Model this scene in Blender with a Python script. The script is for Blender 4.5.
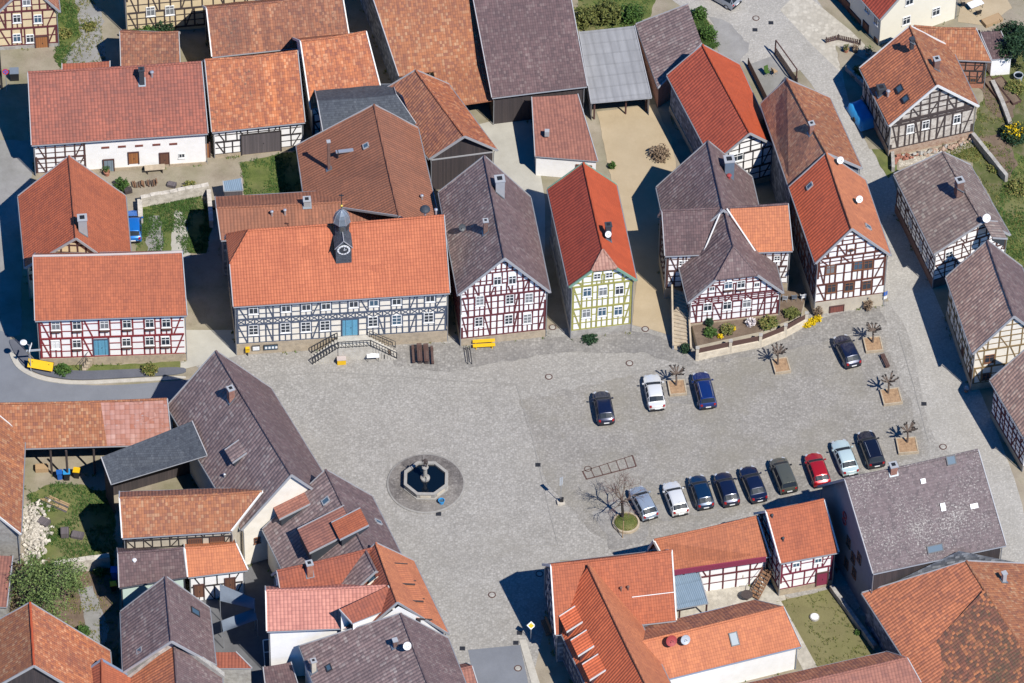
import bpy, bmesh, math, random
from mathutils import Vector, Matrix, geometry, noise as mnoise
R = math.radians
rnd = random.Random(7)
for o in list(bpy.data.objects): bpy.data.objects.remove(o)
SC = bpy.context.scene
COL = SC.collection

# ------------------------------------------------------------------ camera, sky, sun, exposure
cam = bpy.data.cameras.new('camera'); cam.sensor_width = 36.0
cam.lens = 36.0 * 6000 / 1024; cam.clip_start = 5; cam.clip_end = 20000
co = bpy.data.objects.new('camera', cam); COL.objects.link(co); SC.camera = co
PITCH, ROLL, DIST = R(48), R(1.0), 6000 / 9.5
co.matrix_world = Matrix.Translation((0, -DIST * math.cos(PITCH), DIST * math.sin(PITCH))) @ Matrix.Rotation(R(90) - PITCH, 4, 'X') @ Matrix.Rotation(ROLL, 4, 'Z')
SUN_EL, SUN_AZ = R(52), R(141)      # azimuth clockwise from north (+Y): light comes from the south-east
world = bpy.data.worlds.new('World'); SC.world = world; world.use_nodes = True
wn = world.node_tree.nodes; wn.clear()
sky = wn.new('ShaderNodeTexSky'); sky.sky_type = 'NISHITA'; sky.sun_disc = False
sky.sun_elevation = SUN_EL; sky.sun_rotation = SUN_AZ; sky.altitude = 300; sky.air_density = 0.7; sky.dust_density = 0.0; sky.ozone_density = 10.0
bg = wn.new('ShaderNodeBackground'); bg.inputs['Strength'].default_value = 0.13
wo = wn.new('ShaderNodeOutputWorld')
hs = wn.new('ShaderNodeHueSaturation'); hs.inputs['Saturation'].default_value = 1.25
world.node_tree.links.new(sky.outputs[0], hs.inputs['Color']); world.node_tree.links.new(hs.outputs[0], bg.inputs[0]); world.node_tree.links.new(bg.outputs[0], wo.inputs[0])
sun = bpy.data.lights.new('sun', 'SUN'); sun.energy = 5.0; sun.angle = R(0.5); sun.color = (1.0, 0.96, 0.895)
so = bpy.data.objects.new('sun', sun); COL.objects.link(so)
so.rotation_euler = (R(90) - SUN_EL, 0, math.pi - SUN_AZ)
so.location = (60, -60, 120)
SC.cycles.diffuse_bounces = 1; SC.cycles.max_bounces = 6
SC.view_settings.view_transform = 'Standard'; SC.view_settings.look = 'None'
SC.view_settings.exposure = 0.24; SC.view_settings.gamma = 1.0; SC.view_settings.use_curve_mapping = False

# ------------------------------------------------------------------ materials
def lin(c):
    return tuple(((v/255)/12.92 if v <= 10 else ((v/255+0.055)/1.055)**2.4) for v in c)
MATS = {}
class N:
    def __init__(s, name):
        s.m = bpy.data.materials.new(name); s.m.use_nodes = True; s.t = s.m.node_tree; s.t.nodes.clear()
        s.out = s.n('ShaderNodeOutputMaterial'); s.b = s.n('ShaderNodeBsdfPrincipled'); s.l(s.b.outputs[0], s.out.inputs[0])
    def n(s, t, **k):
        x = s.t.nodes.new(t)
        for a, v in k.items(): setattr(x, a, v)
        return x
    def l(s, a, b): s.t.links.new(a, b)
    def math(s, op, a, b=None, clamp=False):
        x = s.n('ShaderNodeMath', operation=op); x.use_clamp = clamp
        for i, v in enumerate((a, b)):
            if v is None: continue
            if hasattr(v, 'links'): s.l(v, x.inputs[i])
            else: x.inputs[i].default_value = v
        return x.outputs[0]
    def ramp(s, f, stops, interp='LINEAR'):
        x = s.n('ShaderNodeValToRGB'); x.color_ramp.interpolation = interp
        e = x.color_ramp.elements
        while len(e) < len(stops): e.new(0.5)
        for i, (p, c) in enumerate(stops): e[i].position = p; e[i].color = (*c, 1) if len(c) == 3 else c
        s.l(f, x.inputs[0]); return x.outputs[0]
    def mix(s, f, a, b, mode='MIX'):
        x = s.n('ShaderNodeMix', data_type='RGBA', blend_type=mode)
        for sock, v in ((x.inputs[0], f), (x.inputs[6], a), (x.inputs[7], b)):
            if hasattr(v, 'links'): s.l(v, sock)
            elif isinstance(v, (int, float)): sock.default_value = v
            else: sock.default_value = (*v, 1)
        return x.outputs[2]
    def noise(s, vec, scale, detail=4, rough=.6, dim='3D'):
        x = s.n('ShaderNodeTexNoise', noise_dimensions=dim); x.inputs['Scale'].default_value = scale; x.inputs['Detail'].default_value = detail; x.inputs['Roughness'].default_value = rough
        if vec is not None: s.l(vec, x.inputs['Vector'])
        return x.outputs['Fac']
    def bump(s, h, strength, dist=.05, nrm=None):
        x = s.n('ShaderNodeBump'); x.inputs['Strength'].default_value = strength; x.inputs['Distance'].default_value = dist
        s.l(h, x.inputs['Height'])
        if nrm is not None: s.l(nrm, x.inputs['Normal'])
        return x.outputs[0]

def scl(c, k): return tuple(min(1, v*k) for v in c)
def tile_mat(name, c1, c2, c3, w=.26, h=.34, blotch=None, bl=.5, var=.8, streak=.3, bump=.7, rib=.5, rowdark=.25, stain=.35, bsc=2.6):
    """clay tile roof: per-tile colour, courses, ribs, stains. uv in metres (u along the eave, v up the slope)"""
    n = N(name); uv = n.n('ShaderNodeUVMap').outputs[0]
    sx = n.n('ShaderNodeSeparateXYZ'); n.l(uv, sx.inputs[0]); u, v = sx.outputs[0], sx.outputs[1]
    vr = n.math('DIVIDE', v, h); row = n.math('FLOOR', vr); fr = n.math('FRACT', vr)
    ur = n.math('ADD', n.math('DIVIDE', u, w), n.math('MULTIPLY', n.math('MODULO', row, 2.0), .5 if rib < .4 else 0.0))
    colm = n.math('FLOOR', ur); fu = n.math('FRACT', ur)
    cv = n.n('ShaderNodeCombineXYZ'); n.l(colm, cv.inputs[0]); n.l(row, cv.inputs[1])
    wn_ = n.n('ShaderNodeTexWhiteNoise', noise_dimensions='2D'); n.l(cv.outputs[0], wn_.inputs['Vector'])
    r1 = wn_.outputs['Value']
    cl = n.noise(uv, .9, 5, .65); big = n.noise(uv, .22, 3, .5)
    f = n.math('ADD', n.math('MULTIPLY', r1, var), n.math('MULTIPLY', cl, 1-var*.6))
    f = n.math('SUBTRACT', f, .15, True)
    col = n.ramp(f, [(0.0, c2), (.45, c1), (.8, scl(c1, 1.12)), (1.0, c3)])
    st = n.n('ShaderNodeMapping'); st.inputs['Scale'].default_value = (1.6, .12, 1); n.l(uv, st.inputs[0])
    stn = n.noise(st.outputs[0], 1.0, 4, .65)
    col = n.mix(n.math('MULTIPLY', n.ramp(stn, [(.35, (1, 1, 1)), (.7, (0, 0, 0))]), streak), col, scl(c2, .75))
    col = n.mix(n.math('MULTIPLY', n.ramp(big, [(.35, (0, 0, 0)), (.7, (1, 1, 1))]), stain), col, scl(c2, .85))
    if blotch is not None:
        bn = n.noise(uv, bsc, 6, .75)
        bb = n.math('MULTIPLY', n.ramp(n.math('ADD', n.math('MULTIPLY', bn, .75), n.math('MULTIPLY', big, .25)), [(.66-.22*bl, (0, 0, 0)), (.76-.2*bl, (1, 1, 1))]), .85)
        col = n.mix(bb, col, blotch)
    edge = n.ramp(fr, [(0, (1, 1, 1)), (.16, (0, 0, 0)), (1, (0, 0, 0))])
    col = n.mix(n.math('MULTIPLY', edge, rowdark), col, scl(c2, .45))
    cosr = n.math('COSINE', n.math('MULTIPLY', fu, 2*math.pi))
    if rib > .4:
        gro = n.ramp(n.math('ADD', n.math('MULTIPLY', cosr, .5), .5), [(.55, (0, 0, 0)), (1, (1, 1, 1))])
        col = n.mix(n.math('MULTIPLY', gro, .45*rib), col, scl(c2, .45))
    n.l(col, n.b.inputs['Base Color']); n.b.inputs['Roughness'].default_value = .78
    n.b.inputs['Specular IOR Level'].default_value = .25
    hh = n.math('ADD', n.math('MULTIPLY', n.math('SUBTRACT', 1.0, fr), .8), n.math('MULTIPLY', cosr, -.5*rib))
    hh = n.math('ADD', hh, n.math('MULTIPLY', r1, .5)); hh = n.math('ADD', hh, n.math('MULTIPLY', cl, 1.2))
    n.l(n.bump(hh, bump, .05), n.b.inputs['Normal'])
    MATS[name] = n.m
def plain(name, c, var=.25, scale=1.2, rough=.85, bump=.3, dark=None, metal=0, spec=.3, stretch=None, bscale=None):
    n = N(name); tc = n.n('ShaderNodeTexCoord').outputs['Object']
    if stretch:
        mp = n.n('ShaderNodeMapping'); mp.inputs['Scale'].default_value = stretch; n.l(tc, mp.inputs[0]); tc = mp.outputs[0]
    a = n.noise(tc, scale, 6, .65); b = n.noise(tc, bscale or scale*7, 4, .6)
    d = dark or scl(c, .6)
    f = n.math('ADD', n.math('MULTIPLY', a, .7), n.math('MULTIPLY', b, .3))
    k = n.ramp(f, [(.32, scl(d, 1)), (.58, c), (.75, scl(c, 1.1))])
    n.l(n.mix(min(1, var*2.2), c, k), n.b.inputs['Base Color'])
    n.b.inputs['Roughness'].default_value = rough; n.b.inputs['Metallic'].default_value = metal; n.b.inputs['Specular IOR Level'].default_value = spec
    if bump: n.l(n.bump(n.math('ADD', b, a), bump, .03), n.b.inputs['Normal'])
    MATS[name] = n.m; return n
def brickish(name, c1, c2, mortar, bw=.25, bh=.075, scale=1.0):
    n = N(name); g = n.n('ShaderNodeUVMap').outputs[0]
    b = n.n('ShaderNodeTexBrick'); b.inputs['Color1'].default_value = (*c1, 1); b.inputs['Color2'].default_value = (*c2, 1); b.inputs['Mortar'].default_value = (*mortar, 1)
    b.inputs['Scale'].default_value = 1; b.inputs['Brick Width'].default_value = bw; b.inputs['Row Height'].default_value = bh; b.inputs['Mortar Size'].default_value = bh*.1
    n.l(g, b.inputs['Vector'])
    nz = n.noise(g, 1.5, 5, .6)
    n.l(n.mix(n.math('MULTIPLY', n.ramp(nz, [(.35, (1, 1, 1)), (.65, (0, 0, 0))]), .6), b.outputs['Color'], scl(c1, .5)), n.b.inputs['Base Color'])
    n.b.inputs['Roughness'].default_value = .9; n.l(n.bump(n.math('ADD', b.outputs['Fac'], nz), -.4, .03), n.b.inputs['Normal'])
    MATS[name] = n.m
def planks(name, c1, c2, w=.18):
    n = N(name); g = n.n('ShaderNodeUVMap').outputs[0]; sx = n.n('ShaderNodeSeparateXYZ'); n.l(g, sx.inputs[0])
    q = n.math('DIVIDE', sx.outputs[0], w); wnz = n.n('ShaderNodeTexWhiteNoise', noise_dimensions='1D'); n.l(n.math('FLOOR', q), wnz.inputs['W'])
    gap = n.ramp(n.math('FRACT', q), [(0, (0, 0, 0)), (.08, (1, 1, 1)), (.94, (1, 1, 1)), (1, (0, 0, 0))])
    c = n.mix(wnz.outputs['Value'], c1, c2)
    mp = n.n('ShaderNodeMapping'); mp.inputs['Scale'].default_value = (8, .6, 1); n.l(g, mp.inputs[0])
    c = n.mix(n.math('MULTIPLY', n.noise(mp.outputs[0], 1, 4, .6), .5), c, scl(c1, .4))
    n.l(n.mix(n.math('MULTIPLY', n.math('SUBTRACT', 1.0, gap), .8), c, (.01, .01, .01)), n.b.inputs['Base Color'])
    n.b.inputs['Roughness'].default_value = .85; n.l(n.bump(gap, .5, .03), n.b.inputs['Normal']); MATS[name] = n.m

# roof tiles (base colours tuned per slope; lit left-slope copies carry sunlight in the colour)
tile_mat('tile_bright', (0.447, 0.136, 0.066), (0.296, 0.093, 0.055), (0.519, 0.207, 0.108), streak=.4, blotch=None, stain=.4, var=.5)
tile_mat('tile_rose', (0.456, 0.159, 0.077), (0.302, 0.109, 0.064), (0.53, 0.243, 0.127), streak=.4, blotch=None, stain=.4, var=.5)
tile_mat('tile_bright2', (0.566, 0.209, 0.097), (0.404, 0.141, 0.08), (0.626, 0.323, 0.195), streak=.4, stain=.4, var=.5)
tile_mat('tile_orange', (0.561, 0.18, 0.087), (0.426, 0.126, 0.068), (0.638, 0.265, 0.148), w=.30, h=.36, rib=.9, streak=.4, stain=.4, rowdark=.45, var=.4)
tile_mat('tile_orangerib', (0.795, 0.196, 0.082), (0.54, 0.131, 0.065), (0.892, 0.291, 0.13), w=.34, h=.36, rib=1.0, streak=.4, stain=.4, var=.4)
tile_mat('tile_brick', (0.342, 0.105, 0.06), (0.209, 0.072, 0.054), (0.427, 0.154, 0.084), w=.34, rib=.9, streak=.3, var=.5)
tile_mat('tile_brickrib', (0.586, 0.152, 0.07), (0.358, 0.104, 0.063), (0.731, 0.222, 0.098), w=.34, rib=.9, streak=.3, var=.5)
tile_mat('tile_old', (0.547, 0.191, 0.077), (0.291, 0.105, 0.07), (0.698, 0.334, 0.169), blotch=(.13, .085, .065), bl=.55, var=1.0, streak=.6, stain=.4)
tile_mat('tile_old2', (0.409, 0.163, 0.073), (0.239, 0.099, 0.067), (0.494, 0.279, 0.153), blotch=(.17, .095, .065), bl=.35, var=1.0, streak=.45, stain=.35)
tile_mat('tile_oldbrown', (0.381, 0.156, 0.081), (0.19, 0.087, 0.068), (0.476, 0.254, 0.149), blotch=(.12, .08, .065), bl=.6, var=1.0, streak=.65, stain=.5)
tile_mat('tile_faded', (0.649, 0.285, 0.143), (0.324, 0.159, 0.12), (0.78, 0.461, 0.263), blotch=(.12, .08, .065), bl=.6, var=1.0, streak=.65, stain=.5)
tile_mat('tile_brown', (0.44, 0.187, 0.101), (0.227, 0.106, 0.09), (0.585, 0.31, 0.181), w=.34, rib=.9, blotch=(.14, .09, .06), bl=.35, var=.8, streak=.4)
tile_mat('tile_brown2', (0.593, 0.21, 0.099), (0.312, 0.123, 0.082), (0.692, 0.315, 0.164), w=.36, rib=1.0, blotch=(.16, .1, .08), bl=.35, var=.7, streak=.4)
tile_mat('tile_mossy', (0.279, 0.114, 0.072), (0.152, 0.085, 0.064), (0.608, 0.229, 0.1), w=.36, rib=.6, blotch=(.13, .105, .06), bl=.75, var=1.2, streak=.2)
tile_mat('tile_darkred', (0.376, 0.126, 0.085), (0.215, 0.093, 0.076), (0.452, 0.179, 0.116), w=.36, h=.36, rib=.9, streak=.3, rowdark=.4, var=.6, stain=.5)
tile_mat('tile_redbrown', (0.358, 0.146, 0.085), (0.238, 0.111, 0.074), (0.411, 0.188, 0.112), w=.36, rib=1.0, streak=.5, stain=.55, blotch=(.2, .13, .09), bl=.25, var=.4)
tile_mat('tile_redrib', (0.285, 0.088, 0.062), (0.18, 0.065, 0.053), (0.342, 0.13, 0.088), w=.38, h=.36, rib=1.0, streak=.2, stain=.3, var=.5, rowdark=.4)
tile_mat('tile_pinkrib', (0.568, 0.249, 0.191), (0.395, 0.158, 0.13), (0.642, 0.349, 0.281), w=.38, h=.36, rib=1.0, streak=.15, stain=.2, var=.4, rowdark=.5)
tile_mat('tile_pinkred', (0.355, 0.154, 0.11), (0.225, 0.104, 0.086), (0.429, 0.225, 0.163), w=.34, rib=.8, streak=.3, stain=.4, var=.6)
tile_mat('tile_pink', (0.437, 0.248, 0.188), (0.314, 0.153, 0.119), (0.494, 0.33, 0.25), w=.36, rib=1.0, streak=.15, stain=.15, var=.5)
tile_mat('tile_palepink', (.42, .23, .19), (.36, .14, .09), (.52, .33, .28), w=.5, h=.5, rib=.5, streak=.3, blotch=(.36, .36, .38), bl=.4, var=.9)
tile_mat('tile_vivid', (0.525, 0.1, 0.039), (0.413, 0.08, 0.035), (0.559, 0.126, 0.051), streak=.4, stain=.4, var=.3, rowdark=.15)
tile_mat('tile_vividrib', (0.374, 0.075, 0.047), (0.25, 0.053, 0.039), (0.436, 0.105, 0.061), w=.40, h=.38, rib=1.0, streak=.12, stain=.15, var=.3)
tile_mat('tile_redridge', (0.48, 0.107, 0.061), (0.32, 0.075, 0.051), (0.56, 0.152, 0.081), w=.40, h=.38, rib=1.0, streak=.12, stain=.15, var=.3)
tile_mat('tile_firedrib', (0.68, 0.148, 0.068), (0.454, 0.105, 0.056), (0.793, 0.209, 0.088), w=.40, h=.38, rib=1.0, streak=.12, stain=.15, var=.3)  # lit copy of the vivid rib tile, lightened for a left slope
tile_mat('tile_plum', (0.167, 0.105, 0.103), (0.105, 0.072, 0.075), (0.23, 0.168, 0.157), blotch=(.28, .24, .24), bl=.2, streak=.5, var=1.0, stain=.5, rowdark=.4)
tile_mat('tile_plum2', (0.199, 0.135, 0.13), (0.135, 0.094, 0.095), (0.269, 0.213, 0.196), streak=.5, var=1.0, stain=.5, blotch=(.31, .27, .245), bl=.26)
tile_mat('tile_plumrib', (0.305, 0.215, 0.199), (0.178, 0.131, 0.13), (0.419, 0.347, 0.314), w=.40, h=.36, rib=1.0, streak=.5, var=1.0, stain=.5, blotch=(.31, .27, .245), bl=.26)
tile_mat('tile_plumlight', (0.573, 0.364, 0.278), (0.334, 0.22, 0.181), (0.785, 0.585, 0.439), w=.40, h=.36, rib=1.0, streak=.5, var=1.0, stain=.5, blotch=(.31, .27, .245), bl=.26)  # brightened copy of the plum rib tile for sunlit left slopes
tile_mat('tile_plumgrey', (0.296, 0.223, 0.192), (0.177, 0.132, 0.122), (0.413, 0.362, 0.308), w=.40, h=.36, rib=.9, streak=.5, var=1.0, stain=.5, blotch=(.31, .27, .245), bl=.26)
tile_mat('tile_speckle', (0.166, 0.128, 0.128), (0.108, 0.087, 0.089), (0.216, 0.179, 0.178), w=.3, h=.3, rib=.2, streak=.2, var=.8, stain=.4, blotch=(.50, .47, .42), bl=.6, rowdark=.2, bsc=5.2)
tile_mat('slate', (.075, .085, .10), (.05, .056, .07), (.11, .12, .135), w=.24, h=.26, rib=.3, streak=.2, var=.8, stain=.2, rowdark=.5)
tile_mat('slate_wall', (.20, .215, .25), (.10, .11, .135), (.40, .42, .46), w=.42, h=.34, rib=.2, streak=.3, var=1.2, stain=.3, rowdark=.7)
tile_mat('sheet_grey', (.34, .34, .345), (.27, .27, .275), (.4, .4, .4), w=.9, h=1.6, rib=.5, streak=.5, var=.35, stain=.45, blotch=(.24, .24, .23), bl=.1, rowdark=.3)
tile_mat('sheet_blue', (.22, .30, .38), (.17, .24, .31), (.28, .36, .44), w=.2, h=2.2, rib=.9, streak=.2, var=.2, stain=.2, rowdark=.3)
# walls
plain('plaster_white', (.93, .91, .885), var=.12, dark=(.6, .57, .5), bump=.15)
plain('plaster_pale', (.80, .755, .63), var=.06, bump=.05)
plain('plaster_cream', (.72, .58, .36), var=.15, bump=.15)
plain('plaster_cream2', (.84, .78, .67), var=.15, dark=(.55, .47, .34), bump=.15)
plain('plaster_beige', (.55, .49, .39), var=.3, dark=(.35, .31, .25), bump=.2)
plain('plaster_grey', (.62, .57, .5), var=.5, scale=1.8, dark=(.25, .2, .165), bump=.3)
plain('plaster_dkgrey', (.22, .225, .24), var=.15, bump=.1)
plain('plaster_mint', (.56, .68, .6), var=.1, bump=.1)
plain('stone_tan', (.47, .385, .275), var=.5, scale=2.0, dark=(.29, .24, .18), bump=.5)
plain('stone_grey', (.42, .40, .36), var=.5, scale=1.5, dark=(.22, .2, .18), bump=.5)
plain('stone_white', (.6, .55, .47), var=.6, scale=1.6, dark=(.3, .27, .22), bump=.6)
plain('stone_channel', (.30, .285, .26), var=.4, scale=2.5, dark=(.2, .19, .175), bump=.3)
plain('stone_fount', (.34, .325, .295), var=.5, scale=2, dark=(.27, .25, .22), bump=.4)
plain('wall_cream', (.66, .58, .45), var=.5, scale=1.6, dark=(.45, .39, .3), bump=.4)
plain('bed_gravel', (.40, .26, .15), var=.6, scale=3, dark=(.2, .12, .07), bump=.9, bscale=14)
plain('stone_step', (.52, .49, .43), var=.5, scale=1.5, dark=(.34, .31, .26), bump=.4)
plain('rubble', (.46, .35, .26), var=.7, scale=2.5, dark=(.26, .13, .09), bump=.8)
plain('rubble_red', (.36, .15, .1), var=.6, scale=3, dark=(.2, .09, .07), bump=.8)
brickish('brick', (.36, .14, .09), (.28, .11, .075), (.36, .32, .28))
brickish('brick_dark', (.2, .095, .07), (.15, .08, .065), (.25, .22, .2))
brickish('brick_orange', (.48, .17, .09), (.38, .13, .075), (.42, .34, .27))
for nm, c in dict(beam_red=(.24, .032, .038), beam_blue=(.085, .105, .15), beam_maroon=(.135, .035, .042), beam_olive=(.36, .34, .10), beam_brown=(.10, .05, .045),
                  beam_brown2=(.125, .045, .035), beam_black=(.045, .038, .038), beam_dark=(.075, .058, .055), beam_ochre=(.25, .17, .08), beam_wine=(.19, .03, .055)).items():
    plain(nm, c, var=.3, scale=3, bump=.25)
planks('plank_dark', (.075, .058, .058), (.045, .038, .04)); planks('plank_grey', (.16, .135, .14), (.11, .095, .1)); planks('plank_red', (.12, .05, .055), (.08, .04, .045))
planks('wood_orange', (.42, .17, .06), (.33, .13, .05), .25); planks('door_brown', (.2, .09, .055), (.15, .07, .045), .3); planks('door_blue', (.14, .39, .55), (.12, .36, .52), .7)
planks('door_blue2', (.11, .24, .46), (.10, .22, .43), .7); planks('door_brick', (.26, .085, .06), (.22, .07, .055), .3); planks('door_grey', (.25, .31, .36), (.22, .28, .33), .4)
planks('wood_warm', (.30, .16, .085), (.22, .12, .07), .12)
for nm, c, r_, me in [('paint_white', (.82, .82, .8), .5, 0), ('trim_white', (.72, .71, .68), .6, 0), ('trim_grey', (.36, .36, .37), .6, 0), ('trim_green', (.2, .34, .25), .6, 0),
                      ('frame_brown', (.2, .09, .05), .6, 0), ('paint_red', (.33, .05, .05), .6, 0), ('paint_wine', (.24, .035, .075), .6, 0), ('concrete', (.36, .37, .385), .85, 0),
                      ('metal_light', (.55, .57, .6), .35, .6), ('metal_dark', (.05, .052, .06), .5, .3), ('slate_dark', (.045, .052, .062), .55, 0), ('slate_blue', (.14, .19, .25), .7, 0),
                      ('dish_white', (.8, .8, .8), .4, 0), ('dish_dark', (.06, .07, .08), .5, 0), ('dish_grey', (.4, .43, .46), .5, 0), ('gutter_dark', (.08, .085, .1), .5, .3), ('gutter_grey', (.30, .31, .33), .5, .3),
                      ('gutter_blue', (.24, .3, .4), .5, .2), ('ridge_white', (.5, .42, .38), .8, 0), ('yellow', (.78, .47, .015), .5, 0), ('plastic_blue', (.02, .12, .42), .4, 0),
                      ('cyan_blue', (.04, .3, .62), .4, 0), ('plastic_black', (.02, .02, .022), .5, 0), ('lead', (.21, .24, .27), .45, .4), ('gold', (.7, .5, .1), .4, .5), ('bench_brown', (.10, .055, .045), .7, 0), ('red_hot', (.5, .03, .03), .5, 0), ('tarp_grey', (.16, .19, .23), .8, 0), ('sign_blue', (.03, .12, .45), .5, 0), ('grave', (.25, .25, .25), .8, 0), ('sand_wood', (.4, .27, .15), .8, 0)]:
    plain(nm, c, var=.12, scale=3, rough=r_, metal=me, bump=.08, spec=.4)
def glassy(name, c, rough=.08):
    n = N(name); n.b.inputs['Base Color'].default_value = (*c, 1); n.b.inputs['Roughness'].default_value = rough; n.b.inputs['Specular IOR Level'].default_value = .6; MATS[name] = n.m
glassy('pane', (.03, .04, .055)); glassy('pane_curtain', (.2, .21, .22), .15); glassy('pane_sky', (.06, .11, .16), .3); MATS['pane_sky'].node_tree.nodes['Principled BSDF'].inputs['Specular IOR Level'].default_value = .15; glassy('car_glass', (.022, .03, .042), .3); MATS['car_glass'].node_tree.nodes['Principled BSDF'].inputs['Specular IOR Level'].default_value = .04
glassy('water', (.003, .007, .013), .05)
glassy('lamp_glass', (.45, .47, .5), .15); glassy('tail_glass', (.35, .01, .01), .2); glassy('rubber', (.018, .018, .02), .8)
def carpaint(name, c):
    n = N(name); n.b.inputs['Base Color'].default_value = (*c, 1); n.b.inputs['Metallic'].default_value = .25; n.b.inputs['Roughness'].default_value = .32
    n.b.inputs['Coat Weight'].default_value = .8; n.b.inputs['Coat Roughness'].default_value = .06; MATS[name] = n.m
for nm, c in dict(car_navy=(.008, .014, .045), car_white=(.78, .78, .76), car_blue=(.008, .03, .15), car_black=(.008, .011, .026), car_silver=(.33, .37, .43), car_teal=(.006, .028, .075), car_grey=(.10, .105, .085),
                  car_red=(.42, .012, .018), car_mint=(.55, .68, .68), car_bright=(.012, .16, .55), car_steel=(.3, .36, .44)).items(): carpaint(nm, c)
def foliage(name, c1, c2):
    n = N(name); oi = n.n('ShaderNodeTexCoord').outputs['Object']
    f = n.noise(oi, 1.3, 5, .7); wnz = n.n('ShaderNodeTexWhiteNoise', noise_dimensions='3D')
    gm = n.n('ShaderNodeNewGeometry'); n.l(gm.outputs['Random Per Island'], wnz.inputs['Vector'])
    k = n.math('ADD', n.math('MULTIPLY', f, .5), n.math('MULTIPLY', gm.outputs['Random Per Island'], .5))
    n.l(n.ramp(k, [(.25, c1), (.75, c2)]), n.b.inputs['Base Color']); n.b.inputs['Roughness'].default_value = .7
    n.b.inputs['Specular IOR Level'].default_value = .2
    MATS[name] = n.m
foliage('leaf_spring', (.07, .12, .035), (.19, .25, .08)); foliage('leaf_green', (.03, .075, .02), (.09, .16, .035)); foliage('leaf_dark', (.012, .035, .02), (.04, .08, .035))
foliage('leaf_olive', (.06, .085, .025), (.19, .19, .055)); foliage('leaf_yellow', (.6, .40, .01), (.85, .62, .02)); foliage('leaf_dry', (.16, .11, .07), (.3, .22, .15)); foliage('leaf_mixed', (.06, .11, .025), (.26, .22, .07))
foliage('flower_pink', (.6, .5, .5), (.8, .75, .72))
plain('bark', (.16, .12, .095), var=.5, scale=4, bump=.5); plain('bark_dark', (.045, .038, .035), var=.4, scale=4, bump=.5); plain('twig', (.17, .105, .09), var=.3, scale=4, bump=0)

def ground_mat(name, stops, scale=.25, fine=9, cob=None, bump=.4, spots=None, cobdark=.4, streak=None):
    n = N(name); g = n.n('ShaderNodeTexCoord').outputs['Object']
    a = n.noise(g, scale, 7, .68); b = n.noise(g, fine, 3, .6)
    f = n.math('ADD', n.math('MULTIPLY', a, .75), n.math('MULTIPLY', b, .25))
    c = n.ramp(f, stops); h = b
    if cob:
        vo = n.n('ShaderNodeTexVoronoi', feature='F1'); vo.inputs['Scale'].default_value = cob; vo.inputs['Randomness'].default_value = .75; n.l(g, vo.inputs['Vector'])
        sp = n.n('ShaderNodeSeparateColor'); n.l(vo.outputs['Color'], sp.inputs[0])
        c = n.mix(n.ramp(sp.outputs[0], [(0, (.42, .42, .42)), (1, (0, 0, 0))]), c, scl(stops[0][1], .62))
        c = n.mix(n.math('MULTIPLY', n.ramp(sp.outputs[1], [(.7, (0, 0, 0)), (1, (1, 1, 1))]), .3), c, scl(stops[-1][1], 1.25))
        e = n.ramp(vo.outputs['Distance'], [(.3, (0, 0, 0)), (.75, (1, 1, 1))])
        c = n.mix(n.math('MULTIPLY', e, cobdark), c, scl(stops[0][1], .5)); h = n.math('SUBTRACT', b, vo.outputs['Distance'])
    if spots:
        s1 = n.noise(g, .12, 5, .6); c = n.mix(n.math('MULTIPLY', n.ramp(s1, [(.45, (0, 0, 0)), (.66, (1, 1, 1))]), spots[1]), c, spots[0])
        s2 = n.noise(g, .8, 6, .72); c = n.mix(n.math('MULTIPLY', n.ramp(s2, [(.55, (0, 0, 0)), (.72, (1, 1, 1))]), spots[1]*.8), c, scl(spots[0], .9))
    n.l(c, n.b.inputs['Base Color']); n.b.inputs['Roughness'].default_value = .9; n.b.inputs['Specular IOR Level'].default_value = .2
    n.l(n.bump(h, bump, .04), n.b.inputs['Normal']); MATS[name] = n.m
ground_mat('g_cobble', [(.3, (.30, .282, .252)), (.55, (.392, .37, .336)), (.8, (.45, .427, .39))], cob=4.6, spots=((.27, .25, .215), .4))
ground_mat('g_parking', [(.3, (.255, .238, .212)), (.55, (.345, .322, .29)), (.8, (.40, .378, .344))], scale=.3, cob=4.6, spots=((.23, .21, .165), .55))
ground_mat('g_strip', [(.3, (.22, .205, .185)), (.55, (.33, .31, .28)), (.8, (.42, .4, .36))], scale=.6, cob=4.0, spots=((.17, .16, .15), .5))
ground_mat('g_ring', [(.3, (.10, .09, .085)), (.5, (.19, .172, .16)), (.72, (.33, .305, .28))], scale=.55, cob=5, spots=((.33, .3, .26), .45))
ground_mat('g_street', [(.3, (.35, .33, .295)), (.55, (.44, .415, .375)), (.8, (.49, .465, .42))], scale=.4, cob=6, cobdark=.25, spots=((.3, .28, .24), .3))
ground_mat('g_asphalt', [(.3, (.15, .158, .175)), (.6, (.195, .205, .225)), (.8, (.22, .225, .24))], scale=.3, bump=.2)
ground_mat('g_walk', [(.3, (.09, .095, .115)), (.6, (.125, .13, .15)), (.8, (.15, .155, .17))], scale=.5, bump=.2)
ground_mat('g_kerb', [(.3, (.36, .33, .28)), (.6, (.48, .45, .39)), (.8, (.55, .52, .46))], scale=1.5, bump=.3)
ground_mat('g_dirt', [(.3, (.20, .165, .12)), (.55, (.32, .275, .21)), (.8, (.42, .37, .29))], scale=.4, bump=.5, spots=((.12, .13, .05), .5))
ground_mat('g_sand', [(.3, (.36, .28, .175)), (.6, (.445, .355, .235)), (.8, (.49, .395, .27))], scale=.3, bump=.3, spots=((.36, .29, .19), .35))
ground_mat('g_grass', [(.3, (.05, .075, .02)), (.55, (.12, .145, .04)), (.8, (.20, .19, .075))], scale=.7, bump=.7, spots=((.22, .18, .10), .5))
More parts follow.
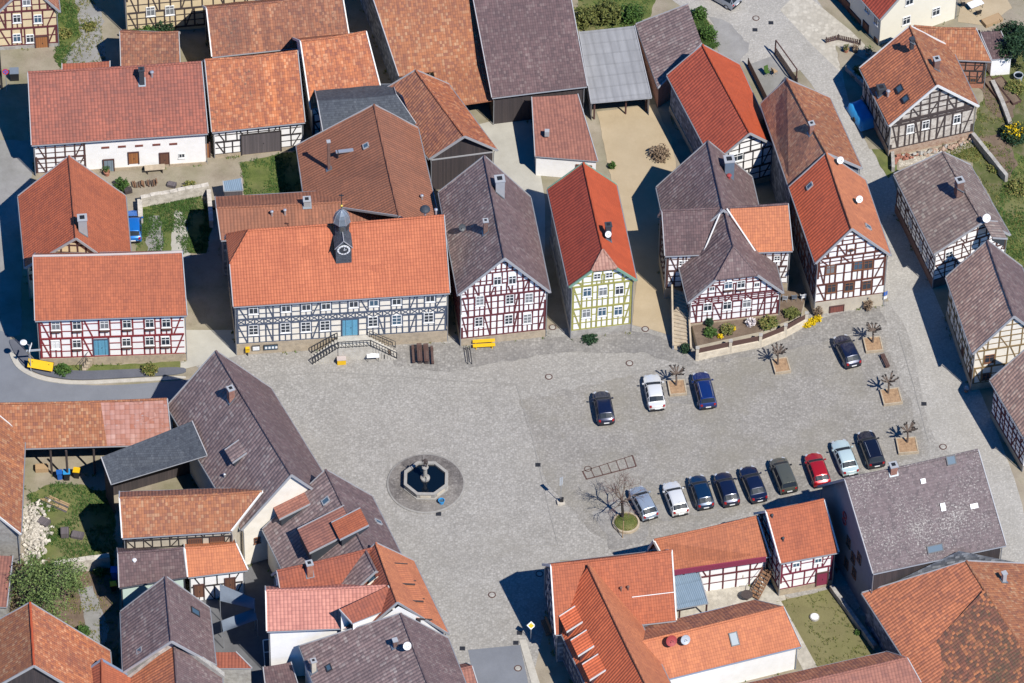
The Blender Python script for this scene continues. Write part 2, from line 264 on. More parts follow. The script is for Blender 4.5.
ground_mat('g_lawn', [(.3, (.135, .122, .055)), (.55, (.19, .172, .08)), (.8, (.24, .21, .11))], scale=.4, bump=.5, spots=((.13, .145, .04), .5))
ground_mat('g_pave', [(.3, (.42, .38, .31)), (.55, (.5, .46, .385)), (.8, (.55, .51, .43))], scale=.5, cob=2.5, cobdark=.2, bump=.2)
ground_mat('g_soil', [(.3, (.10, .07, .05)), (.6, (.19, .14, .1)), (.8, (.3, .24, .18))], scale=.9, bump=.9)
ground_mat('g_rubble', [(.3, (.33, .28, .21)), (.55, (.56, .51, .42)), (.8, (.72, .68, .58))], scale=.8, cob=5, bump=1.0)
ground_mat('g_patch', [(.3, (.21, .2, .19)), (.6, (.30, .29, .275)), (.8, (.34, .33, .31))], scale=.5, bump=.3, spots=((.14, .14, .1), .4))
ground_mat('g_garden', [(.3, (.04, .055, .02)), (.5, (.10, .11, .04)), (.62, (.19, .15, .10)), (.8, (.30, .25, .18))], scale=.55, bump=.9, spots=((.09, .12, .03), .6))
ground_mat('g_worn', [(.3, (.20, .187, .17)), (.55, (.295, .278, .255)), (.8, (.37, .35, .325))], scale=.8, cob=4.6, spots=((.33, .315, .29), .6))
ground_mat('g_shade_dark', [(.3, (.10, .10, .105)), (.6, (.15, .15, .155)), (.8, (.19, .19, .19))], scale=.5, bump=.3)  # dark yard paving: the yard's shade is put into the colour
ground_mat('g_court', [(.3, (.35, .33, .28)), (.6, (.44, .42, .36)), (.8, (.47, .45, .39))], scale=.4, bump=.2)
# ------------------------------------------------------------------ mesh builder
class MB:
    def __init__(s): s.v = []; s.f = []; s.m = []; s.uv = []; s.mats = []
    def mi(s, m):
        if m not in s.mats: s.mats.append(m)
        return s.mats.index(m)
    def face(s, pts, m, uv=None):
        k = len(s.v); pts = [Vector(p) for p in pts]; s.v += pts; s.f.append(list(range(k, k+len(pts)))); s.m.append(s.mi(m))
        if uv is None:
            nr = Vector((0, 0, 0))
            for i in range(len(pts)):
                nr += (pts[i]-pts[0]).cross(pts[(i+1) % len(pts)]-pts[0])
            nr = nr.normalized() if nr.length > 1e-9 else Vector((0, 0, 1))
            if abs(nr.z) > .92: uv = [(p.x, p.y) for p in pts]
            else:
                t = Vector((-nr.y, nr.x, 0)).normalized(); b = nr.cross(t); uv = [(p.dot(t), p.dot(b)) for p in pts]
        s.uv.append(uv)
    def solid(s, top, thick, m, mside=None, uv=None, d=(0, 0, -1)):
        d = Vector(d)*thick; top = [Vector(p) for p in top]; bot = [p+d for p in top]
        s.face(top, m, uv); s.face(bot[::-1], mside or m)
        for i in range(len(top)):
            j = (i+1) % len(top); s.face([top[j], top[i], bot[i], bot[j]], mside or m)
    def obox(s, c, ax, ay, az, m):
        c, ax, ay, az = map(Vector, (c, ax, ay, az))
        P = lambda i, j, k: c+ax*i+ay*j+az*k
        for q in (((-1,-1,1),(1,-1,1),(1,1,1),(-1,1,1)), ((-1,1,-1),(1,1,-1),(1,-1,-1),(-1,-1,-1)), ((-1,-1,-1),(1,-1,-1),(1,-1,1),(-1,-1,1)),
                  ((1,-1,-1),(1,1,-1),(1,1,1),(1,-1,1)), ((1,1,-1),(-1,1,-1),(-1,1,1),(1,1,1)), ((-1,1,-1),(-1,-1,-1),(-1,-1,1),(-1,1,1))):
            s.face([P(*t) for t in q], m)
    def box(s, c, size, m, rz=0):
        a = Vector((math.cos(rz), math.sin(rz), 0)); b = Vector((-a.y, a.x, 0)); s.obox(c, a*size[0]/2, b*size[1]/2, Vector((0, 0, size[2]/2)), m)
    def tube(s, pts, rad, m, n=8, caps=True):
        pts = [Vector(p) for p in pts]; rings = []
        if not isinstance(rad, (list, tuple)): rad = [rad]*len(pts)
        up = None
        for i, p in enumerate(pts):
            d = (pts[min(i+1, len(pts)-1)]-pts[max(i-1, 0)]).normalized()
            if up is None: up = Vector((1, 0, 0)) if abs(d.x) < .8 else Vector((0, 1, 0))
            a = (up-d*up.dot(d)).normalized(); up = a; b = d.cross(a)
            rings.append([p+(a*math.cos(2*math.pi*k/n)+b*math.sin(2*math.pi*k/n))*rad[i] for k in range(n)])
        for r0, r1 in zip(rings, rings[1:]):
            for k in range(n): s.face([r0[k], r0[(k+1) % n], r1[(k+1) % n], r1[k]], m)
        if caps: s.face(rings[0][::-1], m); s.face(rings[-1], m)
    def lathe(s, c, prof, m, n=16, ph=0):
        c = Vector(c); rings = [[c+Vector((r*math.cos(ph+2*math.pi*k/n), r*math.sin(ph+2*math.pi*k/n), z)) for k in range(n)] for r, z in prof]
        for r0, r1 in zip(rings, rings[1:]):
            for k in range(n): s.face([r0[k], r0[(k+1) % n], r1[(k+1) % n], r1[k]], m)
        if prof[0][0] > 1e-4: s.face(rings[0][::-1], m)
        if prof[-1][0] > 1e-4: s.face(rings[-1], m)
    def prism(s, poly, z0, z1, m, mtop=None):
        a = [Vector((p[0], p[1], z1)) for p in poly]
        ar = sum(a[i].x*a[(i+1) % len(a)].y-a[(i+1) % len(a)].x*a[i].y for i in range(len(a)))
        if ar < 0: a = a[::-1]
        b = [Vector((p.x, p.y, z0)) for p in a]
        for t in geometry.tessellate_polygon([a]):
            q = [a[i] for i in t]
            if (q[1]-q[0]).cross(q[2]-q[0]).z < 0: q = q[::-1]
            s.face(q, mtop or m)
        for i in range(len(a)):
            j = (i+1) % len(a); s.face([a[j], a[i], b[i], b[j]], m)
    def build(s, name, parent=None, loc=None, smooth=False, weld=False):
        me = bpy.data.meshes.new(name)
        off = Vector(loc) if loc is not None else (Vector(parent['o']) if parent is not None and 'o' in parent else Vector((0, 0, 0)))
        me.from_pydata([p-off for p in s.v], [], s.f)
        ul = me.uv_layers.new(name='UVMap')
        flat = [c for u in s.uv for c in u]
        for i, c in enumerate(flat): ul.data[i].uv = c
        for m in s.mats: me.materials.append(MATS[m])
        me.polygons.foreach_set('material_index', s.m)
        if weld or smooth:
            bm = bmesh.new(); bm.from_mesh(me); bmesh.ops.remove_doubles(bm, verts=bm.verts, dist=.0005); bm.to_mesh(me); bm.free()
        if smooth: me.polygons.foreach_set('use_smooth', [True]*len(me.polygons))
        me.update()
        o = bpy.data.objects.new(name, me); COL.objects.link(o)
        if loc is not None and parent is None: o.location = loc
        if parent is not None: o.parent = parent
        return o
def thing(name, label, cat, loc=(0, 0, 0), rz=0, group=None, world_coords=False):
    o = bpy.data.objects.new(name, None); COL.objects.link(o); o.empty_display_size = .5
    o.location = loc; o.rotation_euler = (0, 0, rz); o['label'] = label; o['category'] = cat
    if group: o['group'] = group
    if world_coords: o['o'] = list(loc)
    return o
def sub(parent, child):          # children of parts built in the same coordinates
    if 'o' in parent: child['o'] = parent['o']
    return child
def tag(o, label, cat, group=None):
    o['label'] = label; o['category'] = cat
    if group: o['group'] = group
    return o
def part(mb, name, parent, **k):
    if 'o' in parent:
        o = mb.build(name, None, Vector(parent['o']), **k); o.location = (0, 0, 0); o.parent = parent; o['o'] = parent['o']
    else: o = mb.build(name, parent, **k)
    return o
def copy_tree(o, parent=None):
    c = o.copy(); COL.objects.link(c); c.parent = parent
    for ch in list(o.children): copy_tree(ch, c)
    return c
def structure(mb, name, kind='structure', **k):
    o = mb.build(name, **k); o['kind'] = kind; return o
V = Vector
def clip_in(p, d, poly):
    """parameter range [t0,t1] of p+t*d (t in 0..1) inside a convex ccw polygon"""
    t0, t1 = 0.0, 1.0
    for i in range(len(poly)):
        a, b = poly[i], poly[(i+1) % len(poly)]; nx, ny = -(b[1]-a[1]), b[0]-a[0]
        num = (p[0]-a[0])*nx+(p[1]-a[1])*ny; den = d[0]*nx+d[1]*ny
        if abs(den) < 1e-9:
            if num < 0: return None
        else:
            t = -num/den
            if den > 0: t0 = max(t0, t)
            else: t1 = min(t1, t)
    return (t0, t1) if t1-t0 > 1e-4 else None

# ------------------------------------------------------------------ buildings
class Facade:
    def __init__(s, P0, P1, poly, base):
        s.P0 = V((P0[0], P0[1], 0)); d = V((P1[0]-P0[0], P1[1]-P0[1], 0)); s.L = d.length; s.d = d.normalized(); s.n = V((s.d.y, -s.d.x, 0)); s.poly = poly
    def at(s, a, z, out=0): return s.P0+s.d*a+s.n*out+V((0, 0, z))
def inset(poly, w):
    # convex ccw polygon inset
    n = len(poly); lines = []
    for i in range(n):
        a, b = poly[i], poly[(i+1) % n]; L = math.hypot(b[0]-a[0], b[1]-a[1])
        if L < 1e-6: continue
        nx, ny = -(b[1]-a[1])/L, (b[0]-a[0])/L; lines.append(((a[0]+nx*w, a[1]+ny*w), (b[0]-a[0], b[1]-a[1])))
    out = []
    for i in range(len(lines)):
        (p, d), (q, e) = lines[i-1], lines[i]; den = d[0]*e[1]-d[1]*e[0]
        if abs(den) < 1e-9: out.append(q); continue
        t = ((q[0]-p[0])*e[1]-(q[1]-p[1])*e[0])/den; out.append((p[0]+d[0]*t, p[1]+d[1]*t))
    return out
def timber_facade(mb, F, levels, T, wins, style_rng, lattice=None, srange=None):
    m, w = T['m'], T.get('w', .2); ins = inset(F.poly, w*.5); rects = []
    for (a, z, ww, hh) in wins: rects.append([(a-ww/2, z-hh/2), (a+ww/2, z-hh/2), (a+ww/2, z+hh/2), (a-ww/2, z+hh/2)])
    zt = max(p[1] for p in F.poly)
    s_lo, s_hi = srange if srange else (0, F.L)
    if srange: ins = [(max(s_lo, min(s_hi, x)), y) for x, y in ins]
    def beam(a0, z0, a1, z1, bw, out=.05, poly=None, cut=True):
        poly = poly or ins; q_ = min(.035, bw*.2); a0 += style_rng.uniform(-q_, q_); a1 += style_rng.uniform(-q_, q_); z0 += style_rng.uniform(-q_, q_); z1 += style_rng.uniform(-q_, q_)
        p, d = (a0, z0), (a1-a0, z1-z0); t = clip_in(p, d, poly)
        if not t: return
        segs = [t]
        if cut:
            for r in rects:
                c = clip_in(p, d, r)
                if c:
                    ns = []
                    for (u, v) in segs:
                        if c[0] > u: ns.append((u, min(v, c[0])))
                        if c[1] < v: ns.append((max(u, c[1]), v))
                    segs = [q for q in ns if q[1]-q[0] > 1e-3]
        L = math.hypot(*d)
        if L < 1e-6: return
        for (u, v) in segs:
            if (v-u)*L < .06: continue
            c = ((u+v)/2); ca, cz = a0+d[0]*c, z0+d[1]*c; h = (v-u)*L/2
            du = F.d*(d[0]/L)+V((0, 0, d[1]/L)); dw = du.cross(F.n)
            j = out+style_rng.uniform(-.006, .006)
            mb.obox(F.at(ca, cz, (j-.04)/2), du*(h+bw*.12), dw*bw/2, F.n*((j+.04)/2), m)
    lv = list(levels)
    top = lv[-1]
    while zt-top > 1.0:
        top += 1.75 if zt-top > 3 else max(1.0, (zt-top)*.55)
        if zt-top > .45: lv.append(top)
        else: break
    beam(s_lo+w/2, lv[0], s_lo+w/2, levels[-1], w*1.15); beam(s_hi-w/2, lv[0], s_hi-w/2, levels[-1], w*1.15)
    n = len(F.poly)
    for i in range(n):            # rafters along the rake
        a, b = ins[i], ins[(i+1) % n]
        if min(a[1], b[1]) > levels[-1]-1.0 and abs(a[1]-b[1]) > .3: beam(a[0], a[1], b[0], b[1], w*.9, .055, poly=inset(F.poly, w*.3))
    for i, z in enumerate(lv):
        beam(s_lo, z, s_hi, z, w*(1.25 if i < len(levels) else .9), .07 if i and i < len(levels) else .055)
    nl = len(lv)
    for i in range(nl):
        z0 = lv[i]; z1 = lv[i+1] if i+1 < nl else zt
        if z1-z0 < .4: continue
        if lattice and abs(z0-lattice[0]) < .01:
            k = int((s_hi-s_lo)/.95); cw = (s_hi-s_lo)/k
            for q in range(k):
                a = s_lo+q*cw; beam(a, z0, a, z1, w*.8)
                beam(a, z0, a+cw, z1, w*.6, .045); beam(a, z1, a+cw, z0, w*.6, .042)
            continue
        span = [F.L*.0+s_lo, s_hi]; mid = (z0+z1)/2
        marks = []
        for (a, z, ww, hh) in wins:
            if z0 < z < z1 and s_lo < a < s_hi: marks += [a-ww/2-w*.45, a+ww/2+w*.45]
        xs = sorted(marks+[s_lo+w/2, s_hi-w/2]); posts = list(marks)
        post = T.get('post', 1.1)
        for a, b in zip(xs, xs[1:]):
            g = b-a; isw = any(a < q[0] < b and z0 < q[1] < z1 for q in wins)
            if isw: continue
            k = max(1, round(g/post))
            for q in range(1, k): posts.append(a+g*q/k)
        posts.sort()
        for a in posts: beam(a, z0, a, z1, w*style_rng.uniform(.75, .95))
        if i < len(levels)-1 or z1-z0 > 1.2:
            r = T.get('rails', 2)
            for q in range(1, r+1):
                z = z0+(z1-z0)*q/(r+1)
                if i >= len(levels)-1 and q > 1: continue
                beam(s_lo, z, s_hi, z, w*.62, .042)
        else:
            beam(s_lo, mid, s_hi, mid, w*.6, .042)
        for (a, z, ww, hh) in wins:        # short posts under windows
            if z0 < z < z1 and s_lo < a < s_hi and z-hh/2-z0 > .35 and ww > .6: beam(a, z0, a, z-hh/2, w*.6)
        # braces
        allp = sorted([s_lo+w/2]+posts+[s_hi-w/2]); gaps = [(a, b) for a, b in zip(allp, allp[1:]) if not any(a < q[0] < b and z0 < q[1] < z1 for q in wins) and b-a > .45]
        br = T.get('brace', 1)
        if gaps and i < len(levels):
            pick = [gaps[0], gaps[-1]]
            if br > 1 or len(gaps) > 6: pick += gaps[2:-2:3 if br < 2 else 2]
            for q, (a, b) in enumerate(pick):
                cmid = (a+b)/2; left = cmid < (s_lo+s_hi)/2
                dx = min(b-a, 1.0)
                if left: beam(a+.05, z1, a+dx, z0, w*.75, .048) if q % 2 == 0 else beam(a+.05, z0, a+dx, z1, w*.75, .048)
                else: beam(b-.05, z1, b-dx, z0, w*.75, .048) if q % 2 else beam(b-.05, z0, b-dx, z1, w*.75, .048)
WIN_OUT = .0
def add_window(root, F, a, z, w, h, kind):
    if kind == 'slit':
        mb = MB(); mb.obox(F.at(a, z, .02), F.d*w/2, V((0, 0, h/2)), F.n*.03, 'door_brick'); part(mb, 'vent_slit', root); return
    if kind == 'oval':
        mb = MB(); c = F.at(a, z, .03)
        ring = [c+F.d*(w/2*math.cos(t*math.pi/8))+V((0, 0, h/2*math.sin(t*math.pi/8))) for t in range(16)]
        mb.solid([p+F.n*.05 for p in ring], .08, 'frame_brown', d=-F.n); o = part(mb, 'window', root)
        g = MB(); g.solid([c+(p-c)*.62+F.n*.06 for p in ring], .02, 'pane', d=-F.n); part(g, 'pane', o); return
    fm = 'frame_brown' if kind == 'brown' else ('frame_brown' if kind in ('dark', 'grid') else 'paint_white')
    mb = MB(); t = .085 if kind != 'grid' else .05; dp = .05
    def bar(a0, z0, a1, z1, tt, out=.075): mb.obox(F.at((a0+a1)/2, (z0+z1)/2, out/2-.01), F.d*(abs(a1-a0)/2+(tt/2 if a0 == a1 else 0)), V((0, 0, abs(z1-z0)/2+(tt/2 if z0 == z1 else 0))), F.n*(out/2+.01), fm)
    x0, x1, y0, y1 = a-w/2+t/2, a+w/2-t/2, z-h/2+t/2, z+h/2-t/2
    bar(x0, y0, x0, y1, t); bar(x1, y0, x1, y1, t); bar(x0, y0, x1, y0, t, .08); bar(x0, y1, x1, y1, t, .08)
    if kind == 'grid':
        for q in range(1, 6): bar(x0+(x1-x0)*q/6, y0, x0+(x1-x0)*q/6, y1, .04, .06)
        for q in range(1, 4): bar(x0, y0+(y1-y0)*q/4, x1, y0+(y1-y0)*q/4, .04, .058)
    elif w > .55:
        bar(a, y0, a, y1, .06, .068); zc = z+h*.17 if h > 1.0 else z
        if h > .7: bar(x0, zc, x1, zc, .055, .07)
        if h > 1.4: bar(x0, z-h*.16, x1, z-h*.16, .03, .064)
    o = part(mb, 'window', root)
    g = MB(); r = rnd.random()
    gm = 'pane' if kind in ('dark', 'grid') or r < .62 else ('pane_sky' if r < .8 else 'pane_curtain')
    if kind == 'shut': gm = 'paint_white'
    g.obox(F.at(a, z, .018), F.d*(w/2-t*.8), V((0, 0, h/2-t*.8)), F.n*.02, gm); part(g, 'pane', o)
    sl = MB(); sl.obox(F.at(a, z-h/2-.03, .06), F.d*(w/2+.05), V((0, 0, .03)), F.n*.08, fm); part(sl, 'sill', o)
    if kind == 'box':
        bx = MB(); bx.obox(F.at(a, z-h/2-.2, .14), F.d*(w/2), V((0, 0, .11)), F.n*.1, 'bench_brown'); part(bx, 'window_box', o)
def add_door(root, F, a, z, w, h, mat, out=0):
    F0 = F; F = Facade(F0.at(0, 0, out), F0.at(F0.L, 0, out), F0.poly, 0)
    mb = MB(); mb.obox(F.at(a, z, .02), F.d*(w/2), V((0, 0, h/2)), F.n*.03, mat)
    if mat == 'door_blue':
        for q in (-1, 1):
            for zz in (-.22, .24): mb.obox(F.at(a+q*w*.24, z+zz*h, .055), F.d*w*.17, V((0, 0, h*.16)), F.n*.012, mat)
    if mat == 'door_blue2':
        for q in (-1, 1): mb.obox(F.at(a+q*w*.22, z+h*.25, .055), F.d*w*.1, V((0, 0, h*.14)), F.n*.012, 'pane')
    o = part(mb, 'gate' if w > 3 else 'door', root)
    fr = MB(); fm = {'door_blue': 'beam_blue', 'plank_grey': 'beam_black'}.get(mat, 'beam_brown')
    for q in (-1, 1): fr.obox(F.at(a+q*(w/2+.06), z, .04), F.d*.06, V((0, 0, h/2+.06)), F.n*.05, fm)
    fr.obox(F.at(a, z+h/2+.07, .045), F.d*(w/2+.12), V((0, 0, .07)), F.n*.055, fm); part(fr, 'door_frame', o)
    hd = MB(); hd.obox(F.at(a+w*.06, z-.05, .075), F.d*.03, V((0, 0, .08)), F.n*.02, 'metal_dark'); part(hd, 'handle', o)
def roof_uv(pts, A, B):
    e = (B-A); e.normalize(); nr = (pts[1]-pts[0]).cross(pts[2]-pts[0]).normalized()
    if nr.z < 0: nr = -nr
    w = nr.cross(e); w = w.normalized()
    if w.z < 0: w = -w
    return [((p).dot(e), (p-A).dot(w)+50) for p in pts], nr
def sag(mb, quad, m, A, B, nu, nv, amp, seed, thick):
    """a slope as a gently uneven grid slab: quad = ridge A, ridge B, eave B, eave A"""
    a, b, c, d = quad; P = {}
    for i in range(nu+1):
        for j in range(nv+1):
            u, v = i/nu, j/nv; p = (a*(1-u)+b*u)*(1-v)+(d*(1-u)+c*u)*v
            e = amp*mnoise.noise(V((p.x*.35+seed, p.y*.35, p.z*.3)))+amp*.5*mnoise.noise(V((p.x*1.1+seed, p.y*1.1, 0)))
            if j == 0: e *= .5
            P[i, j] = p+V((0, 0, e-amp*1.2*math.sin(math.pi*u)*(1-v)))
    for i in range(nu):
        for j in range(nv):
            q = [P[i, j], P[i+1, j], P[i+1, j+1], P[i, j+1]]; uv, nr = roof_uv(q, A, B)
            if (q[1]-q[0]).cross(q[2]-q[0]).z < 0: q = q[::-1]; uv = uv[::-1]
            mb.face(q, m, uv)
    dn = V((0, 0, -thick)); E = [P[i, 0] for i in range(nu+1)]+[P[nu, j] for j in range(1, nv+1)]+[P[i, nv] for i in range(nu-1, -1, -1)]+[P[0, j] for j in range(nv-1, 0, -1)]
    for p, q in zip(E, E[1:]+E[:1]): mb.face([p, q, q+dn, p+dn], m)
    bq = [P[0, 0]+dn, P[nu, 0]+dn, P[nu, nv]+dn, P[0, nv]+dn]
    if (bq[1]-bq[0]).cross(bq[2]-bq[0]).z > 0: bq = bq[::-1]
    mb.face(bq, m); return P

def lerp(a, b, t): return a+(b-a)*t
SIDES = {'A': ('AL', 'AR'), 'R': ('AR', 'BR'), 'B': ('BR', 'BL'), 'L': ('BL', 'AL')}
def build_house(D, idx):
    if 'quad' in D: return build_shed(D, idx)
    p = {k: V(v) for k, v in D['p'].items()}; A, B = p['A'], p['B']; base = (A+B)/2; base.z = 0
    root = thing(D['name'], D['label'], D['cat'], base, world_coords=True)
    ow, oe = D.get('ow', .4), D.get('oe', .3); TH = .16
    c = {}
    for e, o in (('A', 'B'), ('B', 'A')):
        for s in 'LR':
            E = V((p[e+s].x, p[e+s].y, 0)); u = V((p[o+s].x, p[o+s].y, 0))-E; u.normalize(); v = V((p[e].x, p[e].y, 0))-E; W = v.length; v.normalize()
            c[e+s] = E+u*oe+v*min(ow, W*.3)
    hip = D.get('hip'); roofL, roofR = D['roof']
    def zroof(pt, s):
        eA, eB = p['A'+s], p['B'+s]; a, b = .5, .5
        f = lambda a, b: lerp(lerp(A, B, a), lerp(eA, eB, a), b)
        for _ in range(8):
            q = f(a, b); ua = f(a+.01, b)-q; ub = f(a, b+.01)-q; rx, ry = pt.x-q.x, pt.y-q.y; det = (ua.x*ub.y-ua.y*ub.x) or 1e-9
            a += .01*(rx*ub.y-ry*ub.x)/det; b += .01*(ua.x*ry-ua.y*rx)/det
        return f(max(-.1, min(1.1, a)), max(-.1, min(1.1, b))).z
    # --- roof
    rb = MB(); amp = D.get('amp', .13 if 'old' in roofR or 'brown' in roofR else .085)
    for s, m in (('L', roofL), ('R', roofR)):
        eA, eB = p['A'+s], p['B'+s]; rA = A
        if hip:
            t, f = hip; Ah = lerp(A, B, min(.6, t/(B-A).length)); hp = lerp(A, eA, f)
            fB = (Ah-A).length/(B-A).length; mid_e = lerp(eA, eB, fB)
            sag(rb, [Ah, B, eB, mid_e], m, A, B, max(2, int((B-A).length/1.5)), 5, amp, idx*3.1, TH)
            tri = [Ah, mid_e, eA, hp]; uv, _ = roof_uv(tri, A, B)
            if (tri[1]-tri[0]).cross(tri[2]-tri[0]).z < 0: tri = tri[::-1]; uv = uv[::-1]
            rb.solid(tri, TH, m, uv=uv)
        else:
            cuts = [(0, m)]
            for (sd, t, m2) in D.get('split', []):
                if sd == s: cuts.append((t, m2))
            for q, (t0, mm) in enumerate(cuts):
                t1 = cuts[q+1][0] if q+1 < len(cuts) else 1
                sag(rb, [lerp(A, B, t0), lerp(A, B, t1), lerp(eA, eB, t1), lerp(eA, eB, t0)], mm, A, B, max(2, int((B-A).length*(t1-t0)/1.2)), 6, amp, idx*3.1, TH)
    if hip:
        t, f = hip; Ah = lerp(A, B, min(.6, t/(B-A).length)); hl, hr_ = lerp(A, p['AL'], f), lerp(A, p['AR'], f)
        out = (A-B); out.z = 0; out.normalize()
        tri = [Ah, hl+out*.06, hr_+out*.06]; uv, _ = roof_uv(tri, hl, hr_)
        if (tri[1]-tri[0]).cross(tri[2]-tri[0]).z < 0: tri = tri[::-1]; uv = uv[::-1]
        rb.solid([q+V((0, 0, .03)) for q in tri], TH, D.get('hipmat', roofR), uv=uv)
    if 'ext' in D:      # lower extension of one slope
        s, t0, t1, drun, dz = D['ext']; eA, eB = p['A'+s], p['B'+s]; u = (eB-eA).normalized(); n2 = V((u.y, -u.x, 0)) * (1 if s == 'R' else -1)
        sl = (A.z-eA.z)/max(.1, (V((A.x, A.y, 0))-V((eA.x, eA.y, 0))).length)
        a, b = lerp(eA, eB, t0), lerp(eA, eB, t1); run = drun
        q = [a, b, b+n2*run+V((0, 0, dz)), a+n2*run+V((0, 0, dz))]
        sag(rb, q, roofR, A, B, 6, 3, .04, idx, TH)
        for t in (.3, .95):
            pm = MB(); e = lerp(q[3], q[2], t)-n2*.3; pm.tube([(e.x, e.y, 0), (e.x, e.y, e.z-.1)], .11, 'beam_dark'); part(pm, 'post', root)
    roof = part(rb, 'roof', root)
    # ridge cap
    if not D.get('noridge'):
        rc = MB(); rm = D.get('ridge', roofR); Rs = lerp(A, B, min(.6, hip[0]/(B-A).length)) if hip else A
        K = 10; rp = [lerp(Rs, B, q/K)+V((0, 0, .02-amp*1.2*math.sin(math.pi*((Rs-A).length+(B-Rs).length*q/K)/(B-A).length))) for q in range(K+1)]
        rc.tube(rp, .13, rm, 8)
        if hip:
            for s in 'LR': rc.tube([Rs+V((0, 0, .03)), lerp(A, p['A'+s], hip[1])+V((0, 0, .04))], .11, D.get('hipmat', rm), 6)
        part(rc, 'ridge_cap', roof)
    # gutters and verge boards
    gm = D.get('gutter', 'gutter_grey')
    for s in 'LR':
        g = MB(); a, b = p['A'+s], p['B'+s]; n2 = (V((a.x, a.y, 0))-V((A.x, A.y, 0))).normalized()
        off = n2*.05+V((0, 0, -.13)); g.tube([a+off, lerp(a, b, .5)+off+V((0, 0, .02)), b+off], .075, gm, 6)
        if not (D.get('ext') and s == 'R'): part(g, 'gutter', root)
    if 'barge' in D or True:
        bm_ = D.get('barge', 'trim_grey')
        for e, o in (('A', 'B'), ('B', 'A')):
            if e in D.get('noverge', ''): continue
            out = (p[e]-p[o]); out.z = 0; out.normalize()
            for s in 'LR':
                a, b = p[e], p[e+s]
                if hip and e == 'A': a = lerp(A, b, hip[1])
                d = (b-a).normalized(); up = V((0, 0, 1)); up = (up-d*up.dot(d)).normalized()
                wd = .14 if bm_ == 'gutter_blue' else (.065 if bm_ in ('trim_white', 'trim_green') else .045)
                bg_ = MB(); bg_.obox((a+b)/2+out*.03-up*.05, d*(b-a).length/2, up*.13, out*wd, bm_); part(bg_, 'verge_board', roof)
    if 'parapet' in D:
        for s in 'LR':
            pp = MB(); a, b = B, p['B'+s]; d = (b-a).normalized(); out = (B-A); out.z = 0; out.normalize(); up = V((0, 0, 1)); up = (up-d*up.dot(d)).normalized()
            pp.obox((a+b)/2+up*.15, d*(b-a).length/2, up*.28, out*.3, D['parapet']); part(pp, 'parapet', root)
    # --- walls
    facs = {}; wb = MB(); tops = {}
    for k in ('AL', 'AR', 'BL', 'BR'): tops[k] = zroof(c[k], k[1])-TH-.02
    for sd, (a, b) in SIDES.items():
        P0, P1 = c[a], c[b]; L = (P1-P0).length; poly = [(0, 0), (L, 0), (L, tops[b])]
        if sd in 'AB':
            e = sd; d = (P1-P0).normalized(); n2 = V((d.y, -d.x, 0))
            rp = p[e]; u = (B-A); u.z = 0; u.normalize()
            # ridge line hit with the facade plane
            t = ((P0-V((rp.x, rp.y, 0))).dot(n2))/(u.dot(n2)); rpt = V((rp.x, rp.y, 0))+u*t; sa = max(.05, min(L-.05, (rpt-P0).dot(d))); zr = A.z-TH-.04 if e == 'A' else B.z-TH-.04
            if hip and e == 'A':
                zc = zr-(zr-(tops[a]+tops[b])/2)*hip[1]*.98
                poly += [(sa+(L-sa)*hip[1]*.97, zc), (sa-sa*hip[1]*.97, zc)]
            else: poly += [(sa, zr)]
        poly += [(0, tops[a])]
        F = Facade(P0, P1, poly, 0); facs[sd] = F
        if sd in D.get('open', []): continue
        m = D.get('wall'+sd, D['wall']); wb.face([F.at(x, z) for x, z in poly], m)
    wall = part(wb, 'wall', root)
    if 'plinth' in D:
        h, m = D['plinth']; pb = MB()
        for sd in 'ARBL':
            F = facs[sd]
            if sd in D.get('open', []): continue
            pb.obox(F.at(F.L/2, h/2-.03, .0), F.d*(F.L/2+.07), V((0, 0, h/2+.03)), F.n*.09, m)
        part(pb, 'plinth', root)
    T = D.get('timber')
    if T:
        tb = MB(); rr = random.Random(idx*17+3)
        for sd, lv in T['sides'].items():
            F = facs[sd]; ws = [(w[0], w[1], w[2], w[3]) for w in D.get('win', {}).get(sd, [])]+[(w[0], w[1], w[2], w[3]) for w in D.get('door', {}).get(sd, [])]
            rng = T.get('range', {}).get(sd); lv = [min(z, tops[SIDES[sd][0]]-.1) for z in lv]
            timber_facade(tb, F, lv, T, ws, rr, T.get('lattice', {}).get(sd), rng)
        part(tb, 'timber_frame', root)
    if D.get('gband'):
        F = facs['A']; g = MB(); g.obox(F.at(F.L/2, tops['AL']-.6, .03), F.d*F.L/2, V((0, 0, .08)), F.n*.04, 'trim_grey'); part(g, 'gable_band', root)
    for sd, L in D.get('win', {}).items():
        for w in L: add_window(root, facs[sd], *w)
    for sd, L in D.get('door', {}).items():
        for w in L: add_door(root, facs[sd], *w, out=.085 if 'plinth' in D and w[1]-w[3]/2 < D['plinth'][0]-.2 else 0)
    if 'fascia' in D:
        F = facs['R']; g = MB(); g.obox(F.at(F.L/2, tops['AR']-.75, .45), F.d*F.L/2, V((0, 0, .35)), F.n*.06, D['fascia']); g.obox(F.at(F.L/2, tops['AR']-1.1, .25), F.d*F.L/2, V((0, 0, .05)), F.n*.25, D['fascia']); part(g, 'balcony_front', root)
    for (x, y) in D.get('postsxy', []):
        g = MB(); g.tube([(x, y, 0), (x, y, p['AR'].z-.1)], .12, 'beam_dark', 6); part(g, 'post', root)
    if 'emblemsz' in D:
        sd, (a, z) = D['emblemsz']; F = facs[sd]; g = MB()
        for dz in (.42, -.42):
            g.tube([F.at(a+.38*math.cos(t*math.pi/8), z+dz+.42*math.sin(t*math.pi/8), .06) for t in range(17)], .085, 'paint_red', 6, False)
        part(g, 'ring_emblem', root)
    for it in D.get('roofitems', []): roof_item(root, roof, D, p, it, A, B)
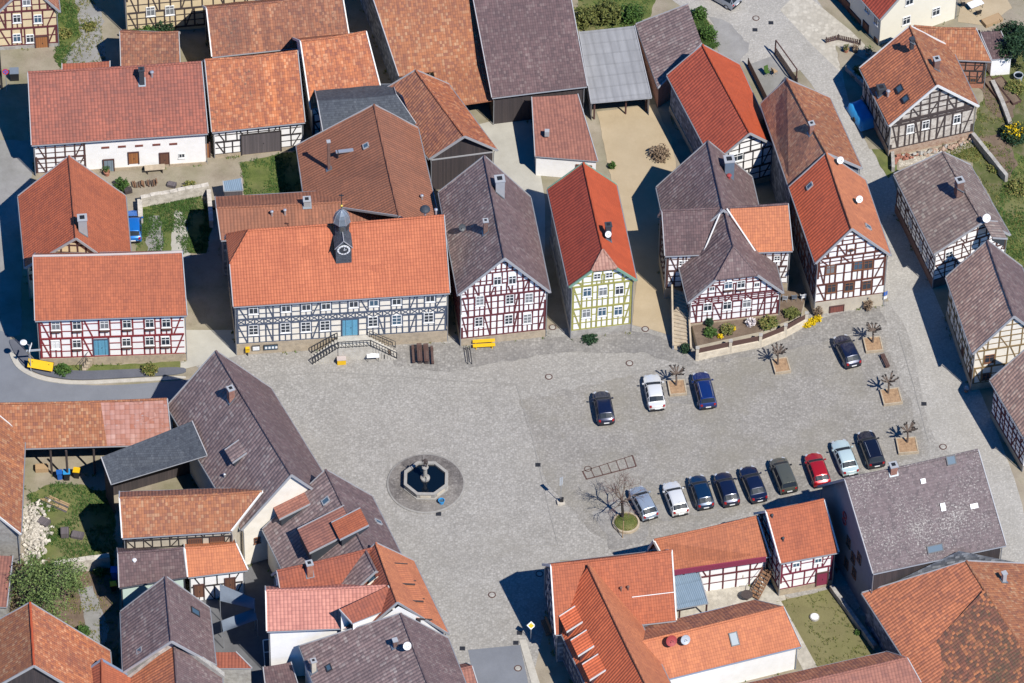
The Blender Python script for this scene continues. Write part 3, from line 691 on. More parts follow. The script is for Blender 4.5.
    # downpipes
    for k in ('AR', 'BR', 'AL'):
        e = p[k]; q = c[k]; out = (q-V((base.x, base.y, 0))).normalized()
        dp = MB(); dp.tube([(e.x*.3+q.x*.7, e.y*.3+q.y*.7, e.z-.3), q+out*.12+V((0, 0, e.z-.9)), q+out*.12+V((0, 0, .1))], .05, gm, 6); part(dp, 'downpipe', root)
    return root, p, facs, roof
def roof_item(root, roof, D, p, it, A, B):
    kind, s, pos, par = it; X = V(pos); e = (B-A).normalized(); eh = V((e.x, e.y, 0)).normalized(); nr = e.cross(p['A'+s]-A).normalized()
    if nr.z < 0: nr = -nr
    dn = nr.cross(e); dn = dn if dn.z < 0 else -dn; dn.normalize(); out = V((dn.x, dn.y, 0)).normalized()
    if kind == 'chimney':
        w, d, h, m = par; g = MB(); c = X+V((0, 0, h/2-.5)); g.obox(c, eh*w/2, out*d/2, V((0, 0, h/2+.5)), m)
        top = X+V((0, 0, h)); g.obox(top+V((0, 0, .04)), eh*(w/2+.07), out*(d/2+.07), V((0, 0, .06)), 'concrete' if m != 'slate_dark' else 'slate_dark')
        if w > .4:
            g.obox(top+V((0, 0, .11)), eh*(w*.28), out*(d*.28), V((0, 0, .04)), 'plastic_black')
        fl = out*(d/2+.1)+eh*0
        g.obox(X+V((0, 0, .0))+nr*.03, e*(w/2+.12), dn*(d/2+.22), nr*.03, 'lead')
        part(g, 'chimney', roof)
    elif kind == 'vent':
        r, h, m = par; g = MB(); g.tube([X-V((0, 0, .2)), X+V((0, 0, h))], r*.45, m, 8); g.lathe(X+V((0, 0, h)), [(r*.8, 0), (r*.7, .08), (.02, .16)], m, 10); part(g, 'roof_vent', roof)
    elif kind == 'dish':
        r, m = par; r *= .78; g = MB(); st = X+out*.15+V((0, 0, .75)); g.tube([X-V((0, 0, .2)), X+V((0, 0, .8))], .035, 'metal_dark', 6)
        ax = V((.35, -.75, .55)).normalized(); a = ax.cross(V((0, 0, 1))).normalized(); b = ax.cross(a); cc = st+ax*.1
        rings = [[cc+(a*math.cos(t*math.pi/8)+b*math.sin(t*math.pi/8))*r*q+ax*(.25*r*q*q) for t in range(16)] for q in (.02, .35, .7, 1.0)]
        for r0, r1 in zip(rings, rings[1:]):
            for k in range(16):
                g.face([r0[k], r0[(k+1) % 16], r1[(k+1) % 16], r1[k]], m)
                g.face([x-ax*.03 for x in (r1[k], r1[(k+1) % 16], r0[(k+1) % 16], r0[k])], m)
        for k in range(16): q = rings[-1]; g.face([q[k], q[(k+1) % 16], q[(k+1) % 16]-ax*.03, q[k]-ax*.03], m)
        g.tube([cc, cc+ax*r*.9-b*.1], .02, 'metal_dark', 5); g.box(cc+ax*r*.9, (.08, .08, .08), 'metal_dark')
        part(g, 'satellite_dish', roof)
    elif kind == 'dome':
        r, m = par; g = MB(); g.tube([X-V((0, 0, .3)), X+V((0, 0, .5))], .12, 'metal_light', 8); g.lathe(X+V((0, 0, .45)), [(.1, 0), (r*.62, .05), (r*.6, .18), (r*.42, .38), (.03, .5)], m, 16); part(g, 'siren', roof)
    elif kind == 'skylight':
        w, l = par; g = MB(); c = X+nr*.05
        for q in (-1, 1): g.obox(c+e*q*w/2, e*.05, dn*(l/2+.05), nr*.07, 'metal_dark' if w > .65 else 'trim_grey'); g.obox(c+dn*q*l/2, e*(w/2+.05), dn*.05, nr*.075, 'metal_dark' if w > .65 else 'trim_grey')
        o = part(g, 'skylight', roof); o2 = MB(); o2.obox(c, e*w/2, dn*l/2, nr*.05, 'pane_sky'); part(o2, 'skylight_pane', roof) if False else None
        me = o.data; b = MB(); b.obox(c, e*(w/2-.03), dn*(l/2-.03), nr*.045, 'pane_sky')
        # glass belongs to the skylight mesh
        bm = bmesh.new(); bm.from_mesh(me); me.materials.append(MATS['pane_sky']); k = len(me.materials)-1; off = V(o['o'])
        for f in b.f: fc = bm.faces.new([bm.verts.new(b.v[i]-off) for i in f]); fc.material_index = k
        bm.to_mesh(me); bm.free()
    elif kind == 'walkway':
        l, w, m = par; g = MB(); g.obox(X+V((0, 0, .35)), eh*0+out*(-l/2)*.0+V((out.x, out.y, 0))*l/2, eh*w/2, V((0, 0, .05)), m)
        for q in (-1, 1): g.obox(X+out*q*l*.4+V((0, 0, .0)), out*.05, eh*w/2, V((0, 0, .4)), 'metal_dark')
        part(g, 'walkway', roof)
    elif kind == 'patch':
        w, l = par; g = MB(); g.obox(X+nr*.06, e*w/2, dn*l/2, nr*.03, 'dish_white'); part(g, 'light_patch', roof)
    elif kind == 'seam':
        w, l = par; g = MB(); g.obox(X+nr*.05, e*w/2, dn*l/2, nr*.03, 'trim_white'); part(g, 'white_seam', roof)
    elif kind == 'dormer':
        w, h, mf, mr = par; slope = -dn.z/math.hypot(dn.x, dn.y); p2 = slope*.42
        depth = h/(slope-p2); depth = min(depth, 6); inw = -out
        f0 = X; t = f0+V((0, 0, h)); bk = t+inw*depth+V((0, 0, depth*p2))
        fr = t+out*.25-V((0, 0, .25*p2)); E = eh*(w/2+.12)
        q = [bk-E, bk+E, fr+E, fr-E]; uv, _ = roof_uv(q, A, B)
        if (q[1]-q[0]).cross(q[2]-q[0]).z < 0: q = q[::-1]; uv = uv[::-1]
        g = MB(); g.solid(q, .12, mr, uv=uv); ew = eh*w/2
        g.face([f0-ew-V((0, 0, .4)), f0+ew-V((0, 0, .4)), t+ew, t-ew], mf)
        for sg in (-1, 1):
            w_ = ew*sg; g.face([f0+w_-V((0, 0, .4)), t+w_, bk+w_, bk+w_-V((0, 0, .5))], mf)
        for sg in (-1, 1): g.obox((fr+bk)/2+E*sg, (bk-fr)/2, eh*.04, V((0, 0, .1)), 'trim_white' if mf == 'plank_red' else ('beam_dark' if mf == 'plank_dark' else 'trim_grey'))  # plank_dark dormers: edging coloured dark as a painted shadow line
        d = part(g, 'dormer', roof)
def build_shed(D, idx):
    q = [V(x) for x in D['quad']]; base = sum(q, V())/4; base.z = 0
    root = thing(D['name'], D['label'], D['cat'], base, world_coords=True); m = D['roof'][0]; g = MB()
    sag(g, [q[0], q[1], q[2], q[3]], m, q[0], q[1], 6, 6, .03, idx*2.3, .14); roof = part(g, 'roof', root)
    cen = sum(q, V())/4; c = [lerp(x, cen, .05) for x in q]; w = MB()
    ar = sum(q[i].x*q[(i+1) % 4].y-q[(i+1) % 4].x*q[i].y for i in range(4))
    F = []
    for i in range(4):
        a, b = c[i], c[(i+1) % 4]
        if i in D.get('open', []): continue
        pts = [V((a.x, a.y, 0)), V((b.x, b.y, 0)), V((b.x, b.y, b.z-.15)), V((a.x, a.y, a.z-.15))]
        w.face(pts if ar > 0 else pts[::-1], D['wall'])
    if w.f: part(w, 'wall', root)
    gt = MB(); a, b = q[3], q[2]; gt.tube([a+V((0, 0, -.1)), b+V((0, 0, -.1))], .07, 'gutter_grey', 6); part(gt, 'gutter', root)
    for a, b in ((q[0], q[3]), (q[1], q[2])):
        vb = MB(); d = (b-a).normalized(); sd = V((d.y, -d.x, 0)).normalized(); vb.obox((a+b)/2-V((0, 0, .03)), d*(b-a).length/2, sd*.05, V((0, 0, .1)), 'trim_grey'); part(vb, 'verge_board', roof)
    for (x, y) in D.get('postsxy', []):
        pm = MB(); pm.tube([(x, y, 0), (x, y, min(t.z for t in q)-.05)], .1, 'beam_brown', 6); part(pm, 'post', root)
    a, b = c[3], c[2]
    if ar > 0: FF = Facade(c[2], c[3], [], 0)
    else: FF = Facade(a, b, [], 0)
    for (_, t, z, ww, hh) in D.get('qwin', []): add_window(root, FF, FF.L*t, z, ww, hh, 'dark')
    for (x, y, z, r, h, mm) in D.get('qventx', []):
        pm = MB(); pm.box((x, y, z+h/2), (r, r, h), mm); part(pm, 'chimney', roof)
    return root, q, F, roof

HOUSES = [
 {'name': 'timbered_house', 'label': 'long half-timbered house with dark red beams, bright orange roof and light blue door', 'cat': 'house', 'roof': ('tile_bright', 'tile_bright'), 'wall': 'plaster_white', 'plinth': (1.15, 'stone_tan'), 'timber': {'m': 'beam_red', 'sides': {'R': [1.15, 4.2, 7.3], 'A': [1.15, 4.2, 7.3]}, 'post': 1.25, 'rails': 2, 'w': 0.2}, 'win': {'R': [(1.78, 6.16, 0.95, 1.3, 'box'), (3.97, 6.12, 0.95, 1.3, 'box'), (6.83, 6.05, 0.95, 1.3, 'box'), (9.17, 6.06, 0.95, 1.3, 'box'), (11.53, 6.01, 0.95, 1.3, 'box'), (13.26, 5.97, 0.95, 1.3, 'box'), (1.65, 3.24, 0.95, 1.3, 'shut'), (3.85, 3.26, 0.95, 1.3, 'box'), (9.02, 3.25, 0.95, 1.3, 'box'), (11.44, 3.28, 0.95, 1.3, 'box'), (13.1, 3.19, 0.95, 1.3, 'box')]}, 'door': {'R': [(6.37, 2.57, 1.45, 2.35, 'door_blue')]}, 'ridge': 'ridge_white', 'barge': 'trim_grey', 'p': {'A': [-49.83, -0.25, 12.23], 'B': [-34.42, 0.69, 12.23], 'AR': [-49.53, -4.99, 7.51], 'BR': [-33.81, -3.85, 7.51], 'AL': [-50.12, 4.5, 7.51], 'BL': [-34.69, 5.24, 7.51]}, 'key': 'H1'},
 {'name': 'house', 'label': 'orange gable roof with grey chimney, tucked behind the long dark red timbered house', 'cat': 'house', 'roof': ('tile_brickrib', 'tile_bright'), 'wall': 'plaster_cream', 'timber': {'m': 'beam_brown', 'sides': {'A': [3.0, 6.2], 'R': [1, 3, 5]}, 'post': 0.9, 'rails': 2, 'w': 0.2}, 'roofitems': [('chimney', 'R', [-45.17, 6.28, 9.16], (0.9, 0.9, 2.0, 'concrete'))], 'p': {'A': [-45.75, 4.47, 10.01], 'B': [-47.22, 16.3, 10.01], 'AL': [-51.34, 4.67, 5.03], 'BL': [-52.78, 15.05, 5.03], 'BR': [-41.46, 16.3, 4.0], 'AR': [-39.99, 4.47, 4.0]}, 'key': 'H2'},
 {'name': 'farmhouse', 'label': 'long farmhouse with wide dark red tiled roof above a white wall with vent slits', 'cat': 'house', 'roof': ('tile_darkred', 'tile_darkred'), 'wall': 'plaster_white', 'plinth': (0.4, 'stone_tan'), 'timber': {'m': 'beam_brown', 'sides': {'R': [0.4, 2.6, 5.0], 'A': [0.4, 2.6, 5.0]}, 'range': {'R': (0, 5.4)}, 'post': 1.0, 'rails': 2, 'w': 0.18}, 'win': {'R': [(7.56, 3.63, 0.85, 0.28, 'slit'), (9.34, 3.61, 0.85, 0.28, 'slit'), (11.18, 3.56, 0.85, 0.28, 'slit'), (13.05, 3.54, 0.85, 0.28, 'slit'), (14.86, 3.48, 0.85, 0.28, 'slit'), (15.72, 1.59, 0.7, 0.7, 'white')]}, 'door': {'R': [(7.82, 0.81, 1.0, 1.9, 'door_grey'), (10.52, 1.7, 1.0, 1.7, 'wood_orange'), (13.83, 1.16, 0.9, 1.9, 'door_brown')]}, 'roofitems': [('chimney', 'R', [-40.15, 27.99, 9.45], (0.55, 0.55, 1.9, 'slate_dark')), ('vent', 'R', [-39.09, 28.5, 9.87], (0.3, 0.6, 'metal_light'))], 'p': {'A': [-52.3, 27.88, 10.72], 'B': [-33.83, 29.9, 10.72], 'AR': [-51.82, 22.43, 5.2], 'BR': [-33.03, 24.67, 5.2], 'AL': [-52.9, 33.33, 5.2], 'BL': [-34.4, 35.16, 5.2]}, 'key': 'H3'},
 {'name': 'outbuilding', 'label': 'small red roofed lean-to with a brick chimney behind the long dark red farmhouse roof', 'cat': 'shed', 'quad': [[-49.41, 35.34, 4.6], [-44.22, 35.85, 4.6], [-44.18, 34.55, 3.6], [-49.37, 34.12, 3.6]], 'roof': ('tile_brick',), 'wall': 'brick', 'roofitems': [], 'key': 'H3b'},
 {'name': 'barn', 'label': 'mottled orange roofed barn with white timbered wall and wide grey plank gate', 'cat': 'barn', 'roof': ('tile_old', 'tile_old'), 'wall': 'plaster_white', 'plinth': (0.5, 'stone_tan'), 'timber': {'m': 'beam_black', 'sides': {'R': [0.5, 2.4, 4.4]}, 'post': 1.1, 'rails': 1, 'w': 0.16}, 'door': {'R': [(5.02, 1.64, 4.2, 3.0, 'plank_grey')]}, 'barge': 'trim_grey', 'p': {'A': [-33.51, 30.81, 10.12], 'B': [-23.63, 32.41, 10.12], 'AR': [-32.66, 25.54, 4.47], 'BR': [-22.71, 27.28, 4.47], 'AL': [-34.36, 36.07, 4.47], 'BL': [-24.46, 37.55, 4.47]}, 'key': 'H4'},
 {'name': 'barn', 'label': 'smaller mottled orange barn roof directly above the dark slate roof', 'cat': 'barn', 'roof': ('tile_old', 'tile_old'), 'wall': 'plaster_white', 'timber': {'m': 'beam_black', 'sides': {'R': [0, 2.4, 4.8]}, 'post': 1.1, 'rails': 1, 'w': 0.16}, 'barge': 'trim_white', 'p': {'A': [-23.36, 34.15, 9.9], 'B': [-16.35, 35.75, 9.9], 'AR': [-22.16, 28.76, 5.04], 'BR': [-14.52, 31.21, 5.04], 'AL': [-24.59, 39.53, 5.04], 'BL': [-17.43, 40.47, 5.04]}, 'key': 'H5'},
 {'name': 'barn', 'label': 'brownish orange barn roof at the top of the picture behind the two mottled barns', 'cat': 'barn', 'roof': ('tile_oldbrown', 'tile_oldbrown'), 'wall': 'plaster_cream', 'timber': {'m': 'beam_black', 'sides': {'A': [0, 2.4, 4.8]}, 'post': 1.1, 'rails': 1, 'w': 0.16}, 'barge': 'trim_white', 'p': {'A': [-33.82, 40.26, 8.58], 'B': [-19.18, 42.79, 8.58], 'AR': [-33.14, 36.36, 5.04], 'BR': [-18.22, 38.97, 5.04], 'AL': [-34.49, 44.16, 5.04], 'BL': [-19.85, 46.65, 5.04]}, 'key': 'H6'},
 {'name': 'great_barn', 'label': 'huge barn half with weathered orange tiles and a slate-hung gable on its left', 'cat': 'barn', 'roof': ('tile_old2', 'tile_old2'), 'wall': 'slate_wall', 'ext': ('R', 0.36, 1.04, 4.3, -1.4), 'timber': {'m': 'beam_black', 'sides': {'R': [0, 2.4, 4.8]}, 'post': 1.5, 'rails': 1, 'w': 0.18}, 'barge': 'trim_grey', 'wallR': 'plaster_cream', 'p': {'A': [-17.58, 44.94, 13.2], 'B': [-6.21, 46.94, 13.2], 'AR': [-12.75, 33.94, 5.0], 'BR': [-2.49, 36.33, 5.0], 'AL': [-19.6, 56.44, 5.0], 'BL': [-8.13, 57.87, 5.0]}, 'key': 'H7o'},
 {'name': 'great_barn', 'label': 'huge barn half with dark purple tiles, between orange barn half and grey carport', 'cat': 'barn', 'roof': ('tile_plum', 'tile_plum'), 'wall': 'plank_dark', 'barge': 'trim_grey', 'p': {'A': [-6.21, 46.94, 13.2], 'B': [4.23, 48.76, 13.2], 'AR': [-2.62, 31.32, 4.6], 'BR': [7.65, 33.32, 4.6], 'AL': [-8.96, 62.7, 4.6], 'BL': [1.51, 64.33, 4.6]}, 'key': 'H7p'},
 {'name': 'barn', 'label': 'brown-orange gabled barn with dark plank gable behind the maroon timbered house', 'cat': 'barn', 'roof': ('tile_brown', 'tile_old'), 'wall': 'plank_dark', 'gband': True, 'barge': 'trim_grey', 'p': {'A': [-5.45, 21.61, 8.6], 'B': [-10.85, 31.35, 8.6], 'AL': [-9.22, 21.38, 5.2], 'BL': [-14.74, 31.27, 5.2], 'AR': [-1.91, 22.89, 5.2], 'BR': [-7.31, 32.63, 5.2]}, 'key': 'H8'},
 {'name': 'annex', 'label': 'low dark slate roof wedged between mottled barn and red-brown roof', 'cat': 'annex', 'roof': ('slate', 'slate'), 'wall': 'plaster_white', 'noridge': True, 'p': {'A': [-21.33, 27.47, 7.6], 'B': [-12.93, 28.58, 7.6], 'AR': [-20.41, 23.25, 5.6], 'BR': [-10.27, 25.28, 5.6], 'AL': [-21.9, 31.74, 5.6], 'BL': [-13.4, 32.16, 5.6]}, 'key': 'H9'},
 {'name': 'house', 'label': 'broad red-brown roof with tall thin chimney behind the clock turret', 'cat': 'house', 'roof': ('tile_redbrown', 'tile_redbrown'), 'wall': 'plank_dark', 'roofitems': [('chimney', 'L', [-19.8, 18.09, 6.83], (0.28, 0.28, 4.2, 'brick_dark')), ('walkway', 'L', [-18.01, 19.34, 8.03], (2.2, 0.45, 'metal_light')), ('skylight', 'L', [-15.87, 19.22, 9.29], (0.6, 0.6)), ('vent', 'R', [-9.79, 13.31, 7.5], (0.25, 0.5, 'metal_light'))], 'p': {'A': [-12.08, 8.16, 10.3], 'B': [-15.16, 24.39, 10.3], 'BL': [-23.47, 23.03, 5.2], 'AL': [-22.29, 14.74, 5.2], 'BR': [-10.48, 25.0, 6.2], 'AR': [-7.4, 8.77, 6.2]}, 'key': 'H10'},
 {'name': 'annex', 'label': 'low red-brown roof strip behind the ridge at the left end of the town hall', 'cat': 'annex', 'roof': ('tile_redbrown', 'tile_redbrown'), 'wall': 'slate_wall', 'roofitems': [('vent', 'R', [-25.58, 10.99, 7.1], (0.25, 0.5, 'metal_light')), ('vent', 'R', [-24.21, 11.15, 7.11], (0.25, 0.6, 'metal_light')), ('chimney', 'R', [-21.92, 12.25, 7.55], (0.7, 0.7, 0.7, 'concrete'))], 'p': {'A': [-31.44, 11.39, 7.6], 'B': [-12.54, 13.3, 7.6], 'AR': [-30.87, 8.28, 6.0], 'BR': [-12.04, 10.17, 6.0], 'AL': [-31.76, 14.53, 6.0], 'BL': [-12.85, 16.44, 6.0]}, 'key': 'H10b'},
 {'name': 'town_hall', 'label': 'long town hall with grey-blue timber frame, clock turret and blue double door', 'cat': 'town hall', 'roof': ('tile_orange', 'tile_orange'), 'wall': 'plaster_cream2', 'plinth': (1.7, 'stone_tan'), 'timber': {'m': 'beam_blue', 'sides': {'R': [1.7, 4.55, 5.4, 7.7], 'A': [1.7, 4.55, 5.4, 7.7]}, 'post': 0.85, 'rails': 2, 'w': 0.17, 'lattice': {'R': (4.55, 5.4)}}, 'win': {'R': [(1.8, 6.85, 1.0, 1.35, 'white'), (5.2, 6.88, 1.0, 1.35, 'white'), (7.31, 6.87, 1.0, 1.35, 'white'), (9.38, 6.83, 1.0, 1.35, 'white'), (12.27, 6.88, 1.0, 1.35, 'white'), (14.38, 6.87, 1.0, 1.35, 'white'), (16.77, 6.84, 1.0, 1.35, 'white'), (20.28, 6.99, 1.0, 1.35, 'white'), (1.74, 3.71, 1.05, 1.55, 'white'), (5.09, 3.75, 1.05, 1.55, 'white'), (7.23, 3.68, 1.05, 1.55, 'white'), (9.24, 3.68, 1.05, 1.55, 'white'), (14.27, 3.82, 1.05, 1.55, 'white'), (16.77, 3.86, 1.05, 1.55, 'white'), (20.13, 3.92, 1.05, 1.55, 'white')]}, 'door': {'R': [(11.87, 3.15, 1.6, 2.45, 'door_blue')]}, 'ridge': 'tile_orange', 'roofitems': [('dome', 'R', [-9.28, 4.76, 14.45], (0.9, 'slate_dark')), ('vent', 'R', [-8.14, 4.85, 14.38], (0.25, 0.5, 'metal_light'))], 'p': {'B': [-7.3, 4.74, 14.13], 'AR': [-29.02, -2.94, 7.95], 'BR': [-6.55, -0.45, 7.95], 'A': [-29.73, 1.89, 14.13], 'AL': [-30.35, 6.74, 7.95], 'BL': [-7.96, 9.94, 7.95]}, 'hip': (2.23, 0.43), 'key': 'H11'},
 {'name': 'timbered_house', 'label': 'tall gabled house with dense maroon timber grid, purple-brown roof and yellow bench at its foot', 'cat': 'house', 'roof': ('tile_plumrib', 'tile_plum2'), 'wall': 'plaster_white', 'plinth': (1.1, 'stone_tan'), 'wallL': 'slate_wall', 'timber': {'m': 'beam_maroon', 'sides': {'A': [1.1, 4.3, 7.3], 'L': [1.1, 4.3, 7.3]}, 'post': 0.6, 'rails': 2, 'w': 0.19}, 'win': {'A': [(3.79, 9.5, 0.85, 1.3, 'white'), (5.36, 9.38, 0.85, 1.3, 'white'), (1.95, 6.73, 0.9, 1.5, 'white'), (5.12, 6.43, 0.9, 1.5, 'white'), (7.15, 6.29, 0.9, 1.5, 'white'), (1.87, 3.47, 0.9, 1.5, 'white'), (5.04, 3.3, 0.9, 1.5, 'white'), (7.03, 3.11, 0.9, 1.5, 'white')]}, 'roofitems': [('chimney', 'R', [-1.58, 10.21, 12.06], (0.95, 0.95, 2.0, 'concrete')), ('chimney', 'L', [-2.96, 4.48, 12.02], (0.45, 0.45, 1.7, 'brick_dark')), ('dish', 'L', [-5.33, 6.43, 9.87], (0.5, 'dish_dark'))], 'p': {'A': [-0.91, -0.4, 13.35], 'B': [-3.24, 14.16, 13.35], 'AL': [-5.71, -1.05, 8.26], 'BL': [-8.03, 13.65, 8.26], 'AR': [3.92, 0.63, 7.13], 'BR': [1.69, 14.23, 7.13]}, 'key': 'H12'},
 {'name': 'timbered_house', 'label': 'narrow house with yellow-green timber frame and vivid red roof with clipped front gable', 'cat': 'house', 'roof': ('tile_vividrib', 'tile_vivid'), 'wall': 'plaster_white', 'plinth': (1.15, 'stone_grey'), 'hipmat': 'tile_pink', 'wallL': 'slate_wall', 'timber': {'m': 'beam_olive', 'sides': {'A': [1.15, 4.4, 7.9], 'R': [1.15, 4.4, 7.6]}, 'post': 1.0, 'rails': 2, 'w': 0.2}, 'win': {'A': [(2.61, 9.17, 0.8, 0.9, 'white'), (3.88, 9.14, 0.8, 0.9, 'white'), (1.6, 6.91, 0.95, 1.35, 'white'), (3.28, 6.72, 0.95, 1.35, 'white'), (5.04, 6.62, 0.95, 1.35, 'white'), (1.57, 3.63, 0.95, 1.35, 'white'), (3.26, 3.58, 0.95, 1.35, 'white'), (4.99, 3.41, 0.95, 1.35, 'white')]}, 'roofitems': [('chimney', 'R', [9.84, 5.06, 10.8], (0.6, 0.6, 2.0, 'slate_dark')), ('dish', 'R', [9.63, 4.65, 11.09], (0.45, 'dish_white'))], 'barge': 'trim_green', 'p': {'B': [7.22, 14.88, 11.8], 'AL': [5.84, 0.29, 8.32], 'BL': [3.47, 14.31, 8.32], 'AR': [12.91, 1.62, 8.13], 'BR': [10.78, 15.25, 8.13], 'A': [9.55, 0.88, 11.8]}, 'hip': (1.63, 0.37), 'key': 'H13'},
 {'name': 'timbered_house', 'label': 'crosswise house whose roof is purple on the left half and orange on the right', 'cat': 'house', 'roof': ('tile_plum', 'tile_plum'), 'split': [('R', 0.54, 'tile_bright2')], 'wall': 'plaster_white', 'plinth': (1.6, 'stone_tan'), 'timber': {'m': 'beam_brown', 'sides': {'R': [1.6, 4.2, 6.8], 'A': [1.6, 4.2, 6.8], 'B': [1.6, 4.2, 6.8]}, 'post': 0.8, 'rails': 2, 'w': 0.18}, 'win': {'R': [(1.61, 5.33, 0.7, 0.8, 'white'), (2.14, 5.37, 0.7, 0.8, 'white'), (11.66, 5.5, 0.7, 0.8, 'white')]}, 'p': {'A': [15.5, 9.03, 10.9], 'B': [28.74, 10.3, 10.9], 'AR': [15.92, 6.21, 7.0], 'BR': [29.36, 7.27, 7.0], 'AL': [15.22, 11.88, 7.0], 'BL': [28.45, 13.36, 7.0]}, 'key': 'H14'},
 {'name': 'house_wing', 'label': 'projecting gable wing with brown timber grid and purple half-hipped roof above the walled flower garden', 'cat': 'house', 'roof': ('tile_plumrib', 'tile_plum2'), 'hipmat': 'tile_plum2', 'wall': 'plaster_white', 'plinth': (1.2, 'stone_tan'), 'timber': {'m': 'beam_maroon', 'sides': {'A': [1.2, 4.0, 7.2], 'L': [1.2, 4.0], 'R': [1.2, 4.0]}, 'post': 0.72, 'rails': 2, 'w': 0.18}, 'win': {'A': [(2.16, 6.28, 0.6, 0.7, 'white'), (6.95, 6.11, 0.6, 0.7, 'white'), (3.9, 6.55, 0.9, 1.15, 'box'), (5.24, 6.45, 0.9, 1.15, 'box'), (1.8, 3.5, 0.95, 1.25, 'white'), (3.89, 3.39, 0.95, 1.25, 'white'), (5.98, 3.36, 0.95, 1.25, 'white')]}, 'noverge': 'B', 'p': {'B': [22.08, 9.72, 10.75], 'AL': [18.38, 1.57, 4.77], 'AR': [28.44, 3.36, 4.68], 'A': [23.34, 2.47, 10.4], 'BL': [17.11, 8.82, 4.77], 'BR': [27.17, 10.61, 4.68]}, 'hip': (1.99, 0.44), 'key': 'H14g'},
 {'name': 'house', 'label': 'purple-brown ribbed roof with blue-grey chimney behind the crosswise house, sandy drive on its left', 'cat': 'house', 'roof': ('tile_plumrib', 'tile_plum2'), 'wall': 'slate_wall', 'roofitems': [('chimney', 'R', [22.63, 16.48, 8.98], (1.0, 1.0, 2.1, 'slate_blue')), ('vent', 'R', [22.67, 15.65, 9.09], (0.35, 0.4, 'paint_red'))], 'p': {'A': [21.92, 8.98, 11.28], 'B': [20.4, 18.92, 11.28], 'BL': [15.11, 18.02, 5.01], 'BR': [25.33, 19.72, 5.03], 'AL': [16.64, 8.08, 5.01], 'AR': [26.86, 9.77, 5.03]}, 'key': 'H15'},
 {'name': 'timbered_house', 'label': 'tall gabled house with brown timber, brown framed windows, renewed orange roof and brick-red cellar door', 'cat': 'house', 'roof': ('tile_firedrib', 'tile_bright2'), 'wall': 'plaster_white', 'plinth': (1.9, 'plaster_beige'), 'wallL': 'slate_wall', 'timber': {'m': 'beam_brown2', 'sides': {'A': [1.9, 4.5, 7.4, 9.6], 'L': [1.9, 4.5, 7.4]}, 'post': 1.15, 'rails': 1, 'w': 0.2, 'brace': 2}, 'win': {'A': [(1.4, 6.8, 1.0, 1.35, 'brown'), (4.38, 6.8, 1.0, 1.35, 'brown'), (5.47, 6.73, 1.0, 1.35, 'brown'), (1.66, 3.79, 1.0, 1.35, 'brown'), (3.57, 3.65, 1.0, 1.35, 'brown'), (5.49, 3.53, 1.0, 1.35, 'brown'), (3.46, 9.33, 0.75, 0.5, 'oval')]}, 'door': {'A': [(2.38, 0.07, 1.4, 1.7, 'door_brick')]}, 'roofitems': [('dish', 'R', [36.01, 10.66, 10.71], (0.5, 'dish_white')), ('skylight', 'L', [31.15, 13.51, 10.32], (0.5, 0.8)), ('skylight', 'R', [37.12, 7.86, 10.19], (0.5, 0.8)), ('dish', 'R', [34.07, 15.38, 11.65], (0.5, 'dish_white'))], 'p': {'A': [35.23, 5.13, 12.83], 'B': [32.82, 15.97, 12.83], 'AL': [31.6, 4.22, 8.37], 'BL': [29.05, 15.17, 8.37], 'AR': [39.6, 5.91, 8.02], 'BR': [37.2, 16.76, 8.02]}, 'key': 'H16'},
 {'name': 'house', 'label': 'older rear house with weathered orange-brown roof running up behind the tall brown timbered gable', 'cat': 'house', 'roof': ('tile_faded', 'tile_old2'), 'wall': 'slate_wall', 'roofitems': [('chimney', 'L', [31.3, 19.89, 11.92], (0.5, 0.5, 1.3, 'brick'))], 'ow': 0.3, 'p': {'A': [32.84, 16.19, 12.6], 'B': [28.89, 27.62, 12.0], 'AL': [29.07, 15.52, 8.0], 'BL': [26.28, 28.22, 7.5], 'AR': [36.89, 18.49, 8.0], 'BR': [33.75, 29.3, 7.5]}, 'key': 'H16b'},
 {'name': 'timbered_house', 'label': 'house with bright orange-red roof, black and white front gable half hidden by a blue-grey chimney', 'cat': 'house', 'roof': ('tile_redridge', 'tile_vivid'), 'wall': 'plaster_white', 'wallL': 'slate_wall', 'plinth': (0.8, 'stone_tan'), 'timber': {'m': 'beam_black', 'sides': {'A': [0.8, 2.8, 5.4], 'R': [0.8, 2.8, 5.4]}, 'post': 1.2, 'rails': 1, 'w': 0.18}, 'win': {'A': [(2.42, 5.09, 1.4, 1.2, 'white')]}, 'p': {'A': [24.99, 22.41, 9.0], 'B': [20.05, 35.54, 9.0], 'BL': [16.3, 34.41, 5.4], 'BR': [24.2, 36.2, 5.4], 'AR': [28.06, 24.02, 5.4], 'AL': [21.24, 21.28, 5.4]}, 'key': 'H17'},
 {'name': 'shed', 'label': 'sloping purple-brown shed roof between the grey carport and the green hedge', 'cat': 'shed', 'quad': [[18.63, 44.78, 6.0], [20.11, 38.72, 6.0], [15.38, 34.38, 3.4], [12.95, 44.15, 3.4]], 'roof': ('tile_plumrib',), 'wall': 'brick', 'key': 'H18'},
 {'name': 'carport', 'label': 'flat grey sheet roofed carport open towards the sandy drive', 'cat': 'carport', 'quad': [[6.75, 42.52, 3.7], [12.83, 43.59, 3.7], [14.69, 33.21, 3.1], [8.12, 32.26, 3.1]], 'roof': ('sheet_grey',), 'wall': 'plaster_white', 'open': [2], 'postsxy': [(11.94, 33.66), (8.51, 32.82), (14.17, 34.17)], 'key': 'H19'},
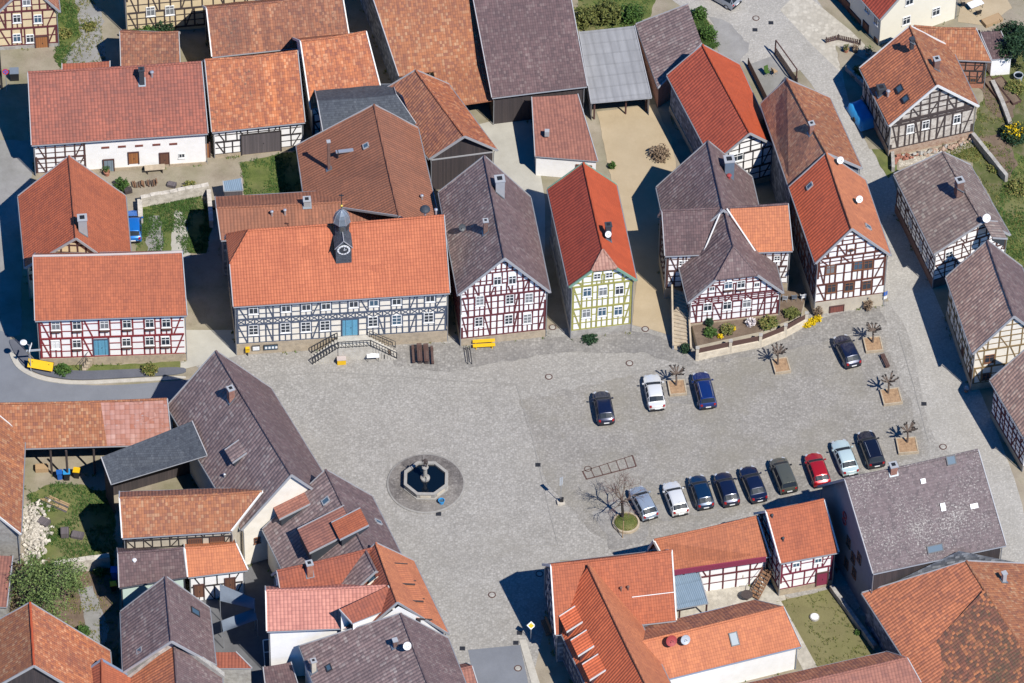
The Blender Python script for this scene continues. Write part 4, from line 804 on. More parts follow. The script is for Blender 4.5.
 {'name': 'outbuilding', 'label': 'small building with pink-red sloping roof and white front beside the sandy drive', 'cat': 'outbuilding', 'quad': [[1.67, 31.5, 4.6], [6.66, 32.08, 4.6], [8.9, 23.44, 3.2], [2.12, 24.02, 3.2]], 'roof': ('tile_pinkred',), 'wall': 'plaster_white', 'qwin': [(2, 0.7, 2.0, 0.5, 0.5), (2, 0.8, 2.0, 0.5, 0.5), (2, 0.9, 2.0, 0.5, 0.5)], 'qventx': [(3.38, 26.41, 4.0, 0.5, 0.7, 'concrete')], 'key': 'H20'},
 {'name': 'timbered_house', 'label': 'weathered house with crooked dark timber gable on a rubble base and brown-orange roof', 'cat': 'house', 'roof': ('tile_brown2', 'tile_old2'), 'wall': 'plaster_grey', 'plinth': (1.0, 'rubble'), 'timber': {'m': 'beam_dark', 'sides': {'A': [1.0, 4.6, 7.4], 'L': [1.0, 4.6]}, 'post': 1.0, 'rails': 1, 'w': 0.22, 'brace': 2}, 'win': {'A': [(2.24, 3.63, 0.85, 1.3, 'white'), (4.0, 3.73, 0.85, 1.3, 'white'), (7.63, 3.51, 0.85, 1.3, 'white')]}, 'roofitems': [('chimney', 'L', [39.42, 31.98, 5.83], (0.8, 0.8, 0.7, 'slate_dark')), ('skylight', 'L', [41.36, 31.09, 7.25], (0.8, 0.7)), ('skylight', 'L', [41.95, 29.5, 7.35], (0.7, 0.7)), ('chimney', 'R', [45.18, 32.67, 8.96], (0.6, 0.6, 1.4, 'brick_dark')), ('chimney', 'R', [42.55, 34.74, 10.78], (0.4, 0.4, 0.5, 'slate_dark')), ('vent', 'L', [40.13, 31.16, 6.22], (0.3, 0.6, 'metal_light'))], 'barge': 'trim_white', 'p': {'A': [45.14, 29.12, 9.96], 'B': [42.49, 38.0, 9.96], 'AL': [40.19, 27.59, 5.1], 'BL': [37.27, 36.29, 5.1], 'AR': [50.02, 30.85, 5.09], 'BR': [47.37, 39.72, 5.09]}, 'key': 'H21'},
 {'name': 'house_wing', 'label': 'orange roofed side wing with brick-filled timber wall, left of a small white shed', 'cat': 'house', 'roof': ('tile_oldbrown', 'tile_old2'), 'wall': 'brick_orange', 'timber': {'m': 'beam_black', 'sides': {'R': [0.9, 2.7, 4.4]}, 'post': 0.95, 'rails': 1, 'w': 0.14}, 'win': {'R': [(4.05, 1.25, 0.7, 0.6, 'dark')]}, 'p': {'A': [43.18, 40.78, 7.2], 'B': [49.9, 40.56, 7.2], 'BR': [51.63, 38.2, 4.6], 'AR': [45.88, 38.37, 4.6], 'AL': [43.25, 43.1, 4.6], 'BL': [49.98, 42.86, 4.6]}, 'key': 'H21w'},
 {'name': 'shed', 'label': 'small white shed with dark purple roof at the right end of the brick wing', 'cat': 'shed', 'quad': [[50.72, 43.9, 3.4], [53.05, 44.05, 3.4], [54.18, 40.7, 2.7], [51.94, 40.35, 2.7]], 'roof': ('tile_plum',), 'wall': 'plaster_white', 'key': 'H22'},
 {'name': 'house', 'label': 'smooth cream-white modern house with red roof corner and brown garage doors at the top edge', 'cat': 'house', 'roof': ('tile_vividrib', 'tile_vivid'), 'wall': 'plaster_pale', 'ow': 0.25, 'oe': 0.2, 'win': {'A': [(3.3, 2.43, 1.0, 1.2, 'white'), (7.05, 2.19, 1.0, 1.2, 'white'), (3.48, 5.38, 1.0, 1.2, 'white')], 'L': [(6.24, 3.52, 0.8, 1.2, 'white'), (8.08, 3.15, 0.8, 1.2, 'white'), (8.3, 0.13, 0.7, 1.0, 'dark')]}, 'door': {'L': [(1.71, 0.25, 2.4, 2.1, 'door_brown'), (3.98, -0.42, 2.4, 2.1, 'door_brown'), (6.27, 0.14, 0.9, 2.0, 'door_brown')]}, 'p': {'A': [43.83, 47.03, 8.7], 'B': [38.9, 54.91, 8.7], 'AL': [39.76, 44.63, 4.2], 'AR': [48.7, 49.21, 4.2], 'BL': [34.83, 52.51, 4.2], 'BR': [43.77, 57.1, 4.2]}, 'key': 'H23'},
 {'name': 'timbered_house', 'label': 'lane-side house with faded purple-grey roof, brick chimney and white timbered gable above the next roof', 'cat': 'house', 'roof': ('tile_plumgrey', 'tile_plumgrey'), 'wall': 'plaster_white', 'plinth': (1.2, 'brick_dark'), 'timber': {'m': 'beam_brown', 'sides': {'A': [1.2, 3.4, 5.6], 'L': [1.2, 3.4, 5.5]}, 'post': 1.1, 'rails': 2, 'w': 0.16}, 'win': {'A': [(1.57, 4.53, 0.9, 1.0, 'white')], 'L': [(4.33, 2.86, 0.8, 1.0, 'white'), (7.48, 2.5, 0.8, 1.0, 'white'), (9.7, 2.13, 0.8, 1.0, 'white')]}, 'roofitems': [('chimney', 'R', [46.97, 14.53, 9.35], (0.75, 0.75, 1.2, 'brick_dark')), ('dish', 'R', [49.51, 10.37, 8.44], (0.6, 'dish_white')), ('dormer', 'R', [51.29, 9.99, 6.88], (2.4, 0.9, 'slate_dark', 'tile_plumgrey'))], 'p': {'A': [49.4, 10.44, 8.52], 'B': [45.54, 20.56, 8.52], 'AL': [44.32, 8.28, 5.67], 'BL': [40.47, 19.91, 5.67], 'BR': [48.78, 22.25, 4.83], 'AR': [52.64, 12.13, 4.83]}, 'key': 'H24'},
 {'name': 'timbered_house', 'label': 'lane-side house with ribbed purple-brown roof and cream gable with ochre timbers', 'cat': 'house', 'roof': ('tile_plumlight', 'tile_plum2'), 'wall': 'plaster_cream2', 'plinth': (1.0, 'stone_tan'), 'timber': {'m': 'beam_ochre', 'sides': {'A': [1.0, 3.4, 6.0], 'L': [1.0, 3.4, 6.0]}, 'post': 1.2, 'rails': 1, 'w': 0.16, 'brace': 2}, 'win': {'A': [(1.62, 4.6, 1.1, 1.2, 'dark'), (1.45, 1.88, 0.9, 1.0, 'dark')], 'L': [(6.43, 1.89, 0.8, 1.1, 'dark'), (9.73, 2.06, 0.8, 1.1, 'dark')]}, 'p': {'A': [51.82, -5.09, 10.95], 'B': [49.51, 5.49, 10.95], 'AL': [47.82, -6.1, 6.08], 'BL': [45.46, 4.71, 6.08], 'AR': [55.85, -4.21, 6.08], 'BR': [53.53, 6.37, 6.08]}, 'key': 'H25'},
 {'name': 'timbered_house', 'label': 'half seen purple roofed house at the right edge with shaded timbered side wall', 'cat': 'house', 'roof': ('tile_plumlight', 'tile_plum2'), 'wall': 'plaster_white', 'plinth': (0.8, 'stone_tan'), 'timber': {'m': 'beam_maroon', 'sides': {'L': [0.8, 3.2, 5.6]}, 'post': 1.0, 'rails': 2, 'w': 0.18}, 'p': {'B': [52.99, -8.62, 9.8], 'BL': [49.55, -9.24, 5.6], 'AL': [52.73, -17.14, 5.6], 'A': [56.17, -16.51, 9.8], 'AR': [59.34, -15.24, 5.6], 'BR': [56.17, -7.34, 5.6]}, 'key': 'H26'},
 {'name': 'warehouse', 'label': 'large building with lichen-speckled grey-brown roof, smooth grey gable wall and rings emblem', 'cat': 'building', 'roof': ('tile_speckle', 'tile_speckle'), 'wall': 'plaster_dkgrey', 'wallR': 'plank_dark', 'win': {'A': [(6.77, 6.16, 0.9, 1.3, 'dark'), (8.06, 5.09, 0.9, 1.3, 'dark'), (9.36, 6.54, 0.9, 1.3, 'dark'), (6.69, 2.72, 0.9, 1.3, 'dark'), (8.56, 3.29, 0.9, 1.3, 'dark')]}, 'roofitems': [('chimney', 'R', [38.35, -29.91, 14.85], (0.7, 0.7, 0.9, 'brick')), ('skylight', 'R', [42.75, -35.11, 9.1], (1.6, 0.7)), ('skylight', 'R', [44.23, -28.23, 14.74], (0.9, 0.9)), ('patch', 'R', [43.49, -31.88, 11.74], (0.5, 0.8)), ('patch', 'R', [46.65, -31.35, 11.36], (0.8, 0.5)), ('patch', 'R', [41.42, -30.22, 13.75], (0.5, 0.5))], 'barge': 'trim_grey', 'p': {'A': [33.47, -31.22, 15.02], 'B': [46.96, -27.08, 15.02], 'AL': [31.33, -25.37, 7.05], 'AR': [36.5, -37.84, 8.3], 'BR': [49.96, -33.81, 8.3], 'BL': [44.82, -21.22, 7.05]}, 'emblemsz': ('A', (5.52, 8.44)), 'key': 'H27'},
 {'name': 'house', 'label': 'big brown-orange patchy roof in the lower right corner below the speckled grey roof', 'cat': 'house', 'roof': ('tile_brown2', 'tile_old2'), 'amp': 0.1, 'wall': 'slate_wall', 'roofitems': [('chimney', 'R', [49.58, -38.22, 7.94], (0.4, 0.4, 1.2, 'concrete'))], 'p': {'B': [45.81, -37.01, 9.5], 'A': [53.38, -53.58, 9.5], 'BL': [35.63, -37.25, 4.5], 'AL': [43.4, -53.59, 4.5], 'AR': [61.64, -49.81, 4.5], 'BR': [54.32, -33.12, 4.5]}, 'key': 'H28'},
 {'name': 'house', 'label': 'low dark purple-red roof cut by the bottom edge, just below the small lawn', 'cat': 'house', 'roof': ('tile_brown', 'tile_pinkred'), 'wall': 'plaster_white', 'p': {'A': [23.11, -52.12, 6.2], 'B': [39.75, -46.93, 6.2], 'BL': [37.84, -44.6, 4.3], 'BR': [41.7, -49.36, 3.9], 'AL': [21.2, -49.79, 4.3], 'AR': [25.06, -54.55, 3.9]}, 'key': 'H29'},
 {'name': 'house', 'label': 'long low house with smooth orange roof, white wall and blue gutter beside the small lawn', 'cat': 'house', 'roof': ('tile_brown', 'tile_bright2'), 'wall': 'plaster_white', 'gutter': 'gutter_blue', 'roofitems': [('dish', 'R', [16.23, -45.54, 6.04], (0.75, 'paint_red')), ('dish', 'R', [17.63, -45.26, 5.9], (0.65, 'dish_grey')), ('skylight', 'R', [22.64, -44.24, 5.41], (0.8, 1.3))], 'p': {'B': [27.57, -40.98, 6.6], 'A': [13.23, -45.81, 6.6], 'BL': [24.76, -38.32, 4.4], 'BR': [29.39, -43.84, 4.0], 'AL': [10.42, -43.15, 4.4], 'AR': [15.05, -48.67, 4.0]}, 'key': 'H30'},
 {'name': 'house', 'label': 'corner house with orange roof facing the lower square, white seam halfway down its tiles', 'cat': 'house', 'roof': ('tile_bright', 'tile_bright'), 'wall': 'slate_wall', 'barge': 'trim_white', 'timber': {'m': 'beam_blue', 'sides': {'A': [0.5, 2.7, 5.0]}, 'post': 1.0, 'rails': 1, 'w': 0.16}, 'wallA': 'plaster_white', 'roofitems': [('vent', 'R', [11.31, -40.09, 7.74], (0.2, 0.35, 'brick_dark')), ('vent', 'R', [12.01, -39.96, 7.75], (0.2, 0.35, 'brick_dark')), ('seam', 'R', [14.53, -40.08, 7.11], (4.3, 0.07))], 'p': {'A': [4.27, -39.11, 10.26], 'B': [16.31, -36.98, 10.26], 'BR': [16.89, -41.56, 4.96], 'AR': [4.85, -43.69, 4.96], 'AL': [3.47, -34.57, 4.96], 'BL': [15.51, -32.43, 4.96]}, 'key': 'H31'},
 {'name': 'house_wing', 'label': 'cross wing of the corner house with ribbed orange roof and three shed dormers', 'cat': 'house', 'roof': ('tile_orangerib', 'tile_bright2'), 'wall': 'plaster_white', 'wallL': 'slate_wall', 'timber': {'m': 'beam_blue', 'sides': {'L': [0.5, 2.7, 5.0]}, 'post': 1.0, 'rails': 1, 'w': 0.16}, 'roofitems': [('dormer', 'L', [5.79, -43.49, 5.45], (1.9, 1.1, 'plank_red', 'tile_orangerib')), ('dormer', 'L', [6.95, -46.55, 5.46], (1.9, 1.1, 'plank_red', 'tile_orangerib')), ('dormer', 'L', [8.11, -49.59, 5.46], (1.9, 1.1, 'plank_red', 'tile_orangerib'))], 'barge': 'trim_white', 'noverge': 'B', 'p': {'B': [8.01, -39.05, 10.3], 'A': [13.71, -54.1, 10.3], 'BL': [4.71, -41.61, 5.0], 'AL': [10.41, -56.65, 5.0], 'AR': [17.44, -52.69, 5.0], 'BR': [11.74, -37.64, 5.0]}, 'key': 'H31b'},
 {'name': 'outbuilding', 'label': 'long red tiled outbuilding with wine-red balcony beam facing a pale paved yard', 'cat': 'outbuilding', 'roof': ('tile_rose', 'tile_rose'), 'wall': 'plaster_white', 'timber': {'m': 'beam_maroon', 'sides': {'R': [0, 2.4, 4.6]}, 'post': 1.3, 'rails': 1, 'w': 0.18}, 'fascia': 'paint_wine', 'barge': 'trim_white', 'p': {'A': [14.62, -33.63, 7.9], 'B': [25.03, -30.29, 7.9], 'AR': [16.33, -34.76, 4.6], 'BR': [26.44, -32.69, 4.6], 'AL': [14.13, -32.1, 4.6], 'BL': [24.2, -27.7, 4.6]}, 'key': 'H32'},
 {'name': 'timbered_house', 'label': 'small square house with wine-red timbers, red door and orange roof above the lawn', 'cat': 'house', 'roof': ('tile_bright2', 'tile_bright'), 'wall': 'plaster_white', 'plinth': (0.9, 'stone_tan'), 'wallA': 'plaster_white', 'timber': {'m': 'beam_wine', 'sides': {'R': [0.9, 3.2, 5.6], 'A': [0.9, 3.2, 5.6]}, 'post': 1.1, 'rails': 1, 'w': 0.18}, 'win': {'R': [(1.59, 4.36, 0.8, 0.7, 'white'), (3.9, 4.4, 0.8, 0.7, 'white')]}, 'door': {'R': [(4.43, 1.43, 1.1, 1.9, 'paint_wine')]}, 'roofitems': [('vent', 'R', [26.46, -31.55, 9.34], (0.2, 0.3, 'slate_dark')), ('vent', 'R', [27.63, -32.91, 7.4], (0.2, 0.3, 'slate_dark'))], 'barge': 'trim_white', 'p': {'A': [25.83, -31.25, 9.9], 'B': [31.7, -29.58, 9.9], 'BR': [33.31, -32.85, 5.6], 'AR': [27.43, -34.43, 5.6], 'AL': [24.88, -27.88, 5.6], 'BL': [30.72, -26.13, 5.6]}, 'key': 'H33'},
 {'name': 'canopy', 'label': 'light blue corrugated sheet canopy on posts in the paved yard', 'cat': 'canopy', 'quad': [[16.78, -34.0, 3.3], [19.18, -33.22, 3.3], [20.21, -37.42, 2.7], [17.06, -38.27, 2.7]], 'roof': ('sheet_blue',), 'wall': 'paint_wine', 'open': [0, 1, 2, 3], 'postsxy': [(17.37, -37.74), (20.1, -37.03), (17.19, -33.81), (19.43, -33.24)], 'key': 'H34'},
 {'name': 'house', 'label': 'large steep purple-brown roof with brick chimney and cream gable, left of the square', 'cat': 'house', 'roof': ('tile_plumrib', 'tile_plum2'), 'wall': 'plaster_cream2', 'roofitems': [('chimney', 'L', [-28.49, -18.73, 11.31], (0.6, 0.6, 1.6, 'brick')), ('dormer', 'L', [-28.3, -24.6, 8.46], (1.7, 0.9, 'slate_dark', 'tile_plumrib')), ('vent', 'L', [-28.93, -25.71, 7.24], (0.2, 0.4, 'metal_light'))], 'win': {'A': [(1.38, 3.45, 0.7, 0.9, 'dark')]}, 'p': {'A': [-21.92, -29.67, 12.39], 'B': [-30.25, -13.17, 12.39], 'BL': [-35.35, -15.23, 6.08], 'BR': [-24.85, -11.03, 4.41], 'AL': [-27.02, -31.72, 6.08], 'AR': [-16.52, -27.53, 4.41]}, 'key': 'H35'},
 {'name': 'lean_to', 'label': 'dark grey slate lean-to roof between orange open shed and steep purple-brown roof', 'cat': 'lean-to', 'quad': [[-41.69, -22.59, 6.4], [-32.55, -18.81, 7.9], [-30.86, -22.68, 7.1], [-40.59, -24.99, 5.0]], 'roof': ('slate',), 'wall': 'plank_dark', 'open': [2], 'key': 'H36'},
 {'name': 'open_shed', 'label': 'long open-fronted shed with orange roof turning pale pink at its right end along the street', 'cat': 'shed', 'roof': ('tile_old2', 'tile_old2'), 'split': [('R', 0.64, 'tile_palepink')], 'wall': 'plank_dark', 'wallL': 'stone_grey', 'open': ['R'], 'oe': 0.15, 'p': {'A': [-54.1, -17.35, 8.3], 'B': [-35.23, -16.23, 8.3], 'AR': [-53.06, -20.3, 4.7], 'BR': [-34.68, -19.19, 4.7], 'AL': [-54.28, -14.35, 4.7], 'BL': [-35.41, -13.24, 4.7]}, 'postsxy': [(-47.18, -19.49), (-45.48, -20.27), (-42.75, -19.39)], 'key': 'H37'},
 {'name': 'house', 'label': 'orange roof with white verge cut by the left edge beside the rubble heap', 'cat': 'house', 'roof': ('tile_old2', 'tile_old2'), 'wall': 'stone_grey', 'barge': 'trim_white', 'p': {'BR': [-49.74, -19.02, 5.2], 'AR': [-49.27, -32.02, 5.2], 'B': [-54.72, -17.6, 9.8], 'A': [-54.16, -30.75, 9.8], 'AL': [-58.99, -30.95, 5.2], 'BL': [-59.62, -17.8, 5.2]}, 'key': 'H38'},
 {'name': 'timbered_building', 'label': 'low building with orange roof and black timbered beige wall above two small lean-to roofs', 'cat': 'house', 'roof': ('tile_brown', 'tile_old2'), 'wall': 'plaster_beige', 'timber': {'m': 'beam_black', 'sides': {'R': [5.0, 6.2, 7.1]}, 'post': 0.85, 'rails': 0, 'w': 0.13}, 'win': {'R': [(6.99, 5.64, 1.4, 0.75, 'grid'), (9.21, 5.77, 1.4, 0.75, 'grid')]}, 'barge': 'trim_white', 'p': {'A': [-39.19, -30.93, 9.8], 'B': [-24.92, -29.74, 9.8], 'AR': [-38.84, -33.99, 7.2], 'BR': [-27.96, -32.82, 7.2], 'AL': [-39.45, -27.86, 7.2], 'BL': [-25.15, -26.94, 7.2]}, 'key': 'H39'},
 {'name': 'lean_to', 'label': 'purple-brown tiled lean-to with mint green wall and white roof vent', 'cat': 'lean-to', 'roof': ('tile_plum', 'tile_plum'), 'wall': 'plaster_mint', 'roofitems': [('vent', 'R', [-37.5, -36.5, 6.48], (0.3, 0.3, 'dish_white'))], 'gutter': 'gutter_dark', 'p': {'A': [-39.16, -36.05, 7.3], 'B': [-32.67, -35.25, 7.3], 'AR': [-38.96, -38.63, 5.0], 'BR': [-32.29, -37.05, 5.0], 'AL': [-39.47, -33.49, 5.0], 'BL': [-32.9, -33.43, 5.0]}, 'key': 'H40'},
 {'name': 'lean_to', 'label': 'small bright orange lean-to roof over a white timbered wall with brown doors', 'cat': 'lean-to', 'roof': ('tile_bright2', 'tile_bright2'), 'wall': 'plaster_white', 'timber': {'m': 'beam_black', 'sides': {'R': [0, 2.2, 4.2]}, 'post': 1.2, 'rails': 0, 'w': 0.14}, 'door': {'R': [(0.78, 1.51, 0.9, 1.9, 'door_brown'), (3.95, 2.03, 0.9, 1.8, 'door_brown')]}, 'barge': 'trim_white', 'p': {'A': [-32.56, -34.16, 6.0], 'B': [-27.46, -33.51, 6.0], 'BR': [-26.23, -35.52, 4.4], 'AR': [-32.19, -36.61, 4.4], 'AL': [-32.87, -31.69, 4.4], 'BL': [-27.72, -31.39, 4.4]}, 'key': 'H41'},
 {'name': 'house', 'label': 'purple gable roofed house with one open skylight, right behind the mint green wall', 'cat': 'house', 'roof': ('tile_plumrib', 'tile_plum2'), 'wall': 'plaster_grey', 'roofitems': [('skylight', 'R', [-31.11, -43.01, 6.67], (0.7, 1.1)), ('skylight', 'L', [-36.35, -48.03, 6.55], (0.6, 0.6))], 'p': {'A': [-33.05, -49.25, 9.71], 'B': [-34.05, -41.01, 9.71], 'AL': [-37.98, -49.55, 5.01], 'BL': [-38.66, -41.76, 5.01], 'AR': [-28.83, -48.33, 4.92], 'BR': [-29.8, -41.0, 4.92]}, 'key': 'H42'},
 {'name': 'house', 'label': 'brown-red roof with thick white parapet on its rear gable at the bottom left', 'cat': 'house', 'roof': ('tile_brown2', 'tile_plum2'), 'wall': 'plaster_pale', 'parapet': 'stone_grey', 'p': {'B': [-32.9, -48.02, 8.2], 'A': [-31.75, -59.18, 8.2], 'BL': [-37.52, -49.47, 4.2], 'BR': [-28.2, -49.13, 4.2], 'AL': [-36.36, -60.63, 4.2], 'AR': [-27.05, -60.3, 4.2]}, 'key': 'H43'},
 {'name': 'barn', 'label': 'orange roofed barn with black plank gable in the bottom left corner', 'cat': 'barn', 'roof': ('tile_old2', 'tile_old'), 'wall': 'plank_dark', 'ridge': 'tile_vivid', 'p': {'A': [-46.19, -54.13, 11.57], 'B': [-47.1, -46.21, 11.57], 'BL': [-54.86, -46.46, 5.05], 'BR': [-39.52, -45.95, 3.9], 'AL': [-53.94, -54.38, 5.05], 'AR': [-38.6, -53.87, 3.9]}, 'key': 'H44'},
 {'name': 'annex', 'label': 'small orange gable roof with blue-grey metal verges at the bottom edge', 'cat': 'annex', 'roof': ('tile_brick', 'tile_bright'), 'wall': 'plaster_grey', 'barge': 'gutter_blue', 'p': {'B': [-40.06, -49.22, 6.5], 'A': [-39.27, -58.63, 6.5], 'BL': [-44.22, -50.71, 3.5], 'BR': [-36.04, -49.76, 3.5], 'AL': [-43.43, -60.12, 3.5], 'AR': [-35.25, -59.18, 3.5]}, 'key': 'H45'},
 {'name': 'house', 'label': 'purple-brown house with box dormers on its yard side and plain slope towards the fountain', 'cat': 'house', 'roof': ('tile_plumrib', 'tile_plum2'), 'wall': 'plaster_cream2', 'roofitems': [('dormer', 'L', [-20.31, -35.54, 7.19], (3.2, 2.0, 'slate_dark', 'tile_pinkred')), ('dormer', 'L', [-17.08, -35.35, 9.4], (2.2, 1.2, 'slate_dark', 'tile_bright')), ('dormer', 'L', [-23.44, -30.32, 6.55], (2.6, 1.3, 'slate_dark', 'tile_pinkred')), ('skylight', 'L', [-18.43, -30.81, 9.75], (0.6, 0.8)), ('skylight', 'R', [-13.21, -30.85, 6.66], (0.5, 0.9)), ('dish', 'L', [-22.26, -28.79, 7.75], (0.6, 'dish_white'))], 'p': {'B': [-18.57, -27.4, 10.6], 'A': [-13.12, -40.56, 10.6], 'BL': [-24.89, -30.97, 5.4], 'BR': [-13.95, -26.5, 5.6], 'AL': [-19.44, -44.13, 5.4], 'AR': [-8.5, -39.66, 5.6]}, 'key': 'H46A'},
 {'name': 'house', 'label': 'orange roofed house facing the square with three slim shed dormers on its slope', 'cat': 'house', 'roof': ('tile_brick', 'tile_bright2'), 'wall': 'plaster_white', 'roofitems': [('dormer', 'R', [-9.87, -39.62, 8.31], (2.5, 0.75, 'plank_dark', 'tile_bright2')), ('dormer', 'R', [-8.97, -41.53, 7.98], (2.5, 0.75, 'plank_dark', 'tile_bright2')), ('dormer', 'R', [-8.08, -43.6, 7.71], (2.5, 0.75, 'plank_dark', 'tile_bright2')), ('skylight', 'L', [-13.63, -40.39, 9.75], (1.7, 0.9)), ('skylight', 'L', [-15.81, -37.82, 8.25], (0.8, 0.5))], 'p': {'B': [-13.21, -37.43, 11.2], 'A': [-10.87, -45.0, 11.2], 'BR': [-9.46, -35.84, 6.6], 'AR': [-5.78, -45.01, 6.4], 'AL': [-15.51, -46.43, 6.4], 'BL': [-17.08, -38.63, 6.6]}, 'key': 'H46B'},
 {'name': 'house_wing', 'label': 'dark red roof strip with orange brick chimney above the pink tiled wing', 'cat': 'house', 'roof': ('tile_brick', 'tile_brick'), 'wall': 'plaster_white', 'roofitems': [('chimney', 'R', [-19.75, -40.31, 9.8], (0.6, 0.6, 1.5, 'brick_orange'))], 'p': {'A': [-22.96, -40.79, 10.6], 'B': [-13.41, -37.58, 10.6], 'AR': [-22.33, -42.8, 7.6], 'BR': [-12.78, -39.6, 7.6], 'AL': [-23.63, -38.78, 7.6], 'BL': [-14.08, -35.58, 7.6]}, 'key': 'H46W'},
 {'name': 'house_wing', 'label': 'wing with pinkish red pantiles over a white wall with dark ornamental gate', 'cat': 'house', 'roof': ('tile_pinkrib', 'tile_pinkrib'), 'wall': 'plaster_white', 'barge': 'trim_white', 'p': {'A': [-23.95, -43.34, 10.6], 'B': [-11.91, -42.43, 10.6], 'AR': [-23.79, -46.21, 7.8], 'BR': [-11.41, -45.29, 7.8], 'AL': [-24.16, -40.47, 7.8], 'BL': [-12.12, -39.55, 7.8]}, 'key': 'H46C'},
 {'name': 'annex', 'label': 'small brown-red roof wedge over a white wall touching the ridge of the dormered orange house', 'cat': 'annex', 'quad': [[-16.59, -45.91, 11.0], [-11.87, -42.78, 11.0], [-10.71, -44.09, 9.7], [-15.33, -46.59, 9.7]], 'open': [3], 'roof': ('tile_brick',), 'wall': 'plaster_white', 'key': 'H46D'},
 {'name': 'house', 'label': 'wide purple roof with a slender pale chimney and round dish at the bottom edge', 'cat': 'house', 'roof': ('tile_plumrib', 'tile_plum2'), 'wall': 'plaster_white', 'roofitems': [('chimney', 'L', [-19.06, -49.76, 6.02], (0.45, 0.45, 1.6, 'plaster_beige')), ('chimney', 'L', [-10.99, -49.76, 10.17], (0.4, 0.4, 0.9, 'brick_dark')), ('dish', 'L', [-9.69, -50.66, 10.69], (0.55, 'dish_white')), ('skylight', 'L', [-17.52, -49.95, 6.78], (0.7, 0.5))], 'p': {'B': [-10.51, -46.3, 11.0], 'A': [-6.37, -58.98, 11.0], 'BL': [-20.57, -46.43, 5.8], 'BR': [-5.84, -45.89, 6.8], 'AL': [-16.44, -59.11, 5.8], 'AR': [-1.7, -58.57, 6.8]}, 'key': 'H46E'},
 {'name': 'annex', 'label': 'short pink-red roof at the bottom edge right of the wide purple roof', 'cat': 'annex', 'roof': ('tile_pinkred', 'tile_pinkred'), 'wall': 'plaster_white', 'p': {'A': [-8.22, -50.45, 6.4], 'B': [-3.4, -49.14, 6.4], 'BR': [-2.25, -51.53, 3.8], 'AR': [-7.07, -52.84, 3.8], 'AL': [-8.9, -47.94, 3.8], 'BL': [-4.08, -46.63, 3.8]}, 'key': 'H46F'},
 {'name': 'timbered_house', 'label': 'cream gabled house with red-brown timbers and orange-brown door in the top left corner', 'cat': 'house', 'roof': ('tile_old2', 'tile_brown'), 'wall': 'plaster_cream', 'plinth': (0.5, 'stone_grey'), 'timber': {'m': 'beam_maroon', 'sides': {'A': [0.5, 3.1, 5.9]}, 'post': 0.95, 'rails': 1, 'w': 0.2}, 'win': {'A': [(3.24, 7.19, 0.9, 1.25, 'white'), (2.08, 4.66, 0.9, 1.25, 'white'), (4.35, 4.4, 0.9, 1.25, 'white'), (1.93, 1.68, 0.9, 1.25, 'white'), (3.36, 1.44, 0.9, 1.25, 'white')]}, 'door': {'A': [(4.61, 0.73, 1.3, 1.9, 'wood_orange')]}, 'p': {'A': [-53.33, 42.46, 9.6], 'B': [-54.9, 52.74, 9.6], 'AL': [-57.17, 41.45, 5.6], 'AR': [-50.02, 42.29, 5.6], 'BL': [-58.74, 51.73, 5.6], 'BR': [-51.59, 52.57, 5.6]}, 'key': 'H47'},
 {'name': 'timbered_house', 'label': 'cream house with dark timber grid and blue front door at the top edge behind shrubs', 'cat': 'house', 'roof': ('tile_old2', 'tile_old2'), 'wall': 'plaster_cream', 'timber': {'m': 'beam_dark', 'sides': {'R': [0.6, 3.4, 6.8]}, 'post': 1.15, 'rails': 2, 'w': 0.18}, 'win': {'R': [(2.62, 3.4, 1.0, 1.4, 'white'), (4.73, 3.3, 1.0, 1.4, 'white')]}, 'door': {'R': [(12.52, 1.8, 1.5, 2.2, 'door_blue2')]}, 'p': {'A': [-43.35, 45.78, 11.0], 'B': [-23.95, 48.92, 11.0], 'AR': [-43.17, 43.95, 7.0], 'BR': [-23.72, 47.08, 7.0], 'AL': [-43.64, 47.59, 7.0], 'BL': [-24.25, 50.75, 7.0]}, 'key': 'H48'},
 {'name': 'shed', 'label': 'plain orange roofed shed just behind the long dark red farmhouse', 'cat': 'shed', 'roof': ('tile_oldbrown', 'tile_oldbrown'), 'wall': 'plaster_cream', 'barge': 'trim_grey', 'p': {'A': [-43.26, 38.99, 6.0], 'B': [-36.88, 39.08, 6.0], 'AR': [-43.08, 36.2, 3.5], 'BR': [-36.68, 36.66, 3.5], 'AL': [-43.3, 41.78, 3.5], 'BL': [-36.92, 41.5, 3.5]}, 'key': 'H49'},
 {'name': 'shed', 'label': 'narrow dusty pink shed roof at the left edge below the rubble heap', 'cat': 'shed', 'quad': [[-54.41, -33.43, 3.6], [-50.05, -33.59, 3.6], [-50.26, -39.78, 3.0], [-53.99, -39.6, 3.0]], 'roof': ('tile_pinkred',), 'wall': 'stone_grey', 'key': 'H50'},
 {'name': 'shed', 'label': 'small red stepped roof beside a stone wall top at the bottom of the shaded yard', 'cat': 'shed', 'quad': [[-29.39, -45.45, 3.4], [-26.99, -45.39, 3.4], [-25.35, -46.92, 2.8], [-29.13, -47.0, 2.8]], 'roof': ('tile_brick',), 'wall': 'stone_grey', 'key': 'H51'},
 {'name': 'shed', 'label': 'low grey metal roof beside a brown gate in the yard above the town hall', 'cat': 'shed', 'quad': [[-31.27, 20.08, 2.6], [-29.36, 20.57, 2.6], [-29.09, 19.08, 2.3], [-31.12, 18.89, 2.3]], 'roof': ('sheet_blue',), 'wall': 'plank_grey', 'key': 'H52'},
